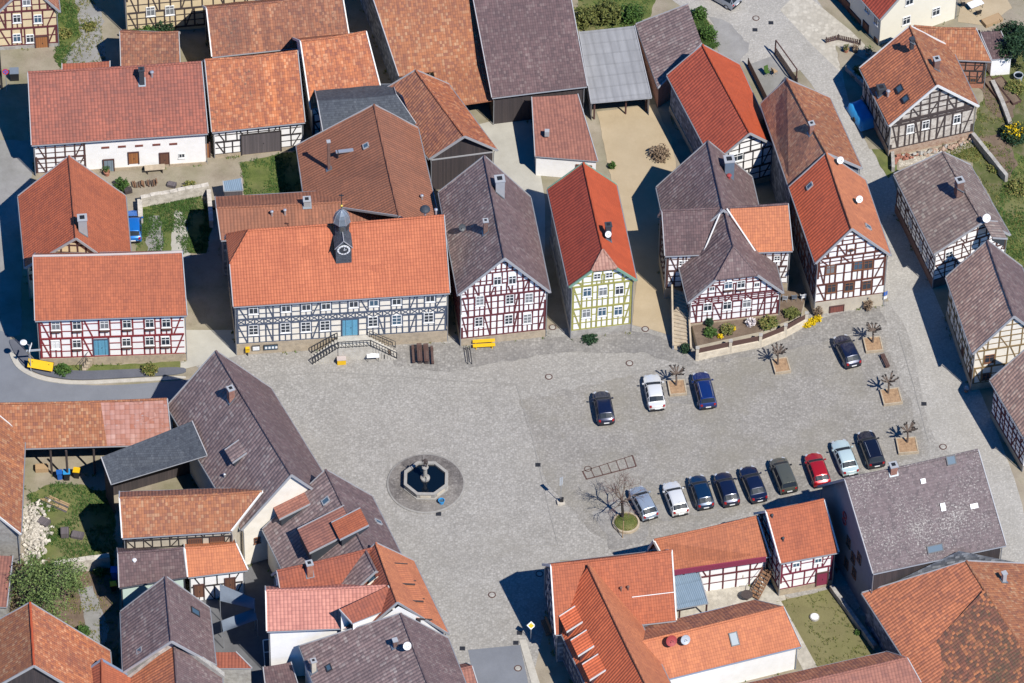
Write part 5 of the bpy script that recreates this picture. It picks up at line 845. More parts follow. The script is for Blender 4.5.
 {'name': 'lean_to', 'label': 'small shaded purple flat roof beside the slate panel gate at the bottom', 'cat': 'lean-to', 'quad': [[-24.23, -47.09, 3.2], [-21.47, -46.39, 3.2], [-20.46, -49.69, 2.9], [-23.82, -50.02, 2.9]], 'roof': ('tile_plum',), 'wall': 'plaster_white', 'key': 'H53'},
]
PLACE = {'at': {'bed': (12.01, -24.89),
        'bench1': (-35.64, -3.1),
        'benchH1': (-49.24, -5.31),
        'benchH12': (-2.93, -0.99),
        'benchR': (39.21, -2.12),
        'binb': (-45.59, -20.13),
        'biny': (-44.58, -19.84),
        'blackbox': (-54.93, 37.52),
        'bluebarrel': (-39.89, -33.26),
        'bluesign': (39.4, 5.99),
        'boxtable': (-14.55, -2.95),
        'bucket': (-6.95, -22.63),
        'chairs': (29.69, 5.61),
        'cold': (55.01, 39.9),
        'crate1': (-47.56, -26.25),
        'crate2': (-45.32, -27.67),
        'firtree': (54.69, 42.67),
        'flag': (47.57, -5.99),
        'forsythia': (31.65, 3.23),
        'fountain': (-8.6, -19.96),
        'garden_table': (28.86, 6.6),
        'hatch': (-4.59, -2.3),
        'lamp': (5.29, -22.24),
        'mail1': (-27.49, -2.27),
        'pallet': (23.05, -35.78),
        'parking_sign': (-55.62, 35.36),
        'planter': (-13.1, -2.36),
        'post1': (2.98, 1.7),
        'prio': (2.42, -40.42),
        'roundlid': (31.08, -36.91),
        'slab': (3.89, -39.09),
        'stair_top': (-17.37, 0.09),
        'stake': (11.65, -26.77),
        'streetlamp': (-50.28, -5.34),
        'table': (-9.31, -2.41),
        'tarp': (37.62, 33.68),
        'tree': (11.6, -24.23),
        'tree2': (-46.03, -37.34),
        'umbrella': (23.8, -32.74),
        'whitetable': (-38.84, 23.7),
        'woodheap': (-39.81, 21.75),
        'yellowbag': (-39.95, -34.84),
        'yellowbush': (54.19, 31.05)},
 'at2': {'barrel': (-32.23, 18.53),
         'bench2': (-38.3, 23.72),
         'board': (53.55, 44.5),
         'bowl': (-42.49, 17.69),
         'crateA': (-41.58, 20.67),
         'crateB': (-36.9, 21.67),
         'cratel': (-48.24, -18.97),
         'gate': (-33.87, 25.91),
         'planks': (-46.62, -23.41),
         'pot1': (36.23, 43.77),
         'pot2': (37.22, 43.79),
         'pot3': (38.64, 43.36),
         'potA': (-43.98, 23.13),
         'stack': (52.52, 48.84),
         'terr': (50.72, 50.99)},
 'cars': [('hatch', 'car_navy', (9.65, -9.59), 8.5, 'dark navy car parked alone at the left end of the upper row'),
          ('sedan', 'car_white', (14.93, -7.31), 8.1, 'white car parked beside the planter with the pollarded tree in the upper row'),
          ('wagon', 'car_blue', (20.13, -6.91), 10.5, 'deep blue estate with roof rails, first right of the white car in the upper row'),
          ('hatch', 'car_navy', (35.2, -1.08), 19, 'dark navy hatchback parked alone under the upper right planter tree'),
          ('hatch', 'car_steel', (13.75, -22.56), 22.5, 'silver-grey hatchback right beside the round green tree bed'),
          ('hatch', 'car_white', (17.07, -21.88), 15.8, 'white hatchback second from the tree bed in the lower row'),
          ('hatch', 'car_teal', (19.71, -20.94), 14, 'dark petrol blue hatchback just right of the white hatchback in the lower row'),
          ('hatch', 'car_navy', (22.35, -20.47), 14.5, 'navy hatchback with reddish tail lights between petrol blue and blackish cars'),
          ('sedan', 'car_navy', (25.1, -19.73), 16.5, 'larger dark navy saloon left of the grey-green car'), ('van', 'car_grey', (28.21, -18.48), 16, 'boxy grey-green car left of the red one'),
          ('hatch', 'car_red', (31.74, -17.61), 14, 'small bright red car half hidden behind the speckled roof'),
          ('sedan', 'car_mint', (34.62, -15.9), 15.6, 'pale mint car between the red and the black car in the lower row'),
          ('wagon', 'car_black', (37.33, -14.67), 14.5, 'black estate at the right end of the lower row beside a planter'),
          ('van', 'car_silver', (22.54, 51.71), 52, 'silver van at the top edge on the upper street'),
          ('hatch', 'car_bright', (-40.73, 15.09), 4, 'bright blue car parked against the orange gable roof on the grass yard')],
 'channels': [([(0.5, -5.97), (1.37, -9.3), (2.36, -13.7), (3.12, -17.79), (4.1, -23.19), (5.06, -27.86)], 0.1), ([(-26.09, -5.61), (-19.0, -4.75), (-9.56, -5.37), (-4.32, -5.8), (0.5, -5.97)], 0.1),
              ([(0.5, -5.97), (7.18, -4.41), (14.52, -3.68), (21.88, -1.54), (30.34, 0.93), (35.65, 2.47)], 0.1), ([(40.71, 2.31), (42.24, -5.84), (43.37, -12.75)], 0.1),
              ([(-6.86, -34.09), (-2.87, -30.04), (1.18, -27.95), (4.86, -27.86)], 0.1)],
 'drains': [(2.91, -17.11), (-7.22, -23.99), (43.12, -7.77), (-4.44, -41.69), (0.93, -40.84), (1.28, -39.54), (28.03, 48.08), (26.25, 46.94)],
 'fences': [([(25.4, 41.34), (27.5, 35.25)], 1.1), ([(28.4, 43.26), (30.73, 38.39)], 1.1), ([(34.05, 45.11), (35.39, 45.61), (37.8, 44.89)], 0.8)],
 'ground': {'asphalt': [(-57.08, 0.29), (-53.09, 0.38), (-52.24, -2.71), (-50.38, -5.48), (-47.14, -7.08), (-41.9, -7.24), (-33.6, -6.21), (-28.94, -4.98), (-27.27, -7.46), (-33.32, -11.76),
                        (-56.16, -12.3)],
            'asphaltlow': [(-3.88, -41.86), (1.34, -41.09), (2.62, -48.14), (-2.77, -48.26)],
            'bank_ne': [(35.04, 44.82), (38.62, 42.59), (39.81, 38.0), (40.1, 28.9), (38.47, 28.86), (36.27, 36.38)],
            'cobble': [(-35.41, -1.33), (-28.96, -2.16), (-17.03, -0.9), (-6.96, 0.62), (2.93, 1.7), (13.48, 3.09), (19.8, 1.39), (32.53, 4.97), (40.53, 6.87), (44.24, 6.96), (50.63, -18.06),
                       (51.2, -28.81), (37.7, -37.02), (13.44, -29.67), (5.28, -29.85), (2.41, -46.86), (-3.59, -47.0), (-6.73, -40.63), (-11.02, -30.22), (-15.34, -22.28), (-27.09, -11.62)],
            'court': [(-34.47, 0.82), (-29.1, 0.95), (-28.94, -2.73), (-34.71, -4.83)],
            'dirt_low': [(-50.04, -18.33), (-41.35, -16.76), (-40.86, -21.79), (-46.27, -20.83), (-49.65, -22.53)],
            'forecourt': [(29.06, 50.14), (31.34, 53.35), (36.75, 47.2), (39.94, 42.62), (37.86, 38.72), (35.28, 40.96), (32.5, 44.76)],
            'garden_low': [(-51.21, -31.14), (-42.06, -30.93), (-39.65, -32.2), (-38.56, -47.78), (-46.55, -47.96), (-50.48, -41.61)],
            'garden_ne': [(48.2, 42.82), (60.07, 49.34), (57.23, -9.66), (53.94, 0.77), (53.14, 16.6), (48.78, 29.11), (50.05, 33.67), (51.32, 38.28)],
            'grass_h1': [(-48.53, -4.87), (-45.68, -5.23), (-39.94, -5.02), (-34.73, -4.41), (-34.77, -3.57), (-41.03, -4.28), (-46.27, -4.26), (-48.61, -3.75)],
            'grass_h4': [(-29.73, 25.27), (-23.32, 27.37), (-23.02, 19.19), (-24.58, 17.68), (-28.58, 18.61), (-29.23, 21.26)],
            'grass_low': [(-49.48, -21.99), (-46.28, -20.56), (-43.15, -21.3), (-40.87, -21.52), (-40.04, -28.89), (-40.22, -32.87), (-48.94, -33.07)],
            'grass_ne': [(53.46, 29.22), (56.32, 27.79), (55.1, 0.8), (53.18, 12.66), (50.46, 16.54), (52.28, 21.74)],
            'grass_ne2': [(46.08, 29.35), (49.93, 30.65), (50.93, 28.41), (49.8, 27.19), (46.06, 28.75)],
            'grass_yard': [(-40.4, 18.77), (-33.82, 20.26), (-32.89, 18.95), (-32.32, 15.88), (-32.78, 12.07), (-40.19, 11.02)],
            'greentop': [(6.31, 54.31), (15.77, 54.54), (14.65, 49.0), (12.98, 46.93), (6.91, 45.84)],
            'hedgeground': [(19.08, 49.89), (20.63, 49.3), (22.35, 44.35), (20.69, 43.38)],
            'hopscotch': [(7.53, -17.9), (12.66, -15.6), (13.06, -17.08), (7.94, -18.96)],
            'kerbleft': [(-52.87, -2.73), (-52.24, -2.71), (-51.25, -4.94), (-49.08, -6.15), (-45.59, -6.77), (-39.87, -6.21), (-34.04, -5.66), (-34.02, -6.15), (-39.84, -6.7), (-45.77, -7.26),
                         (-49.46, -6.65), (-51.87, -5.09)],
            'kerbright': [(1.23, -40.45), (1.94, -40.43), (3.92, -48.11), (3.02, -48.13)],
            'lane_left': [(-59.12, 28.0), (-52.08, 28.17), (-52.03, 19.23), (-52.2, 9.0), (-51.78, -0.3), (-56.98, -1.13)],
            'lane_nw': [(-49.27, 52.93), (-46.22, 48.28), (-45.21, 40.53), (-48.91, 38.13), (-49.91, 40.11), (-48.19, 44.33)],
            'lawn': [(27.22, -34.9), (33.35, -32.92), (37.56, -42.22), (30.67, -44.44)],
            'lawnpath': [(26.61, -35.18), (27.73, -34.76), (31.3, -43.39), (30.07, -44.45)],
            'oil': [(15.77, -6.73), (18.7, -5.55), (20.99, -6.61), (19.73, -8.03), (16.8, -8.38)],
            'oil2': [(13.45, -22.3), (19.62, -21.48), (28.94, -18.28), (36.23, -15.93), (36.8, -17.56), (29.93, -20.16), (21.66, -23.06), (14.47, -24.83)],
            'oil3': [(8.52, -23.36), (11.18, -21.68), (14.47, -24.3), (13.85, -27.66), (10.37, -28.14)],
            'parking': [(8.24, -5.93), (19.77, -2.43), (30.32, 0.22), (38.82, 2.83), (43.06, -12.75), (43.51, -14.81), (36.2, -17.03), (14.97, -27.63), (9.35, -27.09), (3.65, -19.14), (0.94, -8.19)],
            'patchtop': [(21.07, 49.0), (23.49, 47.65), (25.65, 43.82), (24.53, 41.93), (22.33, 41.88)],
            'path_low': [(-43.55, -34.92), (-42.17, -34.24), (-40.24, -39.43), (-40.46, -42.68), (-42.14, -41.42)],
            'pave_yard': [(16.48, -33.57), (19.54, -31.52), (27.29, -30.68), (28.62, -36.18), (25.57, -37.03), (17.46, -40.08)],
            'planter_garden': [(19.47, -1.03), (26.13, 1.11), (30.39, 3.49), (31.08, 6.65), (28.34, 7.16), (28.07, 4.0), (18.96, 1.79)],
            'rubble': [(-49.98, -23.75), (-48.77, -23.46), (-47.8, -25.72), (-46.69, -27.04), (-47.76, -29.46), (-48.25, -31.33), (-49.48, -31.1)],
            'rubble_ne': [(41.26, 27.88), (46.09, 29.5), (49.83, 30.94), (50.23, 29.9), (46.57, 27.86), (43.28, 26.58), (41.54, 26.54)],
            'sand': [(8.83, 33.89), (15.16, 35.26), (16.99, 29.85), (17.82, 22.39), (18.74, 0.65), (12.63, 2.64), (13.17, 8.67), (10.49, 22.96)],
            'sandlow': [(-6.6, 30.78), (1.53, 33.71), (3.28, 20.56), (3.42, 6.0), (1.67, 20.52), (-1.62, 24.9)],
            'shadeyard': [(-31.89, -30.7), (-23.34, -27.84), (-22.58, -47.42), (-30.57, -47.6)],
            'slope_nw': [(-51.16, 52.88), (-49.27, 52.93), (-48.14, 43.55), (-49.83, 38.88), (-50.7, 40.4)],
            'soil_ne': [(50.58, 39.03), (53.04, 40.16), (54.65, 36.83), (53.81, 32.55), (51.95, 34.94)],
            'soil_ne2': [(50.27, 30.96), (53.03, 31.93), (54.44, 27.0), (53.27, 24.73), (51.44, 27.67)],
            'street': [(25.24, 54.78), (31.39, 55.72), (36.16, 45.63), (39.62, 31.15), (41.95, 18.54), (45.73, 4.13), (49.52, -7.06), (53.49, -23.4), (52.77, -39.29), (50.18, -28.83), (46.59, -15.42),
                       (43.58, -12.74), (41.98, 2.62), (39.47, 6.85), (37.23, 22.86), (33.24, 37.84), (26.8, 46.95)],
            'strip': [(-12.3, -0.78), (2.94, 0.57), (12.63, 1.93), (19.79, -0.74), (32.51, 4.11), (38.91, 5.97), (39.38, 3.7), (32.44, 0.55), (18.72, -3.3), (13.47, -1.17), (5.06, -1.37),
                      (-6.44, -4.45), (-12.22, -3.74)],
            'terrace': [(25.07, 41.33), (28.39, 43.11), (30.62, 38.69), (29.94, 37.45), (27.72, 35.41)],
            'terrace_ne': [(48.75, 48.75), (49.35, 53.16), (53.64, 54.53), (54.83, 51.09), (51.71, 48.19)],
            'topstreet': [(13.55, 56.07), (33.64, 56.57), (30.14, 48.6), (32.2, 40.89), (27.79, 40.01), (23.98, 42.23), (21.51, 48.39), (17.98, 50.18)],
            'track1': [(-39.25, 17.33), (-37.96, 17.36), (-37.32, 11.09), (-39.13, 11.05)],
            'track2': [(-36.49, 17.84), (-35.42, 17.86), (-34.45, 11.16), (-36.36, 11.11)],
            'verge_ne': [(39.55, 28.89), (40.86, 28.92), (41.41, 25.64), (40.3, 24.72), (38.69, 28.87)],
            'walk': [(-52.99, -1.03), (-52.36, -2.57), (-51.27, -4.66), (-49.09, -6.01), (-45.6, -6.63), (-39.88, -6.07), (-34.05, -5.45), (-34.1, -4.4), (-39.94, -4.95), (-45.68, -5.37),
                     (-48.96, -4.74), (-50.74, -3.24), (-51.73, -1.0)],
            'yard_nw': [(-59.08, 42.51), (-50.05, 42.27), (-50.13, 40.1), (-53.05, 37.88), (-52.84, 28.16), (-58.04, 28.03)],
            'yard_top': [(-42.82, 23.61), (-33.54, 25.92), (-29.72, 24.97), (-29.49, 19.77), (-32.16, 19.27), (-33.84, 20.85), (-40.23, 19.52), (-41.8, 18.74), (-43.53, 20.92)]},
 'manholes': [(4.25, 2.09), (14.03, 2.08), (12.37, -2.8), (44.9, -13.67), (-1.58, -34.63), (1.17, -44.13), (26.38, 48.76), (3.21, -31.75), (3.92, -4.91)],
 'moss': [[[47.38, -40.94, 9.75], [53.53, -54.03, 9.75], [43.66, -54.03, 4.75], [40.86, -46.12, 4.75]]],
 'panel': [[-24.38, -43.63, 3.2], [-21.7, -43.05, 3.2], [-21.57, -44.93, 0.6], [-24.17, -44.99, 0.6]],
 'pollards': [((17.23, -6.0), (17.34, -6.28), 0.14, (1.7, 1.9)), ((27.9, -2.81), (28.27, -2.94), 0.2, (1.6, 1.9)), ((37.96, 0.54), (38.01, 0.26), 0.15, (1.75, 1.9)),
              ((39.39, -6.6), (39.7, -7.01), 0.18, (1.9, 2.0)), ((41.17, -13.35), (41.16, -13.76), 0.12, (2.0, 2.0))],
 'rail_h1': [(-45.16, -5.22), (-44.18, -4.07), (-38.97, -3.53)],
 'sails': [([[-29.0, -36.46, 3.2], [-25.43, -38.3, 3.2], [-25.38, -39.66, 3.2], [-28.9, -38.65, 3.2]], 'upper grey shade sail over the dark yard behind the purple roof'),
           ([[-28.7, -40.82, 2.7], [-25.41, -39.12, 2.7], [-25.09, -40.61, 2.7], [-28.43, -42.23, 2.7]], 'lower grey shade sail over the dark yard, pale patch on it')],
 'shrubs': [((7.46, 47.41), 1.5, 2.2, 'leaf_olive', 900, 'yellow-green leafy shrub leftmost behind the grey carport'),
            ((10.0, 48.1), 1.7, 2.4, 'leaf_olive', 1000, 'broad olive shrub in the middle behind the grey carport'),
            ((12.65, 48.17), 1.4, 2.0, 'leaf_green', 900, 'darker green shrub nearest the purple-brown shed roof'),
            ((20.18, 48.67), 0.8, 1.5, 'leaf_green', 600, 'clipped green hedge end at the top of the purple-brown shed'),
            ((21.15, 45.57), 0.9, 1.5, 'leaf_green', 700, 'clipped green hedge end beside the vivid red roof'),
            ((-42.64, 43.69), 1.1, 1.2, 'leaf_green', 600, 'low green shrub at the left front of the cream house with blue door'),
            ((-40.91, 44.2), 1.3, 1.4, 'leaf_green', 700, 'full green shrub under the windows of the cream house with blue door'),
            ((-39.09, 45.17), 1.3, 1.7, 'leaf_dark', 800, 'dark round shrub left of the blue front door'),
            ((-35.5, 46.35), 0.9, 1.2, 'leaf_olive', 500, 'small olive shrub right of the blue front door'),
            ((-46.93, -5.4), 0.9, 0.8, 'leaf_green', 500, 'round green bush at the foot of the yellow board'), ((-37.83, -5.19), 0.9, 0.9, 'leaf_mixed', 400, 'small bush below the brown wall bench'),
            ((-42.26, 21.24), 0.8, 1.2, 'leaf_green', 500, 'dark green bush beside the ridge of the orange gable roof'),
            ((-49.84, 44.29), 0.9, 0.7, 'leaf_mixed', 400, 'weedy tuft beside the top left cream house'),
            ((-47.16, 45.44), 0.8, 0.6, 'leaf_mixed', 350, 'weedy clump in the middle of the rising track'),
            ((-41.44, -32.9), 0.6, 0.9, 'leaf_green', 300, 'small green bush in front of the pale yard wall'),
            ((-42.68, -40.79), 0.7, 1.2, 'leaf_green', 400, 'narrow green bush on the lower left garden path'),
            ((-43.03, -43.38), 0.6, 1.0, 'leaf_mixed', 300, 'mixed bush at the lowest part of the left garden'),
            ((20.85, 0.56), 0.7, 0.8, 'leaf_green', 350, 'low green plant in the left of the walled flower garden'),
            ((22.65, 1.03), 0.8, 0.8, 'leaf_mixed', 350, 'leafy plants in the middle of the walled flower garden'),
            ((26.98, 1.98), 1.1, 0.9, 'leaf_mixed', 500, 'spreading green plants at the right of the walled flower garden'),
            ((29.44, 3.46), 0.85, 0.8, 'leaf_olive', 600, 'tall bright green shrub below the white garden chairs'),
            ((20.76, 1.84), 0.4, 1.0, 'leaf_dark', 250, 'small ball-shaped dark shrub against the pink plinth'),
            ((8.21, 0.41), 0.9, 0.5, 'leaf_dark', 450, 'dark flower bed plants under the yellow-green timber house'),
            ((18.21, -1.06), 0.5, 1.2, 'leaf_dark', 300, 'dark shrub at the left foot of the stone steps'),
            ((32.31, 4.39), 0.5, 1.3, 'leaf_dry', 250, 'bare climbing shrub left of the brick-red cellar door'),
            ((37.62, 5.37), 0.5, 1.5, 'leaf_dry', 250, 'bare climbing shrub right of the brick-red cellar door'),
            ((15.68, 27.11), 1.2, 1.3, 'leaf_dry', 500, 'heap of dry brushwood beside the sandy drive'),
            ((53.55, 31.49), 0.9, 1.0, 'leaf_dark', 500, 'dark bush left of the yellow one in the right garden'),
            ((50.97, 29.47), 0.7, 0.6, 'leaf_mixed', 300, 'green bed plants below the weathered timber gable'),
            ((51.92, 26.19), 0.8, 0.6, 'leaf_mixed', 300, 'low plants beside the stone garden wall'), ((54.61, 38.36), 1.2, 1.0, 'leaf_mixed', 500, 'wild greenery beside the raised beds'),
            ((54.28, 23.27), 1.3, 0.8, 'leaf_mixed', 500, 'wild low shrubs at the right edge above the grass strip'),
            ((37.46, 40.24), 0.9, 1.0, 'leaf_mixed', 400, 'garden plants beside the rusty low fence on the lane'), ((-34.95, 21.42), 0.7, 0.8, 'leaf_mixed', 300, 'weeds on the white stone yard wall'),
            ((10.48, 25.49), 0.4, 0.9, 'leaf_green', 250, 'thin green border beside the pink-red roofed building'),
            ((35.43, -38.9), 0.35, 0.5, 'leaf_green', 150, 'weeds along the low wall by the shaded grey gable'),
            ((21.9, 0.16), 0.3, 0.45, 'leaf_yellow', 160, 'yellow flowers at the left end of the walled garden'),
            ((23.28, 1.33), 0.28, 0.4, 'leaf_yellow', 120, 'second smaller yellow flower clump in the walled garden'),
            ((25.08, 2.08), 0.55, 0.8, 'flower_pink', 260, 'white flowering shrub in the walled garden')],
 'stairs_h14': [(17.05, -0.8), (18.73, -1.05), (18.35, 4.92), (16.87, 5.6)],
 'tufts': [([(-40.4, 18.77), (-33.82, 20.26), (-32.89, 18.95), (-32.32, 15.88), (-32.78, 12.07), (-40.19, 11.02)], 2600, 'leaf_green'),
           ([(-49.48, -21.99), (-46.28, -20.56), (-43.15, -21.3), (-40.87, -21.52), (-40.04, -28.89), (-40.22, -32.87), (-48.94, -33.07)], 2600, 'leaf_green'),
           ([(53.46, 29.22), (56.32, 27.79), (55.1, 0.8), (53.18, 12.66), (50.46, 16.54), (52.28, 21.74)], 1500, 'leaf_green'),
           ([(46.08, 29.35), (49.93, 30.65), (50.93, 28.41), (49.8, 27.19), (46.06, 28.75)], 500, 'leaf_mixed'),
           ([(48.2, 42.82), (60.07, 49.34), (57.23, -9.66), (53.94, 0.77), (53.14, 16.6), (48.78, 29.11), (50.05, 33.67), (51.32, 38.28)], 2600, 'leaf_mixed'),
           ([(-51.21, -31.14), (-42.06, -30.93), (-39.65, -32.2), (-38.56, -47.78), (-46.55, -47.96), (-50.48, -41.61)], 1600, 'leaf_mixed'),
           ([(-51.16, 52.88), (-49.27, 52.93), (-48.14, 43.55), (-49.83, 38.88), (-50.7, 40.4)], 900, 'leaf_green'),
           ([(-49.27, 52.93), (-46.22, 48.28), (-45.21, 40.53), (-48.91, 38.13), (-49.91, 40.11), (-48.19, 44.33)], 500, 'leaf_mixed'),
           ([(-29.73, 25.27), (-23.32, 27.37), (-23.02, 19.19), (-24.58, 17.68), (-28.58, 18.61), (-29.23, 21.26)], 900, 'leaf_green'),
           ([(6.31, 54.31), (15.77, 54.54), (14.65, 49.0), (12.98, 46.93), (6.91, 45.84)], 700, 'leaf_green'), ([(19.08, 49.89), (20.63, 49.3), (22.35, 44.35), (20.69, 43.38)], 700, 'leaf_green'),
           ([(27.22, -34.9), (33.35, -32.92), (37.56, -42.22), (30.67, -44.44)], 260, 'leaf_olive')],
 'valley': [[[21.79, 9.22, 10.95], [20.01, 6.59, 7.2]], [[22.28, 9.24, 10.95], [25.38, 6.72, 7.2]]],
 'wall_garden': [(19.46, -2.16), (22.94, -1.09), (26.11, -0.17), (28.76, 1.31), (31.01, 3.07)],
 'walls': [([(-40.07, 18.63), (-37.0, 19.45), (-32.87, 20.73)], 0.45, 1.4, 'stone_white'), ([(-40.18, 18.63), (-39.93, 15.99)], 0.45, 1.1, 'stone_white'),
           ([(-32.85, 20.28), (-32.36, 15.58)], 0.4, 1.1, 'stone_white'), ([(-46.01, -32.87), (-40.49, -31.69)], 0.5, 1.7, 'stone_white'),
           ([(32.83, -33.19), (37.09, -40.94)], 0.35, 0.7, 'stone_grey'), ([(49.6, 30.64), (53.04, 24.43)], 0.35, 1.1, 'stone_grey'),
           ([(36.16, 40.98), (38.49, 37.66), (40.85, 28.62), (40.87, 25.62)], 0.3, 0.7, 'stone_grey'), ([(52.13, 39.22), (53.09, 36.03), (54.01, 31.95)], 0.4, 0.6, 'stone_grey')],
 'walls2': [([(40.89, 26.22), (41.35, 27.43), (43.65, 28.09)], 0.5, 0.6, 'rubble_red'), ([(43.65, 28.09), (46.61, 29.06), (49.71, 30.49)], 0.6, 0.5, 'rubble')]}

# ------------------------------------------------------------------ ground and roads
def sheet(name, poly, z, m, jit=0.0, kind='structure', grid=False, thick=0.0):
    pts = [V((x, y, z)) for x, y in poly]
    if m in ('g_kerb', 'g_walk', 'g_asphalt', 'g_street') and len(pts) > 5:
        for _ in range(2): pts = [q for a, b in zip(pts, pts[1:]+pts[:1]) for q in (lerp(a, b, .22), lerp(a, b, .78))]
    if jit:
        q = []
        for a, b in zip(pts, pts[1:]+pts[:1]):
            n = max(1, int((b-a).length/.5))
            for i in range(n):
                p = lerp(a, b, i/n); o = V((mnoise.noise(V((p.x*.9, p.y*.9, 1.3))), mnoise.noise(V((p.x*.9, p.y*.9, 7.7))), 0))*jit; q.append(p+o)
        pts = q
    g = MB()
    if thick: g.prism([(p.x, p.y) for p in pts], z-thick, z, m)
    else:
        for t in geometry.tessellate_polygon([pts]):
            q = [pts[i] for i in t]
            if (q[1]-q[0]).cross(q[2]-q[0]).z < 0: q = q[::-1]
            g.face(q, m)
    return structure(g, name, kind)
g = MB(); S = 6000; g.face([(-S, -S, -.004), (S, -S, -.004), (S, S, -.004), (-S, S, -.004)], 'g_dirt'); structure(g, 'ground')
GR = PLACE['ground']; zz = [0.0]
LEVEL = dict(cobble=1, topstreet=2, street=3, forecourt=4, parking=5, strip=6, oil=7, oil2=7, oil3=7, asphalt=4, asphaltlow=5, lane_left=3, court=2, sand=7, sandlow=2, yard_top=2, grass_yard=3, track1=4, track2=4, grass_h4=5, dirt_low=2, grass_low=3, garden_low=4, path_low=5, rubble=6, shadeyard=2, pave_yard=3, lawn=4, lawnpath=5, terrace=5, greentop=3, hedgeground=4, patchtop=6, yard_nw=2, slope_nw=3, lane_nw=5, garden_ne=2, grass_h1=7, grass_ne=4, grass_ne2=5, bank_ne=6, verge_ne=7, soil_ne=6, soil_ne2=6, rubble_ne=8, terrace_ne=7)
zz[0] = .036
for key, nm, m, jit in [('cobble', 'cobbled_square', 'g_cobble', 0), ('topstreet', 'upper_street', 'g_street', 0), ('street', 'lane', 'g_street', 0), ('forecourt', 'paved_forecourt', 'g_pave', 0), ('parking', 'car_park_paving', 'g_parking', .5), ('strip', 'paving_strip', 'g_strip', .4),
    ('asphalt', 'asphalt_road', 'g_asphalt', 0), ('asphaltlow', 'asphalt_road', 'g_asphalt', 0), ('lane_left', 'side_lane', 'g_patch', .3), ('court', 'paved_passage', 'g_court', 0), ('sand', 'sandy_drive', 'g_sand', .15), ('sandlow', 'yard_paving', 'g_court', 0),
    ('yard_top', 'yard_ground', 'g_dirt', .3), ('grass_yard', 'grass', 'g_grass', .3), ('track1', 'wheel_track', 'g_patch', .4), ('track2', 'wheel_track', 'g_court', .4), ('grass_h4', 'grass', 'g_grass', .3), ('dirt_low', 'yard_ground', 'g_dirt', .2), ('grass_low', 'grass', 'g_grass', .5),
    ('garden_low', 'garden_soil', 'g_soil', .3), ('path_low', 'garden_path', 'g_patch', .3), ('rubble', 'rubble_ground', 'g_rubble', .5), ('shadeyard', 'yard_paving', 'g_shade_dark', 0), ('lawn', 'lawn', 'g_lawn', .15), ('lawnpath', 'garden_path', 'g_pave', 0), ('pave_yard', 'yard_paving', 'g_pave', 0),  # shadeyard sheet is coloured dark in place of cast shade
    ('terrace', 'terrace_paving', 'g_patch', 0), ('greentop', 'grass', 'g_grass', .4), ('hedgeground', 'grass', 'g_grass', .3), ('patchtop', 'worn_paving', 'g_patch', .8), ('yard_nw', 'yard_ground', 'g_dirt', .3), ('slope_nw', 'grass', 'g_grass', .5), ('lane_nw', 'earth_track', 'g_patch', .6),
    ('garden_ne', 'garden_soil', 'g_garden', .5), ('grass_h1', 'grass', 'g_grass', .15), ('grass_ne', 'grass', 'g_grass', .4), ('grass_ne2', 'grass', 'g_grass', .4), ('bank_ne', 'garden_soil', 'g_dirt', .3), ('verge_ne', 'grass', 'g_grass', .3), ('soil_ne', 'garden_soil', 'g_soil', .5), ('soil_ne2', 'garden_soil', 'g_soil', .4), ('rubble_ne', 'rubble_ground', 'g_rubble', .4), ('terrace_ne', 'yard_paving', 'g_sand', .1), ('oil', 'worn_paving', 'g_worn', .6), ('oil2', 'worn_paving', 'g_worn', .7), ('oil3', 'worn_paving', 'g_worn', .7)]:
    sheet(nm, GR[key], LEVEL[key]*.004, m, jit)
sheet('pavement', GR['walk'], .13, 'g_walk', thick=.13); sheet('kerb', GR['kerbleft'], .10, 'g_kerb', thick=.1); sheet('kerb', GR['kerbright'], .07, 'g_kerb', thick=.07)
# painted / inlaid grid game on the paving
hp = [V((x, y, 0)) for x, y in GR['hopscotch']]; g = MB(); z = zz[0]+.004
def strip(a, b, w=.11):
    d = (b-a).normalized(); s = V((-d.y, d.x, 0))*w/2; g.face([a-s-d*w/2+V((0, 0, z)), a+s*-1*-1*0+b-s+d*w/2-a*0+V((0, 0, z)) if False else b-s+V((0, 0, z)), b+s+V((0, 0, z)), a+s+V((0, 0, z))], 'bench_brown')
strip(hp[0], hp[1], .09); strip(hp[3], hp[2], .16)
for t in (0, .16, .33, .5, .67, .84, 1): strip(lerp(hp[0], hp[1], t), lerp(hp[3], hp[2], t), .16 if t in (0, 1) else .09)
cc = lerp(hp[0], hp[3], .0)+V((.55, .35, 0))
for k in range(14):
    a, b = [cc+V((.36*math.cos(2*math.pi*(k+q)/14), .36*math.sin(2*math.pi*(k+q)/14), 0)) for q in (0, 1)]; strip(a, b, .09)
structure(g, 'painted_marking')
for pl, w in PLACE['channels']:
    g = MB(); P = [V((*q, zz[0]+.004)) for q in pl]
    for a, b in zip(P, P[1:]):
        K = max(1, int((b-a).length/.6)); d = (b-a).normalized(); sd = V((-d.y, d.x, 0))*w/2
        for i in range(K):
            if rnd.random() < .04: continue
            p, q = lerp(a, b, i/K)+d*.02, lerp(a, b, (i+1)/K)-d*.02; o1 = sd*rnd.uniform(-.3, .3); g.face([p-sd+o1, q-sd+o1, q+sd+o1, p+sd+o1], 'stone_channel')
    structure(g, 'drain_channel')

# ------------------------------------------------------------------ buildings
BUILT = {}
for i, D in enumerate(HOUSES): BUILT[D['key']] = build_house(D, i+1)

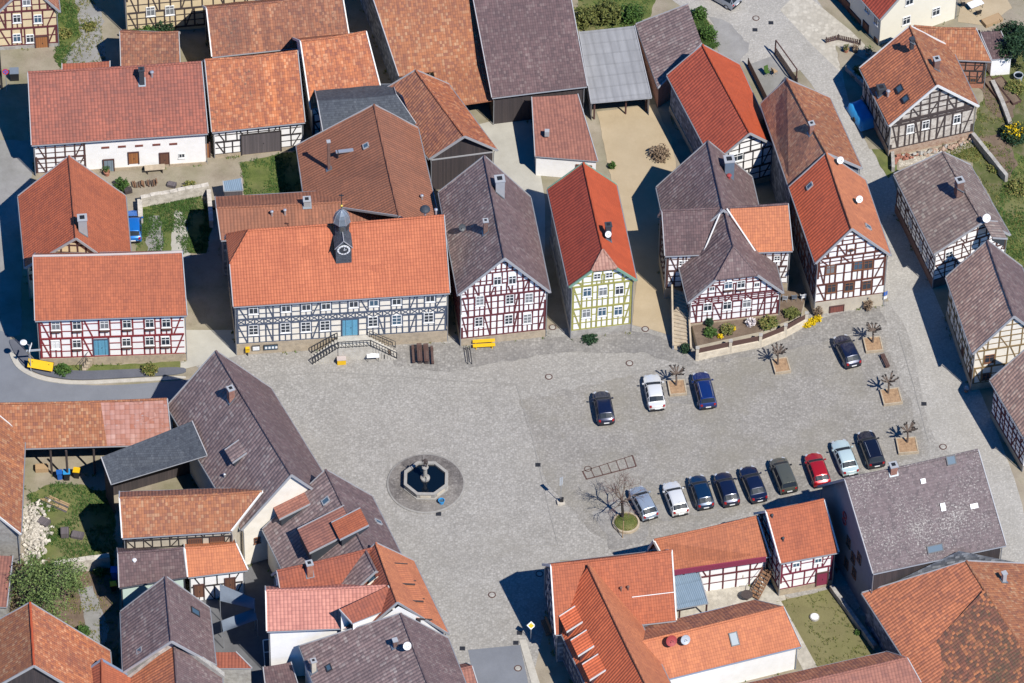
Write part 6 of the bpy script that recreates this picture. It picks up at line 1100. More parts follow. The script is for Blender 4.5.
# clock turret on the town hall
root, p, facs, roof = BUILT['H11']; A, B = p['A'], p['B']; u = (B-A); u.z = 0; u.normalize(); fr = V((u.y, -u.x, 0)); up = V((0, 0, 1))
t0 = (341.7-248.7)/(444-248.7); rc = lerp(A+u*2.1, B, t0); g = MB()
ctr = V((rc.x, rc.y, 0))+fr*.75; zr = A.z
oct_ = lambda r, z, ph=math.pi/8+math.atan2(u.y, u.x): [ctr+V((r*math.cos(ph+k*math.pi/4), r*math.sin(ph+k*math.pi/4), z)) for k in range(8)]
def loft(mb, rings, m):
    for a, b in zip(rings, rings[1:]):
        for k in range(8): mb.face([a[k], a[(k+1) % 8], b[(k+1) % 8], b[k]], m)
loft(g, [oct_(.84, zr-2.2), oct_(.78, zr+1.25)], 'slate'); tur = part(g, 'clock_turret', root)
g = MB(); loft(g, [oct_(.92, zr+1.17), oct_(.95, zr+1.27), oct_(.83, zr+1.65), oct_(.74, zr+2.0), oct_(.58, zr+2.35), oct_(.32, zr+2.65), oct_(.11, zr+2.85), oct_(.09, zr+3.2)], 'lead'); g.face(oct_(.92, zr+1.17)[::-1], 'lead')
for k in range(8): g.tube([oct_(r, z)[k] for r, z in ((.95, zr+1.27), (.83, zr+1.66), (.74, zr+2.01), (.58, zr+2.36), (.32, zr+2.66), (.11, zr+2.85))], .03, 'metal_light', 5)
part(g, 'dome', tur)
g = MB(); g.tube([ctr+up*(zr+3.2), ctr+up*(zr+5.2)], .045, 'metal_dark', 6); g.lathe(ctr+up*(zr+3.45), [(.02, -.16), (.14, -.08), (.16, 0), (.14, .08), (.02, .16)], 'gold', 10); g.box(ctr+up*(zr+5.0), (.5, .03, .16), 'metal_dark'); part(g, 'finial', tur)
g = MB()
for k in range(8):
    a, b = oct_(.82, zr+.4)[k], oct_(.82, zr+.4)[(k+1) % 8]; m_ = (a+b)/2; e = (b-a).normalized(); n_ = (m_-ctr); n_.z = 0; n_.normalize()
    for q in range(4): g.obox(m_+up*(.16*q), e*.22, n_*.03+up*-.02, up*.02, 'plastic_black')
part(g, 'louvres', tur)
fc = ctr+fr*1.9; zb = zr-3.5; zt = zr-.75; hw = .82
g = MB(); W = u*hw
back = -fr*2.4
a0, a1 = fc-W, fc+W; ap = fc+up*(zt+.95)
g.face([a0+up*zb, a1+up*zb, a1+up*zt, ap, a0+up*zt], 'slate')
g.face([a0+up*zb, a0+up*zt, a0+back+up*zt, a0+back+up*zb], 'slate'); g.face([a1+up*zb, a1+back+up*zb, a1+back+up*zt, a1+up*zt], 'slate')
cd = part(g, 'clock_gable', root)
g = MB()
for sg in (-1, 1):
    e = fc+W*sg*1.16+up*(zt-.17)+fr*.14; q = [ap+fr*.14+up*.05, e, e+back-fr*.1, ap+back-fr*.1+up*.05]
    if (q[1]-q[0]).cross(q[2]-q[0]).z < 0: q = q[::-1]
    g.solid(q, .08, 'slate'); g.obox((ap+fr*.15+e)/2+up*.04, (e-ap-fr*.14)/2, fr*.04, up*.05, 'trim_grey')
g.tube([ap+fr*.14+up*.07, ap+back+up*.07], .05, 'trim_grey', 6); part(g, 'gable_roof', cd)
g = MB(); cz = fc+fr*.05+up*(zt-.42)
circ = lambda r, o: [cz+u*(r*math.cos(k*math.pi/14))+up*(r*math.sin(k*math.pi/14))+fr*o for k in range(28)]
g.solid(circ(.68, .05), .06, 'dish_white', d=-fr); g.solid(circ(.50, .065), .05, 'slate_dark', d=-fr)
for k in range(12):
    an = k*math.pi/6; dd = u*math.cos(an)+up*math.sin(an); tt = u*-math.sin(an)+up*math.cos(an); g.obox(cz+dd*.59+fr*.055, dd*.06, tt*.02, fr*.012, 'slate_dark')
clk = part(g, 'clock_face', cd); g = MB()
for an, l in ((R(20), .3), (R(75), .43)): dd = u*math.cos(an)+up*math.sin(an); tt = u*-math.sin(an)+up*math.cos(an); g.obox(cz+dd*l/2+fr*.085, dd*l/2, tt*.025, fr*.012, 'dish_white')
part(g, 'clock_hands', cd)

# town hall entrance steps
F = facs['R']; AT = {k: V((x, y, 0)) for k, (x, y) in PLACE['at'].items()}
dr = [D for D in HOUSES if D['key'] == 'H11'][0]['door']['R'][0]; da = dr[0]
st = thing('entrance_steps', 'stone landing with two flights of steps and dark railings at the town hall door', 'steps', F.at(da, 0, 1), world_coords=True)
LZ = dr[1]-dr[3]/2-.05
g = MB(); g.obox(F.at(da+.3, LZ/2, .95), F.d*1.7, F.n*.85, up*LZ/2, 'stone_step'); part(g, 'landing', st)
NS = 9
for sg, nm in ((-1, 'left'), (1, 'right')):
    g = MB(); 
    for k in range(NS):
        h = LZ*(NS-k-.5)/NS; a = da+.3+sg*(1.7+.14+.30*k); g.obox(F.at(a, h/2, 1.05+.06*k), F.d*.165, F.n*.65, up*h/2, 'stone_step')
    part(g, 'flight', st)
def railing(parent, pts, h=.95, sp=.28, m='metal_dark', r=.03, name='railing'):
    g = MB(); P = [V(p) for p in pts]
    g.tube([p+up*h for p in P], r, m, 6); g.tube([p+up*.12 for p in P], r*.8, m, 6)
    for a, b in zip(P, P[1:]):
        n = max(1, int((b-a).length/sp))
        for i in range(n+1): q = lerp(a, b, i/n); g.tube([q, q+up*h], r*(1.2 if i in (0, n) else .7), m, 5)
    return part(g, name, parent)
e0, e1 = da+.3-1.7, da+.3+1.7; l0, l1 = e0-.3*NS, e1+.3*NS
railing(st, [F.at(l0, .05, 2.1), F.at(e0, LZ, 1.75), F.at(e1, LZ, 1.75), F.at(l1, .05, 2.1)], sp=.36, r=.055)
railing(st, [F.at(l0, .05, .5), F.at(e0, LZ, .4)], sp=.36, r=.055); railing(st, [F.at(e1, LZ, .4), F.at(l1, .05, .5)], sp=.5, r=.035)
for a, w, cat, lab in ((1.95, .85, 'notice board', 'smaller notice board on the town hall plinth beside the yellow letter box'), (3.5, 1.5, 'notice board', 'wide glazed notice board on the town hall plinth')):
    nb = thing('notice_board', lab, cat, F.at(a, 1.0, .12), world_coords=True); g = MB(); g.obox(F.at(a, 1.0, .16), F.d*w/2, F.n*.06, up*.36, 'metal_dark'); fb = part(g, 'frame', nb)
    g = MB(); g.obox(F.at(a, 1.0, .225), F.d*(w/2-.07), F.n*.01, up*.29, 'paint_white' if w < 1 else 'pane_sky'); part(g, 'glass', nb)
    g = MB()
    for q in range(int(w/.36)): g.obox(F.at(a-w/2+.25+q*.36, 1.0, .24), F.d*.11, F.n*.006, up*.16, 'paint_white'); 
    part(g, 'notices', nb)
lb = thing('letter_box', 'yellow letter box at the left foot of the town hall plinth', 'letter box', F.at(1.05, 0, .2), world_coords=True)
g = MB(); g.obox(F.at(1.05, .95, .26), F.d*.22, F.n*.15, up*.3, 'yellow'); part(g, 'body', lb); g = MB(); g.obox(F.at(1.05, .45, .24), F.d*.05, F.n*.05, up*.5, 'metal_dark'); part(g, 'stand', lb); g = MB(); g.obox(F.at(1.05, 1.1, .42), F.d*.15, F.n*.012, up*.02, 'plastic_black'); part(g, 'slot', lb)
gb = thing('grit_box', 'pale yellow box leaning on the front of the town hall steps', 'box', F.at(da-1.0, 0, 2.1), world_coords=True)
g = MB(); g.obox(F.at(da-1.1, .35, 2.15), F.d*.45, F.n*.28, up*.35, 'yellow'); part(g, 'body', gb); g = MB(); g.obox(F.at(da-1.1, .73, 2.15), F.d*.48, F.n*.31, up*.035, 'ridge_white'); part(g, 'lid', gb)

# ------------------------------------------------------------------ fountain
fx = AT['fountain']; fo = thing('fountain', 'octagonal stone fountain with dark water and statue column on a round dark paved ring', 'fountain', fx, world_coords=True)
g = MB(); g.lathe(fx, [(4.05, 0), (4.05, .09), (3.85, .13)], 'stone_channel', 64); g.face([fx+V((3.86*math.cos(k*math.pi/32), 3.86*math.sin(k*math.pi/32), .141)) for k in range(64)], 'g_ring'); part(g, 'paved_ring', fo)
def octo(r, z, ph=math.pi/8): return [fx+V((r*math.cos(ph+k*math.pi/4), r*math.sin(ph+k*math.pi/4), z)) for k in range(8)]
g = MB(); rr_ = 2.35
for a, b in ((octo(rr_+.12, .14), octo(rr_+.12, .26)), (octo(rr_+.12, .26), octo(rr_, .3)), (octo(rr_, .3), octo(rr_, .78)), (octo(rr_, .78), octo(rr_+.1, .82)), (octo(rr_+.1, .82), octo(rr_+.1, .96)), (octo(rr_+.1, .96), octo(rr_-.24, .96)), (octo(rr_-.24, .96), octo(rr_-.24, .3))): loft(g, [a, b], 'stone_fount')
part(g, 'basin', fo)
g = MB()
for k in range(8):
    a, b = octo(rr_, .32)[k], octo(rr_, .32)[(k+1) % 8]; e = (b-a).normalized(); n_ = ((a+b)/2-fx); n_.z = 0; n_.normalize()
    g = MB(); g.obox((a+b)/2+up*.2+n_*.02, e*.55, n_*.03, up*.15, 'plaster_beige'); part(g, 'carved_panel', fo)
g = MB(); g.face(octo(rr_-.25, .74), 'water'); part(g, 'water', fo)
sx = fx+V((-.1, .1, 0)); g = MB(); g.lathe(sx, [(.5, .3), (.5, .95), (.42, 1.0), (.27, 1.08), (.22, 1.3), (.2, 2.3), (.24, 2.36), (.34, 2.46), (.36, 2.56), (.3, 2.6)], 'stone_fount', 16); part(g, 'column', fo)
def skin_figure(name, parent, joints, edges, radii, mat, sub=1):
    me = bpy.data.meshes.new(name); off = V(parent['o']) if 'o' in parent else V((0, 0, 0)); me.from_pydata([V(j)-off for j in joints], edges, []); me.materials.append(MATS[mat])
    o = bpy.data.objects.new(name, me); COL.objects.link(o); o.parent = parent
    sk = o.modifiers.new('skin', 'SKIN'); 
    for i, r in enumerate(radii): me.skin_vertices[0].data[i].radius = (r, r) if not isinstance(r, tuple) else r
    me.skin_vertices[0].data[0].use_root = True; s = o.modifiers.new('sub', 'SUBSURF'); s.levels = sub; s.render_levels = sub
    return o
S_ = lambda x, y, z: sx+V((x, y, 2.6+z))
skin_figure('statue', fo, [S_(0, 0, .62), S_(0, 0, .85), S_(0, 0, 1.02), S_(0, 0, 1.12), S_(0, -.02, 1.27), S_(.1, 0, .55), S_(.12, -.05, .3), S_(.12, -.03, .02), S_(-.1, 0, .55), S_(-.11, 0, .3), S_(-.11, 0, .02), S_(.2, 0, 1.0), S_(.27, -.1, .75), S_(.2, -.25, .7), S_(-.2, 0, 1.0), S_(-.3, -.05, .82), S_(-.3, -.15, 1.0)],
            [(0, 1), (1, 2), (2, 3), (3, 4), (0, 5), (5, 6), (6, 7), (0, 8), (8, 9), (9, 10), (2, 11), (11, 12), (12, 13), (2, 14), (14, 15), (15, 16)], [.15, .16, .17, .07, .11, .1, .075, .06, .1, .075, .06, .075, .055, .04, .075, .055, .04], 'beam_dark')
g = MB(); g.tube([S_(-.3, -.15, 0), S_(-.3, -.15, 1.75)], .03, 'metal_dark', 6); part(g, 'staff', fo)
for a in (2.2, 5.0):
    g = MB(); d = V((math.cos(a), math.sin(a), 0)); g.tube([sx+d*.2+up*1.25, sx+d*.6+up*1.3, sx+d*.75+up*1.15], .035, 'metal_dark', 6); part(g, 'spout', fo)
bk = thing('bucket', 'round blue tub standing on the fountain ring below the basin', 'tub', AT['bucket'], world_coords=True)
c = AT['bucket']+up*.14; g = MB(); g.lathe(c, [(.24, 0), (.31, .42), (.34, .44), (.34, .47), (.29, .47), (.25, .06), (.001, .05)], 'cyan_blue', 20); part(g, 'body', bk)
g = MB(); g.face([c+V((.27*math.cos(k*math.pi/8), .27*math.sin(k*math.pi/8), .3)) for k in range(16)], 'pane_sky'); part(g, 'water', bk)

# ------------------------------------------------------------------ covers and drains
def world_tag(o, lab, cat, grp=None): return tag(o, lab, cat, grp)
ML = ['round manhole cover on the cobbles between the maroon and yellow-green timber houses', 'round manhole cover beside the sandy drive mouth right of the yellow-green timber house', 'round manhole cover above the upper left parked cars', 'round manhole cover beside the speckled roof at the lower right lane',
      'round manhole cover left of the shadow of the dormered corner house', 'round manhole cover in the asphalt patch at the bottom', 'round manhole cover on the upper street below the silver van', 'round manhole cover on the square just above the shadow of the corner house', 'round manhole cover in the open cobbles below the maroon timber house']
for (x, y), lb_ in zip(PLACE['manholes'], ML):
    t = thing('manhole_cover', lb_, 'manhole', (x, y, 0), group='manhole covers in the paving', world_coords=True); g = MB(); c = V((x, y, 0)); z0 = .048
    g.lathe(c, [(.40, z0-.1), (.40, z0+.005), (.30, z0+.008), (.29, z0-.1)], 'bench_brown', 24); part(g, 'ring', t); g = MB(); g.lathe(c, [(.285, z0-.1), (.285, z0+.003), (.0001, z0+.003)], 'stone_grey', 24); part(g, 'lid', t)
DLB = ['square drain grate on the square right of the fountain', 'square drain grate just below the fountain ring', 'square drain grate at the right edge of the car park', 'square drain grate left of the lower asphalt patch', 'square drain grate at the right kerb of the lower asphalt patch', 'square drain grate in the kerb beside the priority sign', 'square drain grate on the upper street near the fenced terrace', 'smaller drain grate on the upper street below the round cover']
for (x, y), lb_ in zip(PLACE['drains'], DLB):
    t = thing('drain_grate', lb_, 'drain', (x, y, 0), group='square drain grates', world_coords=True); g = MB()
    for q in (-1, 1): g.box((x+q*.24, y, 0), (.06, .5, .10), 'metal_dark'); g.box((x, y+q*.22, 0), (.42, .06, .10), 'metal_dark')
    part(g, 'frame', t); g = MB(); g.box((x, y, -.01), (.42, .38, .10), 'plastic_black')
    for q in range(5): g.box((x-.16+q*.08, y, .04), (.035, .38, .02), 'metal_dark')
    part(g, 'grate', t)

# ------------------------------------------------------------------ cars
CARP = dict(
 hatch=dict(L=4.15, W=1.74, H=1.47, st=[(1.0, .60, .60, 0), (.965, .78, .70, 0), (.80, .86, .82, 0), (.50, .875, .93, 0), (.16, .88, .97, 1), (-.22, .88, .98, 1), (-.66, .875, .99, 1), (-.90, .86, .99, 0), (-.975, .82, .90, 0), (-1.0, .74, .62, 0)], roof=[.93, 1.42, 1.47, 1.40, 1.02]),
 sedan=dict(L=4.5, W=1.76, H=1.43, st=[(1.0, .60, .58, 0), (.965, .80, .68, 0), (.80, .87, .80, 0), (.46, .88, .90, 0), (.12, .885, .94, 1), (-.2, .885, .95, 1), (-.50, .88, .96, 1), (-.74, .875, .95, 0), (-.965, .82, .90, 0), (-1.0, .74, .60, 0)], roof=[.9, 1.37, 1.43, 1.36, .97]),
 wagon=dict(L=4.6, W=1.78, H=1.5, st=[(1.0, .60, .60, 0), (.965, .80, .70, 0), (.80, .87, .82, 0), (.50, .88, .93, 0), (.20, .885, .97, 1), (-.25, .885, .98, 1), (-.78, .88, .99, 1), (-.94, .87, .99, 0), (-.985, .83, .88, 0), (-1.0, .76, .62, 0)], roof=[.93, 1.44, 1.5, 1.44, 1.02]),
 van=dict(L=4.3, W=1.78, H=1.7, st=[(1.0, .62, .66, 0), (.97, .80, .78, 0), (.84, .87, .92, 0), (.62, .885, 1.02, 0), (.26, .89, 1.05, 1), (-.25, .89, 1.06, 1), (-.86, .885, 1.06, 1), (-.96, .87, 1.04, 0), (-.99, .84, .88, 0), (-1.0, .78, .62, 0)], roof=[1.02, 1.62, 1.7, 1.66, 1.1]))
def make_car(kind, paint, loc, rz, label):
    K = CARP[kind]; L = K['L']/2; root = thing('parked_car', label, 'car', loc, rz, 'parked cars'); root.scale = (1.06, 1.07, 1.05); secs = []; cab = [i for i, s in enumerate(K['st']) if s[3]]; f0, f1 = cab[0], cab[-1]
    for i, (yf, w, zb, c) in enumerate(K['st']):
        y = yf*L; zl = .24 if 1 < i < len(K['st'])-2 else .32
        if c:
            zt = K['roof'][1+cab.index(i)]; wt = w*.72
            h = [(w*.94, zl), (w, zl+.14), (w*1.0, zb*.72), (w*.985, zb), (wt+.05, zt-.09), (wt*.86, zt-.01), (0, zt+.025)]
        else: h = [(w*.94, zl), (w, zl+.12), (w*1.0, zb*.74+.03), (w*.97, zb-.03), (w*.9, zb), (w*.6, zb+.03), (0, zb+.045)]
        secs.append([V((-a, y, z)) for a, z in h]+[V((a, y, z)) for a, z in h[-2::-1]])
    for i, sec in enumerate(secs):      # rounded nose and tail in plan
        k = {0: -.30, 1: -.24, 2: -.10, len(secs)-1: .16, len(secs)-2: .12}.get(i, 0)
        w_ = max(abs(p.x) for p in sec)
        for p in sec: p.y += k*(abs(p.x)/w_)**2.2
    n = len(secs[0]); g = MB(); gl = {'windscreen': MB(), 'rear_window': MB(), 'side_window_left': MB(), 'side_window_right': MB()}; mid = n//2
    def ring(q, mb, sh):
        c = sum(q, V())/len(q); r = [c+(p-c)*sh for p in q]; mb.face(r, 'car_glass')
        for k in range(4): g.face([q[k], q[(k+1) % 4], r[(k+1) % 4], r[k]], paint)
    for i in range(len(secs)-1):
        a, b = secs[i], secs[i+1]
        for j in range(n-1):
            q = [a[j], b[j], b[j+1], a[j+1]]; jj = j if j < mid else n-2-j; side = gl['side_window_left' if j < mid else 'side_window_right']
            if f0 <= i < f1 and jj == 3: ring(q, side, .9)
            elif (i == f0-1 or i == f1) and jj == 3: ring(q, side, .72)
            elif (i == f0-1 or i == f1) and jj >= 4:
                t0, t1 = .10, .90; e0, e1, e2, e3 = lerp(q[0], q[1], t0), lerp(q[0], q[1], t1), lerp(q[3], q[2], t1), lerp(q[3], q[2], t0)
                g.face([q[0], e0, e3, q[3]], paint); g.face([e1, q[1], q[2], e2], paint); m_ = gl['windscreen' if i < f0 else 'rear_window']
                if jj == 4:
                    o0, o3 = (lerp(e0, e3, .18), e3) if j < mid else (e0, lerp(e0, e3, .82)); o1, o2 = (lerp(e1, e2, .18), e2) if j < mid else (e1, lerp(e1, e2, .82))
                    m_.face([o0, o1, o2, o3], 'car_glass')
                    if j < mid: g.face([e0, e1, o1, o0], paint)
                    else: g.face([o3, o2, e2, e3], paint)
                else: m_.face([e0, e1, e2, e3], 'car_glass')
            else: g.face(q, paint)
    g.face(secs[0][::-1], paint); g.face(secs[-1], paint)
    for a, b in zip(secs, secs[1:]): g.face([a[0], a[-1], b[-1], b[0]], 'rubber')
    body = g.build('body', root, weld=True)
    me = body.data; me.polygons.foreach_set('use_smooth', [True]*len(me.polygons)); me.set_sharp_from_angle(angle=R(32))
    bv = body.modifiers.new('round', 'BEVEL'); bv.width = .035; bv.segments = 2; bv.limit_method = 'ANGLE'; bv.angle_limit = R(20)
    for nm, mb in gl.items(): mb.build(nm.replace('_left', '').replace('_right', ''), root)
    W = K['W']/2
    for y in (L*.62, -L*.62):
        for s in (-1, 1):
            wm = MB(); prof = [(.19, -.1), (.29, -.1), (.315, -.06), (.315, .06), (.29, .1), (.19, .1)]
            ring = [[V((s*(W-.09)+z, y+r*math.cos(k*math.pi/10), .315+r*math.sin(k*math.pi/10))) for k in range(20)] for r, z in prof]
            for a, b in zip(ring, ring[1:]):
                for k in range(20): wm.face([a[k], a[(k+1) % 20], b[(k+1) % 20], b[k]], 'rubber')
            wo_ = wm.build('wheel', root); rm = MB(); rm.face([V((s*(W-.09)+s*.085, y+.2*math.cos(k*math.pi/10), .315+.2*math.sin(k*math.pi/10))) for k in range(20)], 'metal_light')
            for k in range(5): an = k*2*math.pi/5; rm.tube([V((s*(W-.0), y, .315)), V((s*W, y+.19*math.cos(an), .315+.19*math.sin(an)))], .03, 'metal_light', 4)
            rm.build('rim', wo_)
    zf, zr = K['st'][1][2], K['st'][-2][2]
    for s in (-1, 1):
        m = MB(); m.obox((s*.60, L*.905, zf+.0), (.13, -.10*s, -.01), (.03*s, .10, -.03), (0, .02, .035), 'lamp_glass'); m.build('headlight', root)
        m = MB(); m.obox((s*.66, -L*.945, zr-.03), (.1, .03*s, 0), (0, .05, 0), (0, .01, .11), 'tail_glass'); m.build('tail_light', root)
        m = MB(); m.obox((s*(W+.1), L*.36, 1.0), (.1, 0, 0), (0, .05, 0), (0, 0, .07), paint if kind != 'van' else 'plastic_black'); m.obox((s*(W-.02), L*.37, .96), (.06, 0, 0), (0, .03, 0), (0, 0, .02), 'plastic_black'); m.build('mirror', root)
    m = MB(); m.obox((0, -L-.005, .62), (.26, 0, 0), (0, .012, 0), (0, 0, .06), 'paint_white'); m.build('licence_plate', root)
    m = MB(); m.obox((0, -L*.985, .42), (.7, 0, 0), (0, .05, 0), (0, 0, .07), 'plastic_black'); m.build('rear_bumper', root)
    m = MB(); m.obox((0, L*.985, .45), (.5, 0, 0), (0, .04, 0), (0, 0, .08), 'plastic_black'); m.build('grille', root)
    if kind == 'wagon':
        for s in (-1, 1): m = MB(); m.tube([(s*.56, L*.1, K['H']-.03), (s*.58, -L*.2, K['H']+.05), (s*.56, -L*.72, K['H']-.02)], .022, 'metal_light', 6); m.build('roof_rail', root)
    m = MB(); m.tube([(.0, -L*.55, K['H']-.03), (0, -L*.68, K['H']+.16)], .008, 'plastic_black', 4); m.build('antenna', root)
    return root
for kind, paint, (x, y), deg, lab in PLACE['cars']: make_car(kind, paint, (x, y, .03), R(deg), lab)

# ------------------------------------------------------------------ vegetation
def leaf_cloud(mb, cen, rx, ry, rz_, n, m, size, rg, gaps=.35, shape=None):
    k = 0; tries = 0
    while k < n and tries < n*12:
        tries += 1
        d = V((rg.gauss(0, 1), rg.gauss(0, 1), rg.gauss(0, 1))).normalized(); r = rg.random()**.42
        lump = 1+.35*mnoise.noise(d*2.2+V(cen)*.7)+.18*mnoise.noise(d*5+V(cen))
        p = V(cen)+V((d.x*rx, d.y*ry, d.z*rz_))*r*lump
        if p.z < .03: continue
        if mnoise.noise(p*1.6/max(.5, rx*.6)) < -gaps*.5: continue
        k += 1; s = size*rg.uniform(.6, 1.4); a = V((rg.gauss(0, 1), rg.gauss(0, 1), rg.gauss(0, .6))).normalized(); b = a.cross(V((rg.gauss(0, 1), rg.gauss(0, 1), rg.gauss(0, 1)))).normalized()
        mb.face([p-a*s, p-b*s*.5, p+a*s, p+b*s*.5], m)
for (x, y), r, h, m, n, lab in PLACE['shrubs']:
    rg = random.Random(int(x*31+y*17)); t = thing('flowering_plant' if m in ('leaf_yellow', 'flower_pink') else 'shrub', lab, 'flowers' if m in ('leaf_yellow', 'flower_pink') else 'shrub', (x, y, 0), world_coords=True)
    z0 = 1.0 if 'walled' in lab or 'chairs' in lab or 'pink plinth' in lab else 0
    g = MB(); leaf_cloud(g, (x, y, z0+h*.5), r, r*.95, h*.55, int(n*1.6), m, .10+.03*r, rg); part(g, 'foliage', t)
    g = MB()
    for k in range(5): a = rg.uniform(0, 6.28); g.tube([(x+.05*math.cos(a), y+.05*math.sin(a), z0), (x+r*.3*math.cos(a), y+r*.3*math.sin(a), z0+h*.4), (x+r*.55*math.cos(a), y+r*.55*math.sin(a), z0+h*.75)], [.035, .025, .01], 'bark', 4)
    part(g, 'stems', t)
for poly, n, m in PLACE['tufts']:
    rg = random.Random(n); g = MB(); xs = [p[0] for p in poly]; ys = [p[1] for p in poly]; k = 0
    def inside(x, y):
        c = False
        for (x0, y0), (x1, y1) in zip(poly, poly[1:]+poly[:1]):
            if (y0 > y) != (y1 > y) and x < (x1-x0)*(y-y0)/(y1-y0)+x0: c = not c
        return c
    for _ in range(n*4):
        x, y = rg.uniform(min(xs), max(xs)), rg.uniform(min(ys), max(ys))
        if k >= n: break
        if not inside(x, y) or mnoise.noise(V((x*.45, y*.45, n))) < rg.uniform(-.35, .25): continue
        k += 1
        for q in range(4):
            a = rg.uniform(0, 6.28); h = rg.uniform(.08, .28); d = V((math.cos(a), math.sin(a), 0)); b = V((-d.y, d.x, 0))*.04; p = V((x+rg.gauss(0, .08), y+rg.gauss(0, .08), 0.01)); g.face([p-b, p+b, p+d*h*.7+up*h], m)
    o = g.build('grass_tufts'); o['kind'] = 'stuff'
def limb(mb, p, d, L, r, rg, depth, m, tw, tips=None, spread=.55, up_=.12):
    n = 4; pts = [p]; q = p; dd = d
    for i in range(n): dd = (dd+V((rg.gauss(0, .12), rg.gauss(0, .12), rg.gauss(0, .1)+up_*.3))).normalized(); q = q+dd*L/n; pts.append(q)
    mb.tube(pts, [r*(1-.5*i/n) for i in range(n+1)], m if r > .03 else tw, 6 if r > .05 else 4, caps=False)
    if tips is not None: tips.append((q, dd, depth))
    if depth == 0: return
    k = rg.randint(3, 4)
    for i in range(k):
        a = rg.uniform(0, 6.28); s = dd.orthogonal().normalized(); s = Matrix.Rotation(a, 3, dd) @ s
        nd = (dd*(1-spread*.5)+s*spread*rg.uniform(.7, 1.3)+up*up_).normalized(); limb(mb, lerp(pts[2], pts[-1], rg.random()) if i else q, nd, L*rg.uniform(.6, .8), r*.52, rg, depth-1, m, tw, tips, spread, up_)
# pollarded trees in square raised beds
PLB = ['pollarded bare tree in a square bed between the white and the blue car', 'pollarded bare tree in a square bed below the flower garden wall', 'pollarded bare tree in a square bed right of the lone dark navy hatchback', 'pollarded bare tree in the middle bed of the right edge row, below the bench', 'pollarded bare tree in the lowest bed of the right edge row, near the speckled roof']
for i, ((tx, ty), (bx, by), rot, (bw, bd)) in enumerate(PLACE['pollards']):
    rg = random.Random(40+i); bed = thing('tree_bed', PLB[i].replace('pollarded bare tree in a', 'wooden edged').replace('pollarded bare tree in the', 'wooden edged')+', with gravelly brown soil' if False else ['square brown soil bed between the white and blue cars', 'square brown soil bed below the flower garden wall', 'square brown soil bed right of the lone dark navy hatchback', 'square brown soil bed below the park bench', 'square brown soil bed nearest the speckled roof'][i], 'planting bed', (bx, by, 0), group='square tree beds', world_coords=True)
    a = V((math.cos(rot), math.sin(rot), 0)); b = V((-a.y, a.x, 0)); c = V((bx, by, .12))
    g = MB()
    g.obox(c, a*(bw/2-.06), b*(bd/2-.06), up*.18, 'bed_gravel'); part(g, 'soil', bed)
    for q in (-1, 1):
        g = MB(); g.obox(c+a*q*bw/2+up*.06, a*.06, b*(bd/2+.06), up*.18, 'stone_tan'); part(g, 'edging', bed); g = MB(); g.obox(c+b*q*bd/2+up*.06, a*(bw/2-.06), b*.06, up*.175, 'stone_tan'); part(g, 'edging', bed)
    t = thing('pollarded_tree', PLB[i], 'tree', (tx, ty, .2), group='pollarded trees of the car park', world_coords=True); g = MB(); tp = V((tx, ty, .2))
    g.tube([tp, tp+V((.02, .02, .8)), tp+V((-.03, .04, 1.6)), tp+V((0, .02, 2.0))], [.13, .10, .09, .13], 'bark', 8); part(g, 'trunk', t); g = MB(); K = rg.randint(9, 11)
    for k in range(K):
        an = k*6.283/K+rg.uniform(-.25, .25); d = V((math.cos(an), math.sin(an), rg.uniform(.25, .6))).normalized(); L = rg.uniform(.55, .9); p0 = tp+up*1.95; p1 = p0+d*L*.5+V((0, 0, -.04)); p2 = p0+d*L+up*.12
        g.tube([p0, p1, p2, p2+d*.07], [.085, .06, .10, .06], 'bark', 6)
        for q in range(8):
            d2 = (d+V((rg.gauss(0, .5), rg.gauss(0, .5), rg.uniform(.1, .8)))).normalized(); g.tube([p2, p2+d2*rg.uniform(.12, .32)], [.045, .035], 'bark_dark', 5)
        if rg.random() < .6: d3 = (d+V((rg.gauss(0, .6), rg.gauss(0, .6), .3))).normalized(); g.tube([p1, p1+d3*.3, p1+d3*.36], [.05, .07, .04], 'bark_dark', 5)
    part(g, 'crown', t)
# bare tree in the round green bed
bd = AT['bed']; rb_ = thing('round_tree_bed', 'round green planted bed with stone edging around the large bare tree', 'planting bed', bd, world_coords=True)
g = MB(); g.lathe(bd, [(1.4, 0), (1.4, .32), (1.22, .34), (1.2, .2)], 'stone_tan', 32); part(g, 'edging', rb_); g = MB(); g.lathe(bd, [(1.2, .25), (.8, .42), (.01, .5)], 'g_grass', 24); rg = random.Random(5)
for k in range(900):
    a, r_ = rg.uniform(0, 6.28), 1.15*math.sqrt(rg.random()); p = bd+V((r_*math.cos(a), r_*math.sin(a), .3+.15*(1-r_))); d = V((rg.gauss(0, 1), rg.gauss(0, 1), 0)).normalized(); g.face([p-d.cross(up)*.04, p+d.cross(up)*.04, p+d*.1+up*.14], 'leaf_mixed')
part(g, 'planting', rb_)
tb_ = thing('bare_tree', 'large leafless tree with fine reddish twigs in the round green bed', 'tree', AT['tree'], world_coords=True); tp = AT['tree']+up*.2; rg = random.Random(12)
g = MB(); g.tube([tp, tp+V((.05, .02, .9)), tp+V((-.05, .1, 1.9)), tp+V((-.1, .1, 2.7))], [.2, .15, .13, .12], 'bark_dark', 8); part(g, 'trunk', tb_)
g = MB(); tt = tp+V((-.1, .1, 2.6)); limb(g, tt, V((-.05, .1, 1)).normalized(), 1.5, .09, rg, 4, 'bark', 'twig', None, .6, .1)
for k in range(5): a = k*1.26+.3; limb(g, tt-up*.3*rg.random(), V((math.cos(a), math.sin(a), .75)).normalized(), 1.45, .075, rg, 3, 'bark', 'twig', None, .6, .05)
part(g, 'crown', tb_)
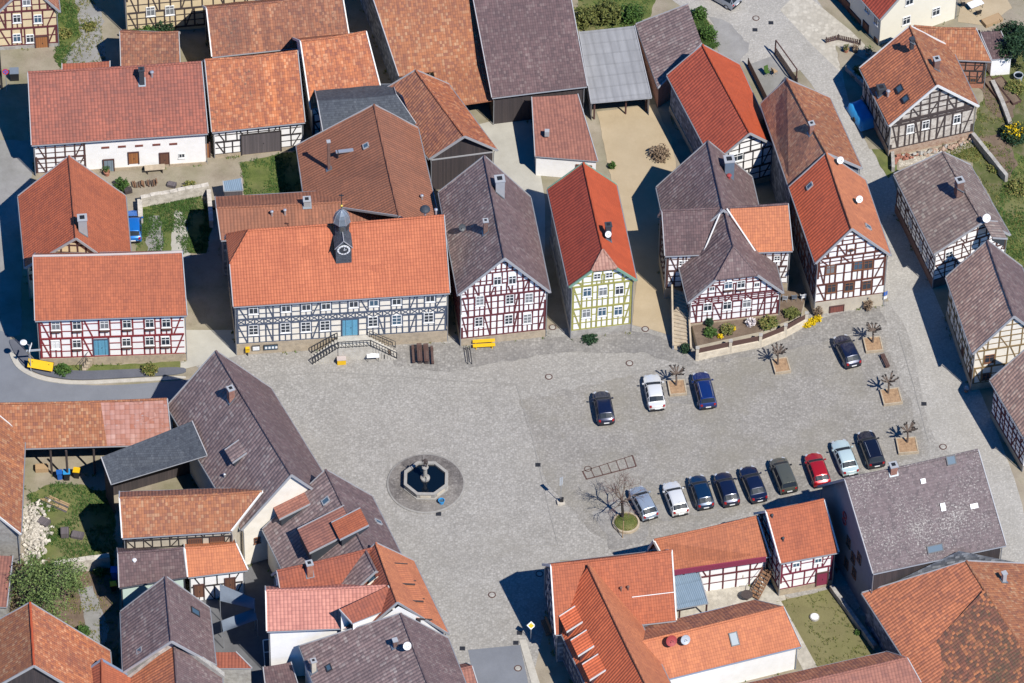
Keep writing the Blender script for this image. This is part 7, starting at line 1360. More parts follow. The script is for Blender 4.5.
sk_ = thing('tree_stake', 'short wooden stake at the lower edge of the round tree bed', 'stake', AT['stake'], world_coords=True); s0 = AT['stake']; g = MB(); g.tube([s0, s0+V((.05, .3, 2.3))], .05, 'sand_wood', 6); part(g, 'pole', sk_); g = MB(); g.tube([s0+V((.05, .3, 2.2)), s0+V((-.05, 1.6, 2.1))], .03, 'beam_dark', 4); part(g, 'tie', sk_)
def leafy_tree(name, lab, loc, h, r, m, n, seed, bark='bark', size=.16):
    rg = random.Random(seed); t = thing(name, lab, 'tree', loc, world_coords=True); tp = V(loc); g = MB(); g.tube([tp, tp+V((.1, 0, h*.2)), tp+V((0, .1, h*.4))], [.22, .17, .14], bark, 8); part(g, 'trunk', t)
    tips = []; g = MB()
    for k in range(7): a = k*.9+rg.random()*.4; limb(g, tp+V((0, .1, h*(.25+.15*rg.random()))), V((math.cos(a), math.sin(a), rg.uniform(.5, 1.2))).normalized(), r*.62, .08, rg, 3, bark, bark, tips, .6, .08)
    limbs = part(g, 'limbs', t); g = MB(); cl = [q for q in tips if q[2] <= 2]
    for q, d, dep in cl:
        for i in range(max(1, int(n/len(cl)))):
            p = q+V((rg.gauss(0, .28), rg.gauss(0, .28), rg.gauss(0, .24)))*(r/2.6); s = size*rg.uniform(.5, 1.3); a = V((rg.gauss(0, 1), rg.gauss(0, 1), rg.gauss(0, .7))).normalized(); b = a.cross(V((rg.gauss(0, 1), rg.gauss(0, 1), rg.gauss(0, 1)))).normalized(); g.face([p-a*s, p-b*s*.5, p+a*s, p+b*s*.5], m)
    part(g, 'crown', t); return t
leafy_tree('leafy_tree', 'airy light green tree in the lower left yard beside the pale wall', AT['tree2'], 5.0, 3.3, 'leaf_spring', 7500, 3, size=.13)
leafy_tree('leafy_tree', 'dark green tree beside the white shed at the right edge', AT['firtree'], 5.0, 2.3, 'leaf_dark', 6000, 8, 'bark_dark')
t = thing('flowering_shrub', 'bright yellow flowering shrub at the right edge of the garden', 'shrub', AT['yellowbush'], world_coords=True); g = MB(); leaf_cloud(g, AT['yellowbush']+up*1.0, 1.2, 1.1, 1.0, 420, 'leaf_yellow', .13, random.Random(3)); leaf_cloud(g, AT['yellowbush']+up*.7, 1.5, 1.4, 1.0, 1500, 'leaf_dark', .15, random.Random(4)); part(g, 'foliage', t)
t = thing('flowering_shrub', 'yellow flower cushion spilling round the end of the garden wall', 'shrub', AT['forsythia'], world_coords=True); g = MB()
for dx, dy in ((-.55, -.35), (0, 0), (.5, .4)): leaf_cloud(g, AT['forsythia']+V((dx, dy, .35)), .5, .4, .4, 420, 'leaf_yellow', .10, random.Random(int(dx*10)+9))
part(g, 'foliage', t)

# ------------------------------------------------------------------ walls, fences, garden
WLB = ['pale whitewashed rubble wall across the top of the grass yard', 'short pale wall at the left end of the grass yard', 'short pale wall at the right end of the grass yard', 'pale stone wall in front of the leafy tree', 'low stone wall along the right side of the small lawn', 'dark stone garden wall running down from the weathered gable', 'low wall along the lane below the cream modern house', 'low bed edging beside the raised beds']
for (pl, w, h, m), lab in zip(PLACE['walls'], WLB):
    t = thing('garden_wall', lab, 'wall', (*pl[0], 0), world_coords=True); g = MB(); cp = MB()
    for a, b in zip(pl, pl[1:]):
        a, b = V((*a, 0)), V((*b, 0)); d = (b-a).normalized(); s = V((-d.y, d.x, 0)); K = max(1, int((b-a).length/.8))
        for i in range(K):
            p, q = lerp(a, b, i/K), lerp(a, b, (i+1)/K); hh = h*(1+.12*mnoise.noise(p*.8)); g.obox((p+q)/2+up*hh/2, d*((q-p).length/2+.01*(i % 2)), s*(w/2+.01*(i % 3)), up*hh/2, m); cp.obox((p+q)/2+up*(hh+.03), d*((q-p).length/2-.02), s*(w/2+.03), up*.03, 'stone_grey' if m != 'stone_white' else 'stone_white')
    part(g, 'masonry', t); part(cp, 'coping', t)
GW = [V((*p, 0)) for p in PLACE['wall_garden']]; t = thing('retaining_wall', 'cream garden wall with white pillars and brown board fence in front of the flower garden', 'wall', GW[0], world_coords=True)
g = MB(); f_ = MB()
for a, b in zip(GW, GW[1:]):
    d = (b-a).normalized(); s = V((-d.y, d.x, 0)); g.obox((a+b)/2+up*.5, d*((b-a).length/2+.02), s*.14, up*.5, 'wall_cream'); K = int((b-a).length/.14)
    f_.obox((a+b)/2+up*1.38, d*((b-a).length/2-.1), s*.025, up*.3, 'bench_brown'); f_.obox((a+b)/2+up*1.72, d*((b-a).length/2-.1), s*.04, up*.035, 'bench_brown')
part(g, 'masonry', t); part(f_, 'board_fence', t)
for p in GW: g = MB(); g.box(p+up*.95, (.32, .32, 1.9), 'wall_cream'); g.box(p+up*1.93, (.4, .4, .07), 'stone_grey'); part(g, 'pillar', t)
gp = PLACE['ground']['planter_garden']; fb = thing('flower_garden', 'raised garden soil behind the cream wall with white pillars', 'garden', (*gp[0], 0), world_coords=True); g = MB(); g.prism(gp, 0, .98, 'plaster_beige', 'g_soil'); part(g, 'soil_bed', fb)
# stone steps at the crosswise house
s0, s1, s2, s3 = [V((*p, 0)) for p in PLACE['stairs_h14']]; t = thing('stone_steps', 'pale stone steps rising along the shaded left side of the crosswise timber house', 'steps', s0, world_coords=True)
NK = 16; d = ((s3+s2)/2-(s0+s1)/2); d.z = 0
for i in range(NK):
    a, b = lerp(s0, s3, i/NK), lerp(s1, s2, i/NK); a2, b2 = lerp(s0, s3, (i+1)/NK), lerp(s1, s2, (i+1)/NK); h = 2.6*(i+1)/NK
    g = MB(); g.prism([(p.x, p.y) for p in (a, b, b2, a2)], 0, h, 'stone_tan'); part(g, 'step', t)
for a, b in ((s0, s3), (s1, s2)):
    g = MB(); w_ = V((-.18, 0, 0)) if a is s0 else V((.18, 0, 0)); K = 6
    q = [a, b, b+w_, a+w_]; hs = [.7, 3.2, 3.2, .7]
    top = [p+up*h for p, h in zip(q, hs)]; g.face(top if (top[1]-top[0]).cross(top[2]-top[0]).z > 0 else top[::-1], 'stone_tan')
    for i in range(4): j = (i+1) % 4; g.face([q[i], q[j], top[j], top[i]], 'stone_tan' if a is s1 else 'slate_wall')
    part(g, 'side_wall', t)
FLB = ['dark board fence on the left side of the roadside terrace', 'dark board fence on the street side of the roadside terrace', 'rusty low metal fence round the bed below the cream modern house']
for (pl, h), lab in zip(PLACE['fences'], FLB):
    t = thing('fence', lab, 'fence', (*pl[0], 0), world_coords=True); g = MB()
    for a, b in zip(pl, pl[1:]):
        a, b = V((*a, 0)), V((*b, 0)); dd = (b-a).normalized(); K = int((b-a).length/.2)
        for i in range(K): p = lerp(a, b, (i+.5)/K); g.obox(p+up*h/2, dd*.07, V((-dd.y, dd.x, 0))*.015, up*h/2, 'bench_brown')
    part(g, 'boards', t)
    for p in pl: g = MB(); g.box((p[0], p[1], h/2+.05), (.12, .12, h+.1), 'beam_dark'); part(g, 'post', t)
TP = [V((x, y, 0)) for x, y in PLACE['ground']['terrace']]
t = thing('pergola', 'open dark timber frame over the roadside terrace', 'pergola', TP[1], world_coords=True)
for p in (TP[1], TP[2]): g = MB(); g.tube([p, p+up*2.3], .08, 'beam_brown', 6); part(g, 'post', t)
g = MB(); g.tube([TP[1]+up*2.3, TP[2]+up*2.3], .08, 'beam_brown', 6); part(g, 'beam', t)
tc = sum(TP, V())/5
def chair(lab, p, rz, m, grp=None):
    t = thing('garden_chair', lab, 'chair', p, rz, grp); g = MB(); g.box((0, 0, .42), (.5, .5, .05), m); g.build('seat', t); g = MB(); g.obox((0, .27, .75), (.25, 0, 0), (0, .02, .0), (0, .08, .32), m); g.build('backrest', t)
    for sx_ in (-1, 1):
        g = MB(); g.tube([(sx_*.26, -.22, .62), (sx_*.26, .25, .64)], .025, m, 5); g.build('armrest', t)
        for sy in (-1, 1): g = MB(); g.tube([(sx_*.22, sy*.22, 0), (sx_*.22, sy*.22, .42)], .02, m, 5); g.build('leg', t)
    return t
chair('bright green garden chair on the roadside terrace', tc+V((-.9, .7, .2)), .5, 'leaf_green')
chair('brown garden chair next to the green one on the roadside terrace', tc+V((-.1, .8, .2)), 2.2, 'sand_wood')
AC = AT['chairs']
for i, lab in enumerate(('left pale blue-white garden chair above the walled garden', 'middle grey garden chair above the walled garden, backrest tilted', 'right white garden chair above the walled garden')): chair(lab, AC+V((-.9+i*.95, .15*i, .98)), R(170+15*i), ('dish_grey', 'tarp_grey', 'paint_white')[i], 'garden chairs above the walled garden')
def bench(lab, p, rz, m, L=1.9, cat='bench', back=True):
    t = thing('bench', lab, cat, p, rz)
    for q in range(3): g = MB(); g.box((0, -.16+q*.16, .45), (L, .13, .05), m); g.build('seat_slat', t)
    if back:
        for q in range(2): g = MB(); g.obox((0, .3+.05*q, .68+.2*q), (L/2, 0, 0), (0, .02, .006), (0, .02, .075), m); g.build('back_slat', t)
    for s in (-1, 1): g = MB(); g.box((s*L*.36, .02, .22), (.09, .42, .44), m); g.tube([(s*L*.36, .22, .2), (s*L*.36, .38, .95)], .035, m, 5) if back else None; g.build('leg', t)
    return t
bench('bright yellow slatted bench in front of the maroon timber house', AT['benchH12'], R(6), 'yellow', 2.35)
bench('brown wooden bench against the wall of the red timbered house', AT['bench1'], R(3), 'wood_warm', 2.0)
bench('brown bench standing between two tree beds at the right of the car park', AT['benchR'], R(108), 'bench_brown', 1.9, back=False)
bench('brown wooden bench in the shade beside the dormered corner house', AT['slab'], R(-72), 'wood_warm', 2.0)
# yellow board on posts by the road
p = AT['benchH1']; t = thing('town_sign', 'large tilted yellow board on posts beside the curving road', 'sign', p, R(-12)); g = MB(); g.obox((0, -.03, 1.0), (1.35, 0, 0), (0, .025, -.025), (0, .32, .34), 'yellow'); g.build('board', t)
for s in (-1, 1): g = MB(); g.tube([(s*.9, .1, 0), (s*.9, .06, 1.2)], .045, 'metal_dark', 6); g.build('post', t)
g = MB(); g.obox((0, .03, .95), (1.38, 0, 0), (0, .02, -.02), (0, .34, .36), 'plastic_black'); g.build('back_panel', t)
# street lamp with finger sign
p = AT['streetlamp']; t = thing('street_lamp', 'street lamp with round white lamp head and pale blue sign arm by the curved kerb', 'street lamp', p, world_coords=True); g = MB(); g.tube([p, p+up*4.1], [.07, .05], 'metal_light', 8); part(g, 'pole', t)
g = MB(); g.tube([p+up*4.0, p+V((-.5, .2, 4.3))], .035, 'metal_light', 6); part(g, 'arm', t); g = MB(); g.lathe(p+V((-.6, .2, 4.15)), [(.05, .22), (.36, .14), (.38, .06), (.3, 0)][::-1], 'dish_white', 16); part(g, 'lamp_head', t)
g = MB(); g.obox(p+V((.4, -.05, 3.3)), (.75, .1, 0), (0, .03, 0), (0, 0, .13), 'dish_grey'); g.obox(p+V((.1, .1, 3.55)), (.1, .6, 0), (.03, 0, 0), (0, 0, .12), 'dish_white'); part(g, 'sign_arm', t)
# sign post on stone base in the square
p = AT['lamp']; t = thing('sign_post', 'narrow grey sign on a thin pole with pale stone foot in the open square', 'sign', p, world_coords=True); g = MB(); g.box(p+up*.14, (.75, .6, .28), 'stone_white', .2); part(g, 'stone_foot', t); g = MB(); g.tube([p+up*.2, p+up*4.1], .035, 'metal_light', 6); part(g, 'pole', t)
g = MB(); g.obox(p+up*3.45, (.17, .09, 0), (0, .02, 0), (0, 0, .6), 'dish_grey'); part(g, 'sign_panel', t); g = MB(); g.box(p+V((.1, .05, .5)), (.4, .35, .45), 'plastic_black'); part(g, 'box', t)
p = AT['prio']; t = thing('road_sign', 'yellow and white diamond road sign on a thin pole in the shaded lane', 'road sign', p, world_coords=True); g = MB(); g.tube([p, p+up*2.5], .03, 'metal_light', 6); part(g, 'pole', t)
def diamond(r, o, m):
    q = MB(); c_ = p+V((0, -.04-o, 2.35)); nx = V((1, 0, 0)); nz_ = V((0, .55, .83)); q.solid([c_+nx*r, c_+nz_*r, c_-nx*r, c_-nz_*r], .02, m, d=(0, .8, -.5)); return q
part(diamond(.45, 0, 'paint_white'), 'plate', t); part(diamond(.3, .02, 'yellow'), 'yellow_field', t)
p = AT['parking_sign']; t = thing('road_sign', 'round blue and red no stopping sign beside a tall pole at the left edge', 'road sign', p, world_coords=True); g = MB(); g.tube([p, p+up*3.4], .035, 'metal_light', 6); part(g, 'pole', t)
c_ = p+V((0, -.06, 3.2)); ex, ez, ey = V((1, 0, 0)), V((0, .3, .95)), V((0, -.95, .3)); cr = lambda r, o: [c_+ex*r*math.cos(k*math.pi/12)+ez*r*math.sin(k*math.pi/12)+ey*o for k in range(24)]
g = MB(); g.solid(cr(.36, 0), .02, 'red_hot', d=-ey); part(g, 'rim', t); g = MB(); g.solid(cr(.27, .012), .01, 'sign_blue', d=-ey)
part(g, 'disc', t); g = MB()
for sg in (-1, 1): g.obox(c_+ey*.02, (ex+ez*sg)*.2, (ex*-sg+ez)*.028, ey*.006, 'red_hot')
part(g, 'cross_bars', t)
t = thing('utility_pole', 'tall dark pole at the left edge beside the round road sign', 'pole', p+V((-.6, .5, 0)), world_coords=True); g = MB(); q = p+V((-.6, .5, 0)); g.tube([q, q+up*7], [.13, .1], 'bark_dark', 8); part(g, 'shaft', t); g = MB(); g.tube([q+V((-.4, 0, 6.6)), q+V((.4, 0, 6.6))], .04, 'metal_dark', 5); part(g, 'crossarm', t)
p = AT['bluesign']; t = thing('road_sign', 'small blue and white sign at the right foot of the brown timbered house', 'road sign', p, world_coords=True); g = MB(); g.tube([p, p+up*2.2], .03, 'metal_light', 6); part(g, 'pole', t); g = MB(); g.obox(p+up*1.95, (.2, .12, 0), (0, .015, 0), (0, 0, .28), 'sign_blue'); part(g, 'blue_panel', t); g = MB(); g.obox(p+V((0, -.02, 1.35)), (.18, .1, 0), (0, .015, 0), (0, 0, .2), 'paint_white'); part(g, 'white_panel', t)
p = AT['post1']; t = thing('bus_stop_post', 'grey post with small white plate at the right corner of the maroon timber house', 'post', p, world_coords=True); g = MB(); g.tube([p, p+up*3.2], .06, 'gutter_grey', 6); part(g, 'pole', t); g = MB(); g.box(p+V((.05, -.05, 2.7)), (.4, .05, .4), 'paint_white'); part(g, 'plate', t)
# beer-garden table and benches, town hall forecourt furniture
p = AT['table']
for k, (dx, w, h, nm, lab) in enumerate(((-1.0, .34, .46, 'bench', 'dark bench left of the dark long tables by the town hall'), (-.35, .55, .76, 'table', 'left one of the two dark long tables by the town hall'), (.35, .55, .76, 'table', 'right one of the two dark long tables by the town hall'), (1.0, .34, .46, 'bench', 'dark bench right of the dark long tables by the town hall'))):
    t = thing('long_'+nm, lab, nm, p+V((dx, -.05*dx, 0)), R(4)); L = 2.5
    for q in range(int(w/.13)): g = MB(); g.box((-w/2+.065+q*.13, 0, h), (.115, L, .05), 'bench_brown'); g.build('slat', t)
    for s in (-1, 1): g = MB(); g.box((0, s*L*.38, h/2), (w*.8, .07, h-.03), 'beam_dark'); g.build('leg', t)
p = AT['boxtable']; t = thing('folding_table', 'white table standing in front of the town hall steps', 'table', p, R(5)); g = MB(); g.box((0, 0, .74), (1.3, .7, .04), 'dish_white'); g.build('top', t)
for sx_ in (-1, 1):
    for sy in (-1, 1): g = MB(); g.tube([(sx_*.55, sy*.28, 0), (sx_*.55, sy*.28, .73)], .025, 'metal_dark', 5); g.build('leg', t)
p = AT['planter']; t = thing('planter', 'square black planter at the right foot of the town hall steps', 'planter', p, R(8)); g = MB(); g.box((0, 0, .32), (.75, .75, .64), 'plastic_black'); g.build('pot', t); g = MB(); g.box((0, 0, .645), (.66, .66, .02), 'g_soil'); g.build('soil', t)
p = AT['hatch']; t = thing('bike_rack', 'low dark metal rails in front of the maroon timber house', 'railing', p, world_coords=True)
for dx in (-.25, .15): g = MB(); g.tube([p+V((dx, 1.0, 0)), p+V((dx, 1.0, .5)), p+V((dx+.25, -1.0, .5)), p+V((dx+.25, -1.0, 0))], .05, 'metal_dark', 6); part(g, 'rail', t)
# terrace railing in front of the red timbered house
RP = [V((*q, 0)) for q in PLACE['rail_h1']]; t = thing('terrace_railing', 'dark railing with steps along the plinth of the red timbered house', 'railing', RP[0], world_coords=True)
g = MB()
for i in range(5): h = 1.1*(i+1)/5; q = lerp(RP[0], RP[1], (i+.5)/5); g.box(q+V((.35, .5, h/2)), (.42, 1.3, h), 'stone_tan')
part(g, 'steps', t); g = MB(); q = (RP[1]+RP[2])/2+V((0, .75, .55)); dd = (RP[2]-RP[1]); g.obox(q, dd/2, V((-dd.y, dd.x, 0)).normalized()*.7, up*.55, 'stone_tan'); part(g, 'platform', t)
railing(t, [RP[0]+up*.1, RP[1]+up*1.1, RP[2]+up*1.1], sp=.5, r=.035)
# yard clutter
def bin_(lab, p, mb_, ml, rz=0, s=1.0):
    t = thing('wheelie_bin', lab, 'bin', p, rz); g = MB(); b = [(-.28, -.3), (.28, -.3), (.28, .3), (-.28, .3)]
    lo = [V((x*.8*s, y*.8*s, .06)) for x, y in b]; hi = [V((x*s, y*s, 1.0*s)) for x, y in b]; g.face(lo[::-1], mb_); g.face(hi, mb_)
    for i in range(4): g.face([lo[i], lo[(i+1) % 4], hi[(i+1) % 4], hi[i]], mb_)
    g.build('body', t); g = MB(); g.obox((0, -.02, 1.03*s), (.32*s, 0, 0), (0, .34*s, -.02), (0, 0, .035), ml); g.build('lid', t)
    for sg in (-1, 1): g = MB(); g.lathe((sg*.24*s, .28*s, .1), [(.09, -.02), (.09, .02)], 'rubber', 10); g.build('wheel', t)
bin_('black bin with blue lid outside the open shed', AT['binb'], 'plastic_black', 'cyan_blue', .1, 1.15); bin_('second blue lidded bin just left of the yellow one', AT['binb']+V((-.75, .05, 0)), 'plastic_blue', 'plastic_blue', .2)
bin_('bin with bright yellow lid outside the open shed', AT['biny'], 'plastic_black', 'yellow', -.1, 1.1)
bin_('tall blue bin in the shade beside the mint green wall', AT['bluebarrel'], 'plastic_blue', 'plastic_blue', 0, 1.3); bin_('bin with yellow lid in the shade beside the mint green wall', AT['yellowbag'], 'plastic_black', 'yellow', .2, 1.0)
def crate(lab, p, rz, sz, m='plank_grey'):
    t = thing('wooden_crate', lab, 'crate', p, rz); w, d, h = sz
    for k in range(4):
        for sg in (-1, 1): g = MB(); g.box((0, sg*d/2, h*(k+.5)/4), (w, .04, h/4.6), m); g.build('board', t); g = MB(); g.box((sg*w/2, 0, h*(k+.5)/4), (.04, d-.05, h/4.6), m); g.build('board', t)
    g = MB(); g.box((0, 0, h*.9), (w-.06, d-.06, .05), m); g.build('lid', t)
crate('grey wooden crate lying on the pale rubble heap', AT['crate1'], R(-30), (1.1, .9, .5)); crate('grey wooden crate standing on the grass in the lower left yard', AT['crate2'], R(5), (.8, .9, .75)); crate('flat grey board crate just right of the crate on the grass', AT['crate2']+V((1.3, -.15, 0)), R(-12), (1.2, .8, .35))
rg = random.Random(77); RB = PLACE['ground']['rubble']; cx_, cy_ = sum(p[0] for p in RB)/len(RB), sum(p[1] for p in RB)/len(RB); g = MB()
for k in range(420):
    x, y = cx_+rg.gauss(0, .75), cy_+rg.gauss(0, 1.7); s = rg.uniform(.06, .22); a = V((rg.gauss(0, 1), rg.gauss(0, 1), rg.gauss(0, 1))).normalized(); b = a.orthogonal().normalized(); c_ = a.cross(b); g.obox((x, y, s*.5+.25*max(0, 1-abs(x-cx_))), a*s, b*s*.7, c_*s*.55, 'stone_white')
o = g.build('rubble_heap'); o['kind'] = 'stuff'
# blue tarpaulin-covered trailer in the shade of the weathered house
p = AT['tarp']; t = thing('covered_trailer', 'trailer under a bright blue tarpaulin in the shade beside the weathered house', 'trailer', p, R(24)); g = MB(); rg = random.Random(9); gx, gy = 8, 16; P = {}
for i in range(gx+1):
    for j in range(gy+1):
        u_, v_ = i/gx*2-1, j/gy*2-1; e = max(abs(u_), abs(v_)); h = 1.25*(1-max(0, (e-.72)/.28)**1.5)+.12*mnoise.noise(V((u_*2, v_*3, 2))); P[i, j] = V((u_*1.0, v_*2.0, max(.15, h)))
for i in range(gx):
    for j in range(gy): g.face([P[i, j], P[i+1, j], P[i+1, j+1], P[i, j+1]], 'cyan_blue')
g.build('tarpaulin', t, smooth=True); g = MB(); g.box((0, 0, .45), (1.7, 3.6, .3), 'metal_dark'); g.build('chassis', t)
for sg in (-1, 1):
    g = MB(); c_ = V((sg*.92, -.2, .3)); ring = [[c_+V((z, .3*math.cos(k*math.pi/8), .3*math.sin(k*math.pi/8))) for k in range(16)] for z in (-.08, .08)]
    for k in range(16): g.face([ring[0][k], ring[0][(k+1) % 16], ring[1][(k+1) % 16], ring[1][k]], 'rubber')
    g.face(ring[0][::-1], 'rubber'); g.face(ring[1], 'rubber'); g.build('wheel', t)
# raised beds, cold frame, garden table at the upper right
CF = AT['cold']
for i, lab in enumerate(('left raised plank bed below the white shed', 'right raised plank bed below the white shed')):
    c_ = V((*PLACE['ground']['garden_ne'][0], 0)); t = thing('raised_bed', lab, 'planting bed', AT['firtree']+V((-2.2+1.25*i, -4.6, 0)), R(28), 'raised beds of the right garden'); g = MB()
    for sg in (-1, 1): g.box((sg*.5, 0, .18), (.06, 4.2, .36), 'bench_brown'); g.box((0, sg*2.1, .18), (.94, .06, .36), 'bench_brown')
    g.build('boards', t); g = MB(); g.box((0, 0, .13), (.92, 4.1, .26), 'g_soil'); g.build('soil', t)
t = thing('water_butt', 'grey-green round water tub beside the white shed', 'tub', CF, world_coords=True); g = MB(); g.lathe(CF, [(.4, 0), (.5, .8), (.54, .82), (.46, .82), (.4, .5), (.01, .5)], 'dish_grey', 18); part(g, 'body', t); g = MB(); g.face([CF+V((.44*math.cos(k*math.pi/9), .44*math.sin(k*math.pi/9), .7)) for k in range(18)], 'water'); part(g, 'water', t)
p = AT['roundlid']; t = thing('shaft_cover', 'round white concrete shaft cover in the small lawn', 'cover', p, world_coords=True); g = MB(); g.lathe(p, [(.5, 0), (.5, .22), (.42, .25)], 'stone_grey', 20); part(g, 'ring', t); g = MB(); g.lathe(p, [(.42, .2), (.4, .29), (.01, .32)], 'dish_white', 20); part(g, 'lid', t)
# pale yard: pallets, stairs and folded parasol between the lower roofs
p = AT['umbrella']; t = thing('parasol', 'folded cream parasol in the pale paved yard', 'parasol', p, world_coords=True); g = MB(); g.tube([p, p+up*2.5], .03, 'wood_warm', 6); part(g, 'pole', t); g = MB(); g.lathe(p, [(.06, 1.0), (.17, 1.2), (.12, 1.9), (.03, 2.5)], 'plaster_beige', 12); part(g, 'canopy', t); g = MB(); g.box(p+up*.06, (.5, .5, .12), 'stone_grey'); part(g, 'foot', t)
t = thing('garden_stairs', 'wooden stair with handrails beside the small wine-red timbered house', 'stairs', AT['pallet']+V((2.6, 2.2, 0)), R(-35)); 
for i in range(9): g = MB(); g.box((0, -.28*i+1.2, 2.2-.24*i), (1.0, .28, .06), 'wood_warm'); g.build('tread', t)
for sg in (-1, 1): g = MB(); g.tube([(sg*.5, 1.3, 2.2), (sg*.5, -1.2, .1)], .06, 'wood_warm', 5); g.tube([(sg*.5, 1.3, 3.0), (sg*.5, -1.2, .95)], .035, 'wood_warm', 5); g.build('handrail', t)
t = thing('garden_table', 'round dark garden table with things on it in the pale paved yard', 'table', AT['pallet']+V((1.2, 1.2, 0)), 0); g = MB(); g.lathe((0, 0, 0), [(.25, 0), (.06, .05), (.05, .7), (.6, .72), (.6, .76)], 'beam_dark', 18); g.build('top', t)
# dark stack by the upper left wall, wood heap and yard things
t = thing('firewood_stack', 'low stack of dark boards and firewood behind the pale rubble wall', 'woodpile', AT['woodheap'], R(8)); rg = random.Random(4)
for k in range(26): g = MB(); x = rg.uniform(-1.3, 1.3); z = .08+.13*rg.randint(0, 3); g.tube([(x, -.35+rg.uniform(-.1, .1), z), (x+rg.uniform(-.1, .1), .4, z)], .07, 'bark' if k % 2 else 'wood_warm', 6); g.build('log', t)
t = thing('yard_table', 'grey weathered wooden table in front of the white farmhouse wall', 'table', AT['whitetable'], R(8)); g = MB(); g.box((0, 0, .72), (2.2, .8, .06), 'stone_tan'); g.build('top', t)
for sg in (-1, 1): g = MB(); g.box((sg*.8, 0, .35), (.08, .6, .7), 'beam_dark'); g.build('leg', t)
p = AT['blackbox']; t = thing('container', 'dark box container beside the round road sign', 'container', p, R(5)); g = MB(); g.box((0, 0, .55), (.95, .95, 1.1), 'plastic_black'); g.build('body', t); g = MB(); g.box((0, 0, 1.13), (1.0, 1.0, .07), 'tarp_grey'); g.build('lid', t)
p = AT['flag']; t = thing('flower_pot', 'small red flower pot at the corner of the ochre timbered house', 'flower pot', p, world_coords=True); g = MB(); g.lathe(p, [(.16, 0), (.24, .4), (.26, .42), (.2, .42)], 'brick_orange', 14); part(g, 'pot', t); g = MB(); leaf_cloud(g, p+up*.6, .28, .28, .28, 120, 'flower_pink', .07, random.Random(2)); part(g, 'flowers', t)
# shade sails in the dark yard, ornamental panel on the white wall
for pts, lab in PLACE['sails']:
    q = [V(x) for x in pts]; t = thing('shade_sail', lab, 'awning', (q[0].x, q[0].y, 0), world_coords=True); g = MB(); N_ = 8
    Pq = {(i, j): lerp(lerp(q[0], q[1], i/N_), lerp(q[3], q[2], i/N_), j/N_)-up*.35*math.sin(math.pi*i/N_)*math.sin(math.pi*j/N_) for i in range(N_+1) for j in range(N_+1)}
    for i in range(N_):
        for j in range(N_):
            f = [Pq[i, j], Pq[i+1, j], Pq[i+1, j+1], Pq[i, j+1]]; g.face(f[::-1], 'tarp_grey'); g.face([x-up*.03 for x in f], 'tarp_grey')
    part(g, 'cloth', t)
    for x in q: g = MB(); g.tube([(x.x, x.y, 0), x], .04, 'metal_light', 6); part(g, 'post', t)

# white valley flashing between the crosswise roof and its gable wing
hr0 = BUILT['H14'][0]; rf = BUILT['H14'][3]
for a, b in PLACE['valley']: g = MB(); a, b = V(a)+up*.22, V(b)+up*.22; g.tube([a, b], .09, 'trim_white', 6); part(g, 'valley_flashing', rf)
# ornamental slate panel on the white wall
q = [V(x) for x in PLACE['panel']]; t = thing('ornamental_gate', 'dark slate gate panel with a white diamond ornament at the white wall', 'gate', (q[3].x, q[3].y, 0), world_coords=True); nn = (q[1]-q[0]).cross(q[3]-q[0]).normalized(); nn = nn if nn.y < 0 else -nn
g = MB(); g.solid(q if (q[1]-q[0]).cross(q[2]-q[0]).dot(nn) > 0 else q[::-1], .08, 'slate', d=-nn); part(g, 'panel', t); cc = sum(q, V())/4-up*.45; ex = (q[1]-q[0])/2; g = MB()
for r_ in (.55, .25):
    P = [cc+ex*r_, cc+up*r_*1.1, cc-ex*r_, cc-up*r_*1.1]
    g.tube([x+nn*.03 for x in P+P[:1]], .04, 'paint_white', 5, False)
part(g, 'ornament', t)
g = MB(); P = [q[0], q[1], q[2], q[3], q[0]]; g.tube([x+nn*.03 for x in P], .05, 'paint_white', 5, False); g.tube([lerp(q[0], q[3], .45)+nn*.03, lerp(q[1], q[2], .45)+nn*.03], .04, 'paint_white', 5); part(g, 'frame', t)

A2 = {k: V((x, y, 0)) for k, (x, y) in PLACE['at2'].items()}
for (pl, w, h, m), lab in zip(PLACE['walls2'], ('low red rubble stone edging at the left foot of the weathered timber house', 'pale rubble bank along the front of the weathered timber house')):
    t = thing('stone_edging', lab, 'wall', (*pl[0], 0), world_coords=True); rg = random.Random(int(h*100)); g = MB()
    for a, b in zip(pl, pl[1:]):
        a, b = V((*a, 0)), V((*b, 0)); K = int((b-a).length/.16)
        for i in range(K):
            p = lerp(a, b, i/K)+V((rg.gauss(0, .14), rg.gauss(0, .16), rg.uniform(.05, h*.8))); s_ = rg.uniform(.12, .26); x = V((rg.gauss(0, 1), rg.gauss(0, 1), rg.gauss(0, .4))).normalized(); y = x.orthogonal().normalized(); g.obox(p, x*s_, y*s_*.75, x.cross(y)*s_*.6, m if rg.random() < .8 else 'stone_grey')
    part(g, 'stones', t)
def pot(lab, p, r, m, leaf):
    t = thing('flower_pot', lab, 'flower pot', p, world_coords=True); g = MB(); g.lathe(p, [(r*.7, 0), (r, r*1.5), (r*1.1, r*1.6), (r*.85, r*1.6)], m, 14); part(g, 'pot', t); g = MB(); leaf_cloud(g, p+up*r*2.4, r*1.4, r*1.4, r*1.1, 160, leaf, .08, random.Random(int(r*100))); part(g, 'plant', t)
pot('terracotta pot with olive plant near the cream modern house', A2['pot1'], .3, 'brick_orange', 'leaf_olive'); pot('dark pot with red-brown plant beside the terracotta pot', A2['pot2'], .36, 'plastic_black', 'leaf_dry'); pot('large green potted plant at the corner of the cream modern house', A2['pot3'], .4, 'stone_grey', 'leaf_green')
pot('green potted plant in front of the white farmhouse wall', A2['potA'], .35, 'brick_orange', 'leaf_green')
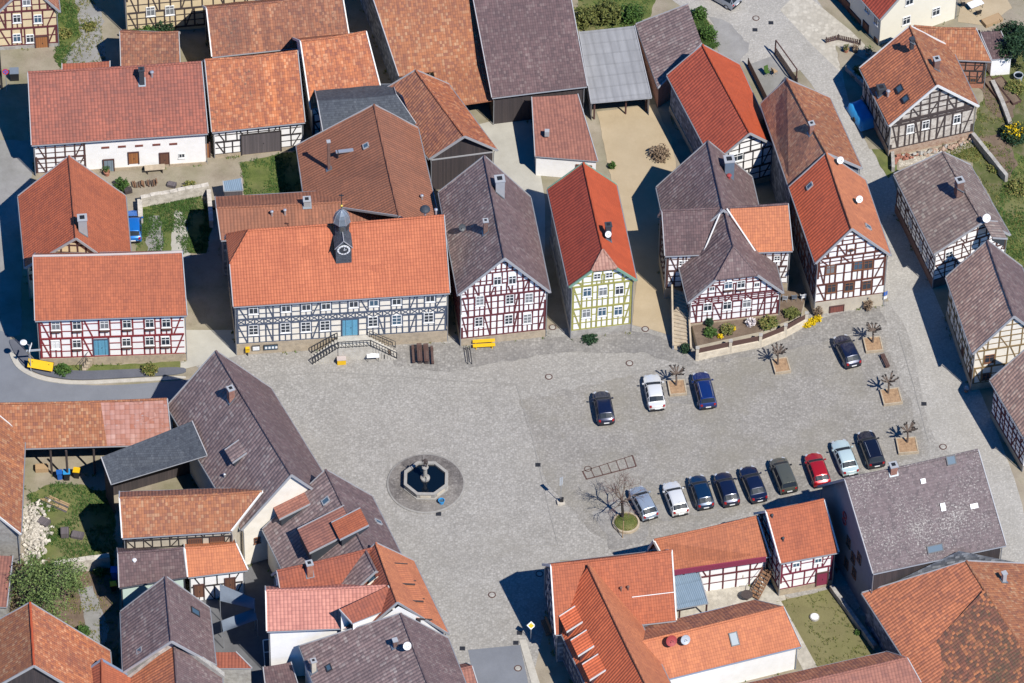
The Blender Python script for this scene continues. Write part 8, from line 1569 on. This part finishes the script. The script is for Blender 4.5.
p = A2['gate']; t = thing('wooden_gate', 'orange-brown plank gate between the dark red farmhouse and the mottled barn', 'gate', p, R(9)); g = MB(); g.box((0, 0, 1.05), (1.6, .07, 2.1), 'wood_orange'); g.build('panel', t)
for sg in (-1, 1): g = MB(); g.box((sg*.87, 0, 1.15), (.14, .16, 2.3), 'beam_brown'); g.build('post', t)
p = A2['terr']; t = thing('garden_table', 'white-topped table on the sandy terrace in the top right corner', 'table', p, R(30)); g = MB(); g.box((0, 0, .73), (1.7, .95, .05), 'dish_white'); g.build('top', t)
for sx_ in (-1, 1):
    for sy in (-1, 1): g = MB(); g.tube([(sx_*.75, sy*.38, 0), (sx_*.75, sy*.38, .72)], .03, 'metal_dark', 5); g.build('leg', t)
chair('dark garden chair left of the white-topped terrace table', p+V((-1.3, .2, 0)), R(100), 'plastic_black'); chair('dark garden chair below the white-topped terrace table', p+V((.3, -1.1, 0)), R(200), 'plastic_black')
crate('low timber pallet stack right of the sandy top right terrace', A2['stack'], R(30), (2.2, 1.0, .5), 'sand_wood'); crate('small dark crate among the clutter behind the pale rubble wall', A2['crateA'], R(20), (.8, .6, .5), 'plank_dark'); crate('grey crate near the yard table behind the pale rubble wall', A2['crateB'], R(-15), (.9, .6, .4))
crate('weathered crate under the open shed roof', A2['cratel'], R(4), (1.3, .7, .6), 'sand_wood')
t = thing('plank_pile', 'old planks lying across the grass of the lower left yard', 'planks', A2['planks'], R(-28))
for k in range(6): g = MB(); g.box((.05*k, -.5+.2*k, .05+.03*(k % 2)), (3.4-.2*k, .16, .05), 'sand_wood' if k % 3 else 'plank_grey'); g.build('plank', t)
p = A2['barrel']; t = thing('rain_barrel', 'dark rain barrel at the end of the short pale wall', 'barrel', p, world_coords=True); g = MB(); g.lathe(p, [(.26, 0), (.34, .4), (.34, .6), (.28, .95), (.24, .95), (.24, .8), (.01, .8)], 'plastic_black', 18); part(g, 'body', t)
p = A2['bowl']; t = thing('tub', 'round dark tub on the stones left of the grass yard', 'tub', p, world_coords=True); g = MB(); g.lathe(p, [(.3, 0), (.42, .35), (.45, .36), (.38, .36), (.3, .08), (.01, .06)], 'metal_dark', 18); part(g, 'body', t)

# overlapping patched lower courses on the big brown roof, raised above the upper ones
D28 = BUILT['H28']; q = [V(x) for x in PLACE['moss'][0]]; g = MB(); sag(g, [q[0], q[1], q[2], q[3]], 'tile_mossy', D28[1]['A'], D28[1]['B'], 10, 8, .08, 5.5, .22); part(g, 'patched_courses', D28[3])

# weeds and moss along the foot of the walls
g = MB(); rg = random.Random(21)
for D in HOUSES:
    B_ = BUILT[D['key']]
    if 'quad' in D: continue
    for sd in 'ARL':
        F_ = B_[2][sd]; n_ = int(F_.L*2.2)
        for k in range(n_):
            a = rg.uniform(0, F_.L); q = F_.at(a, .02, rg.uniform(.12, .4))
            if mnoise.noise(V((q.x*.6, q.y*.6, 3))) < .12: continue
            for j in range(5):
                an = rg.uniform(0, 6.28); d = V((math.cos(an), math.sin(an), 0)); h = rg.uniform(.08, .26); b = V((-d.y, d.x, 0))*.05; pp = q+V((rg.gauss(0, .08), rg.gauss(0, .08), 0)); g.face([pp-b, pp+b, pp+d*h*.8+up*h], 'leaf_mixed' if rg.random() < .6 else 'leaf_green')
o = g.build('wall_weeds'); o['kind'] = 'stuff'
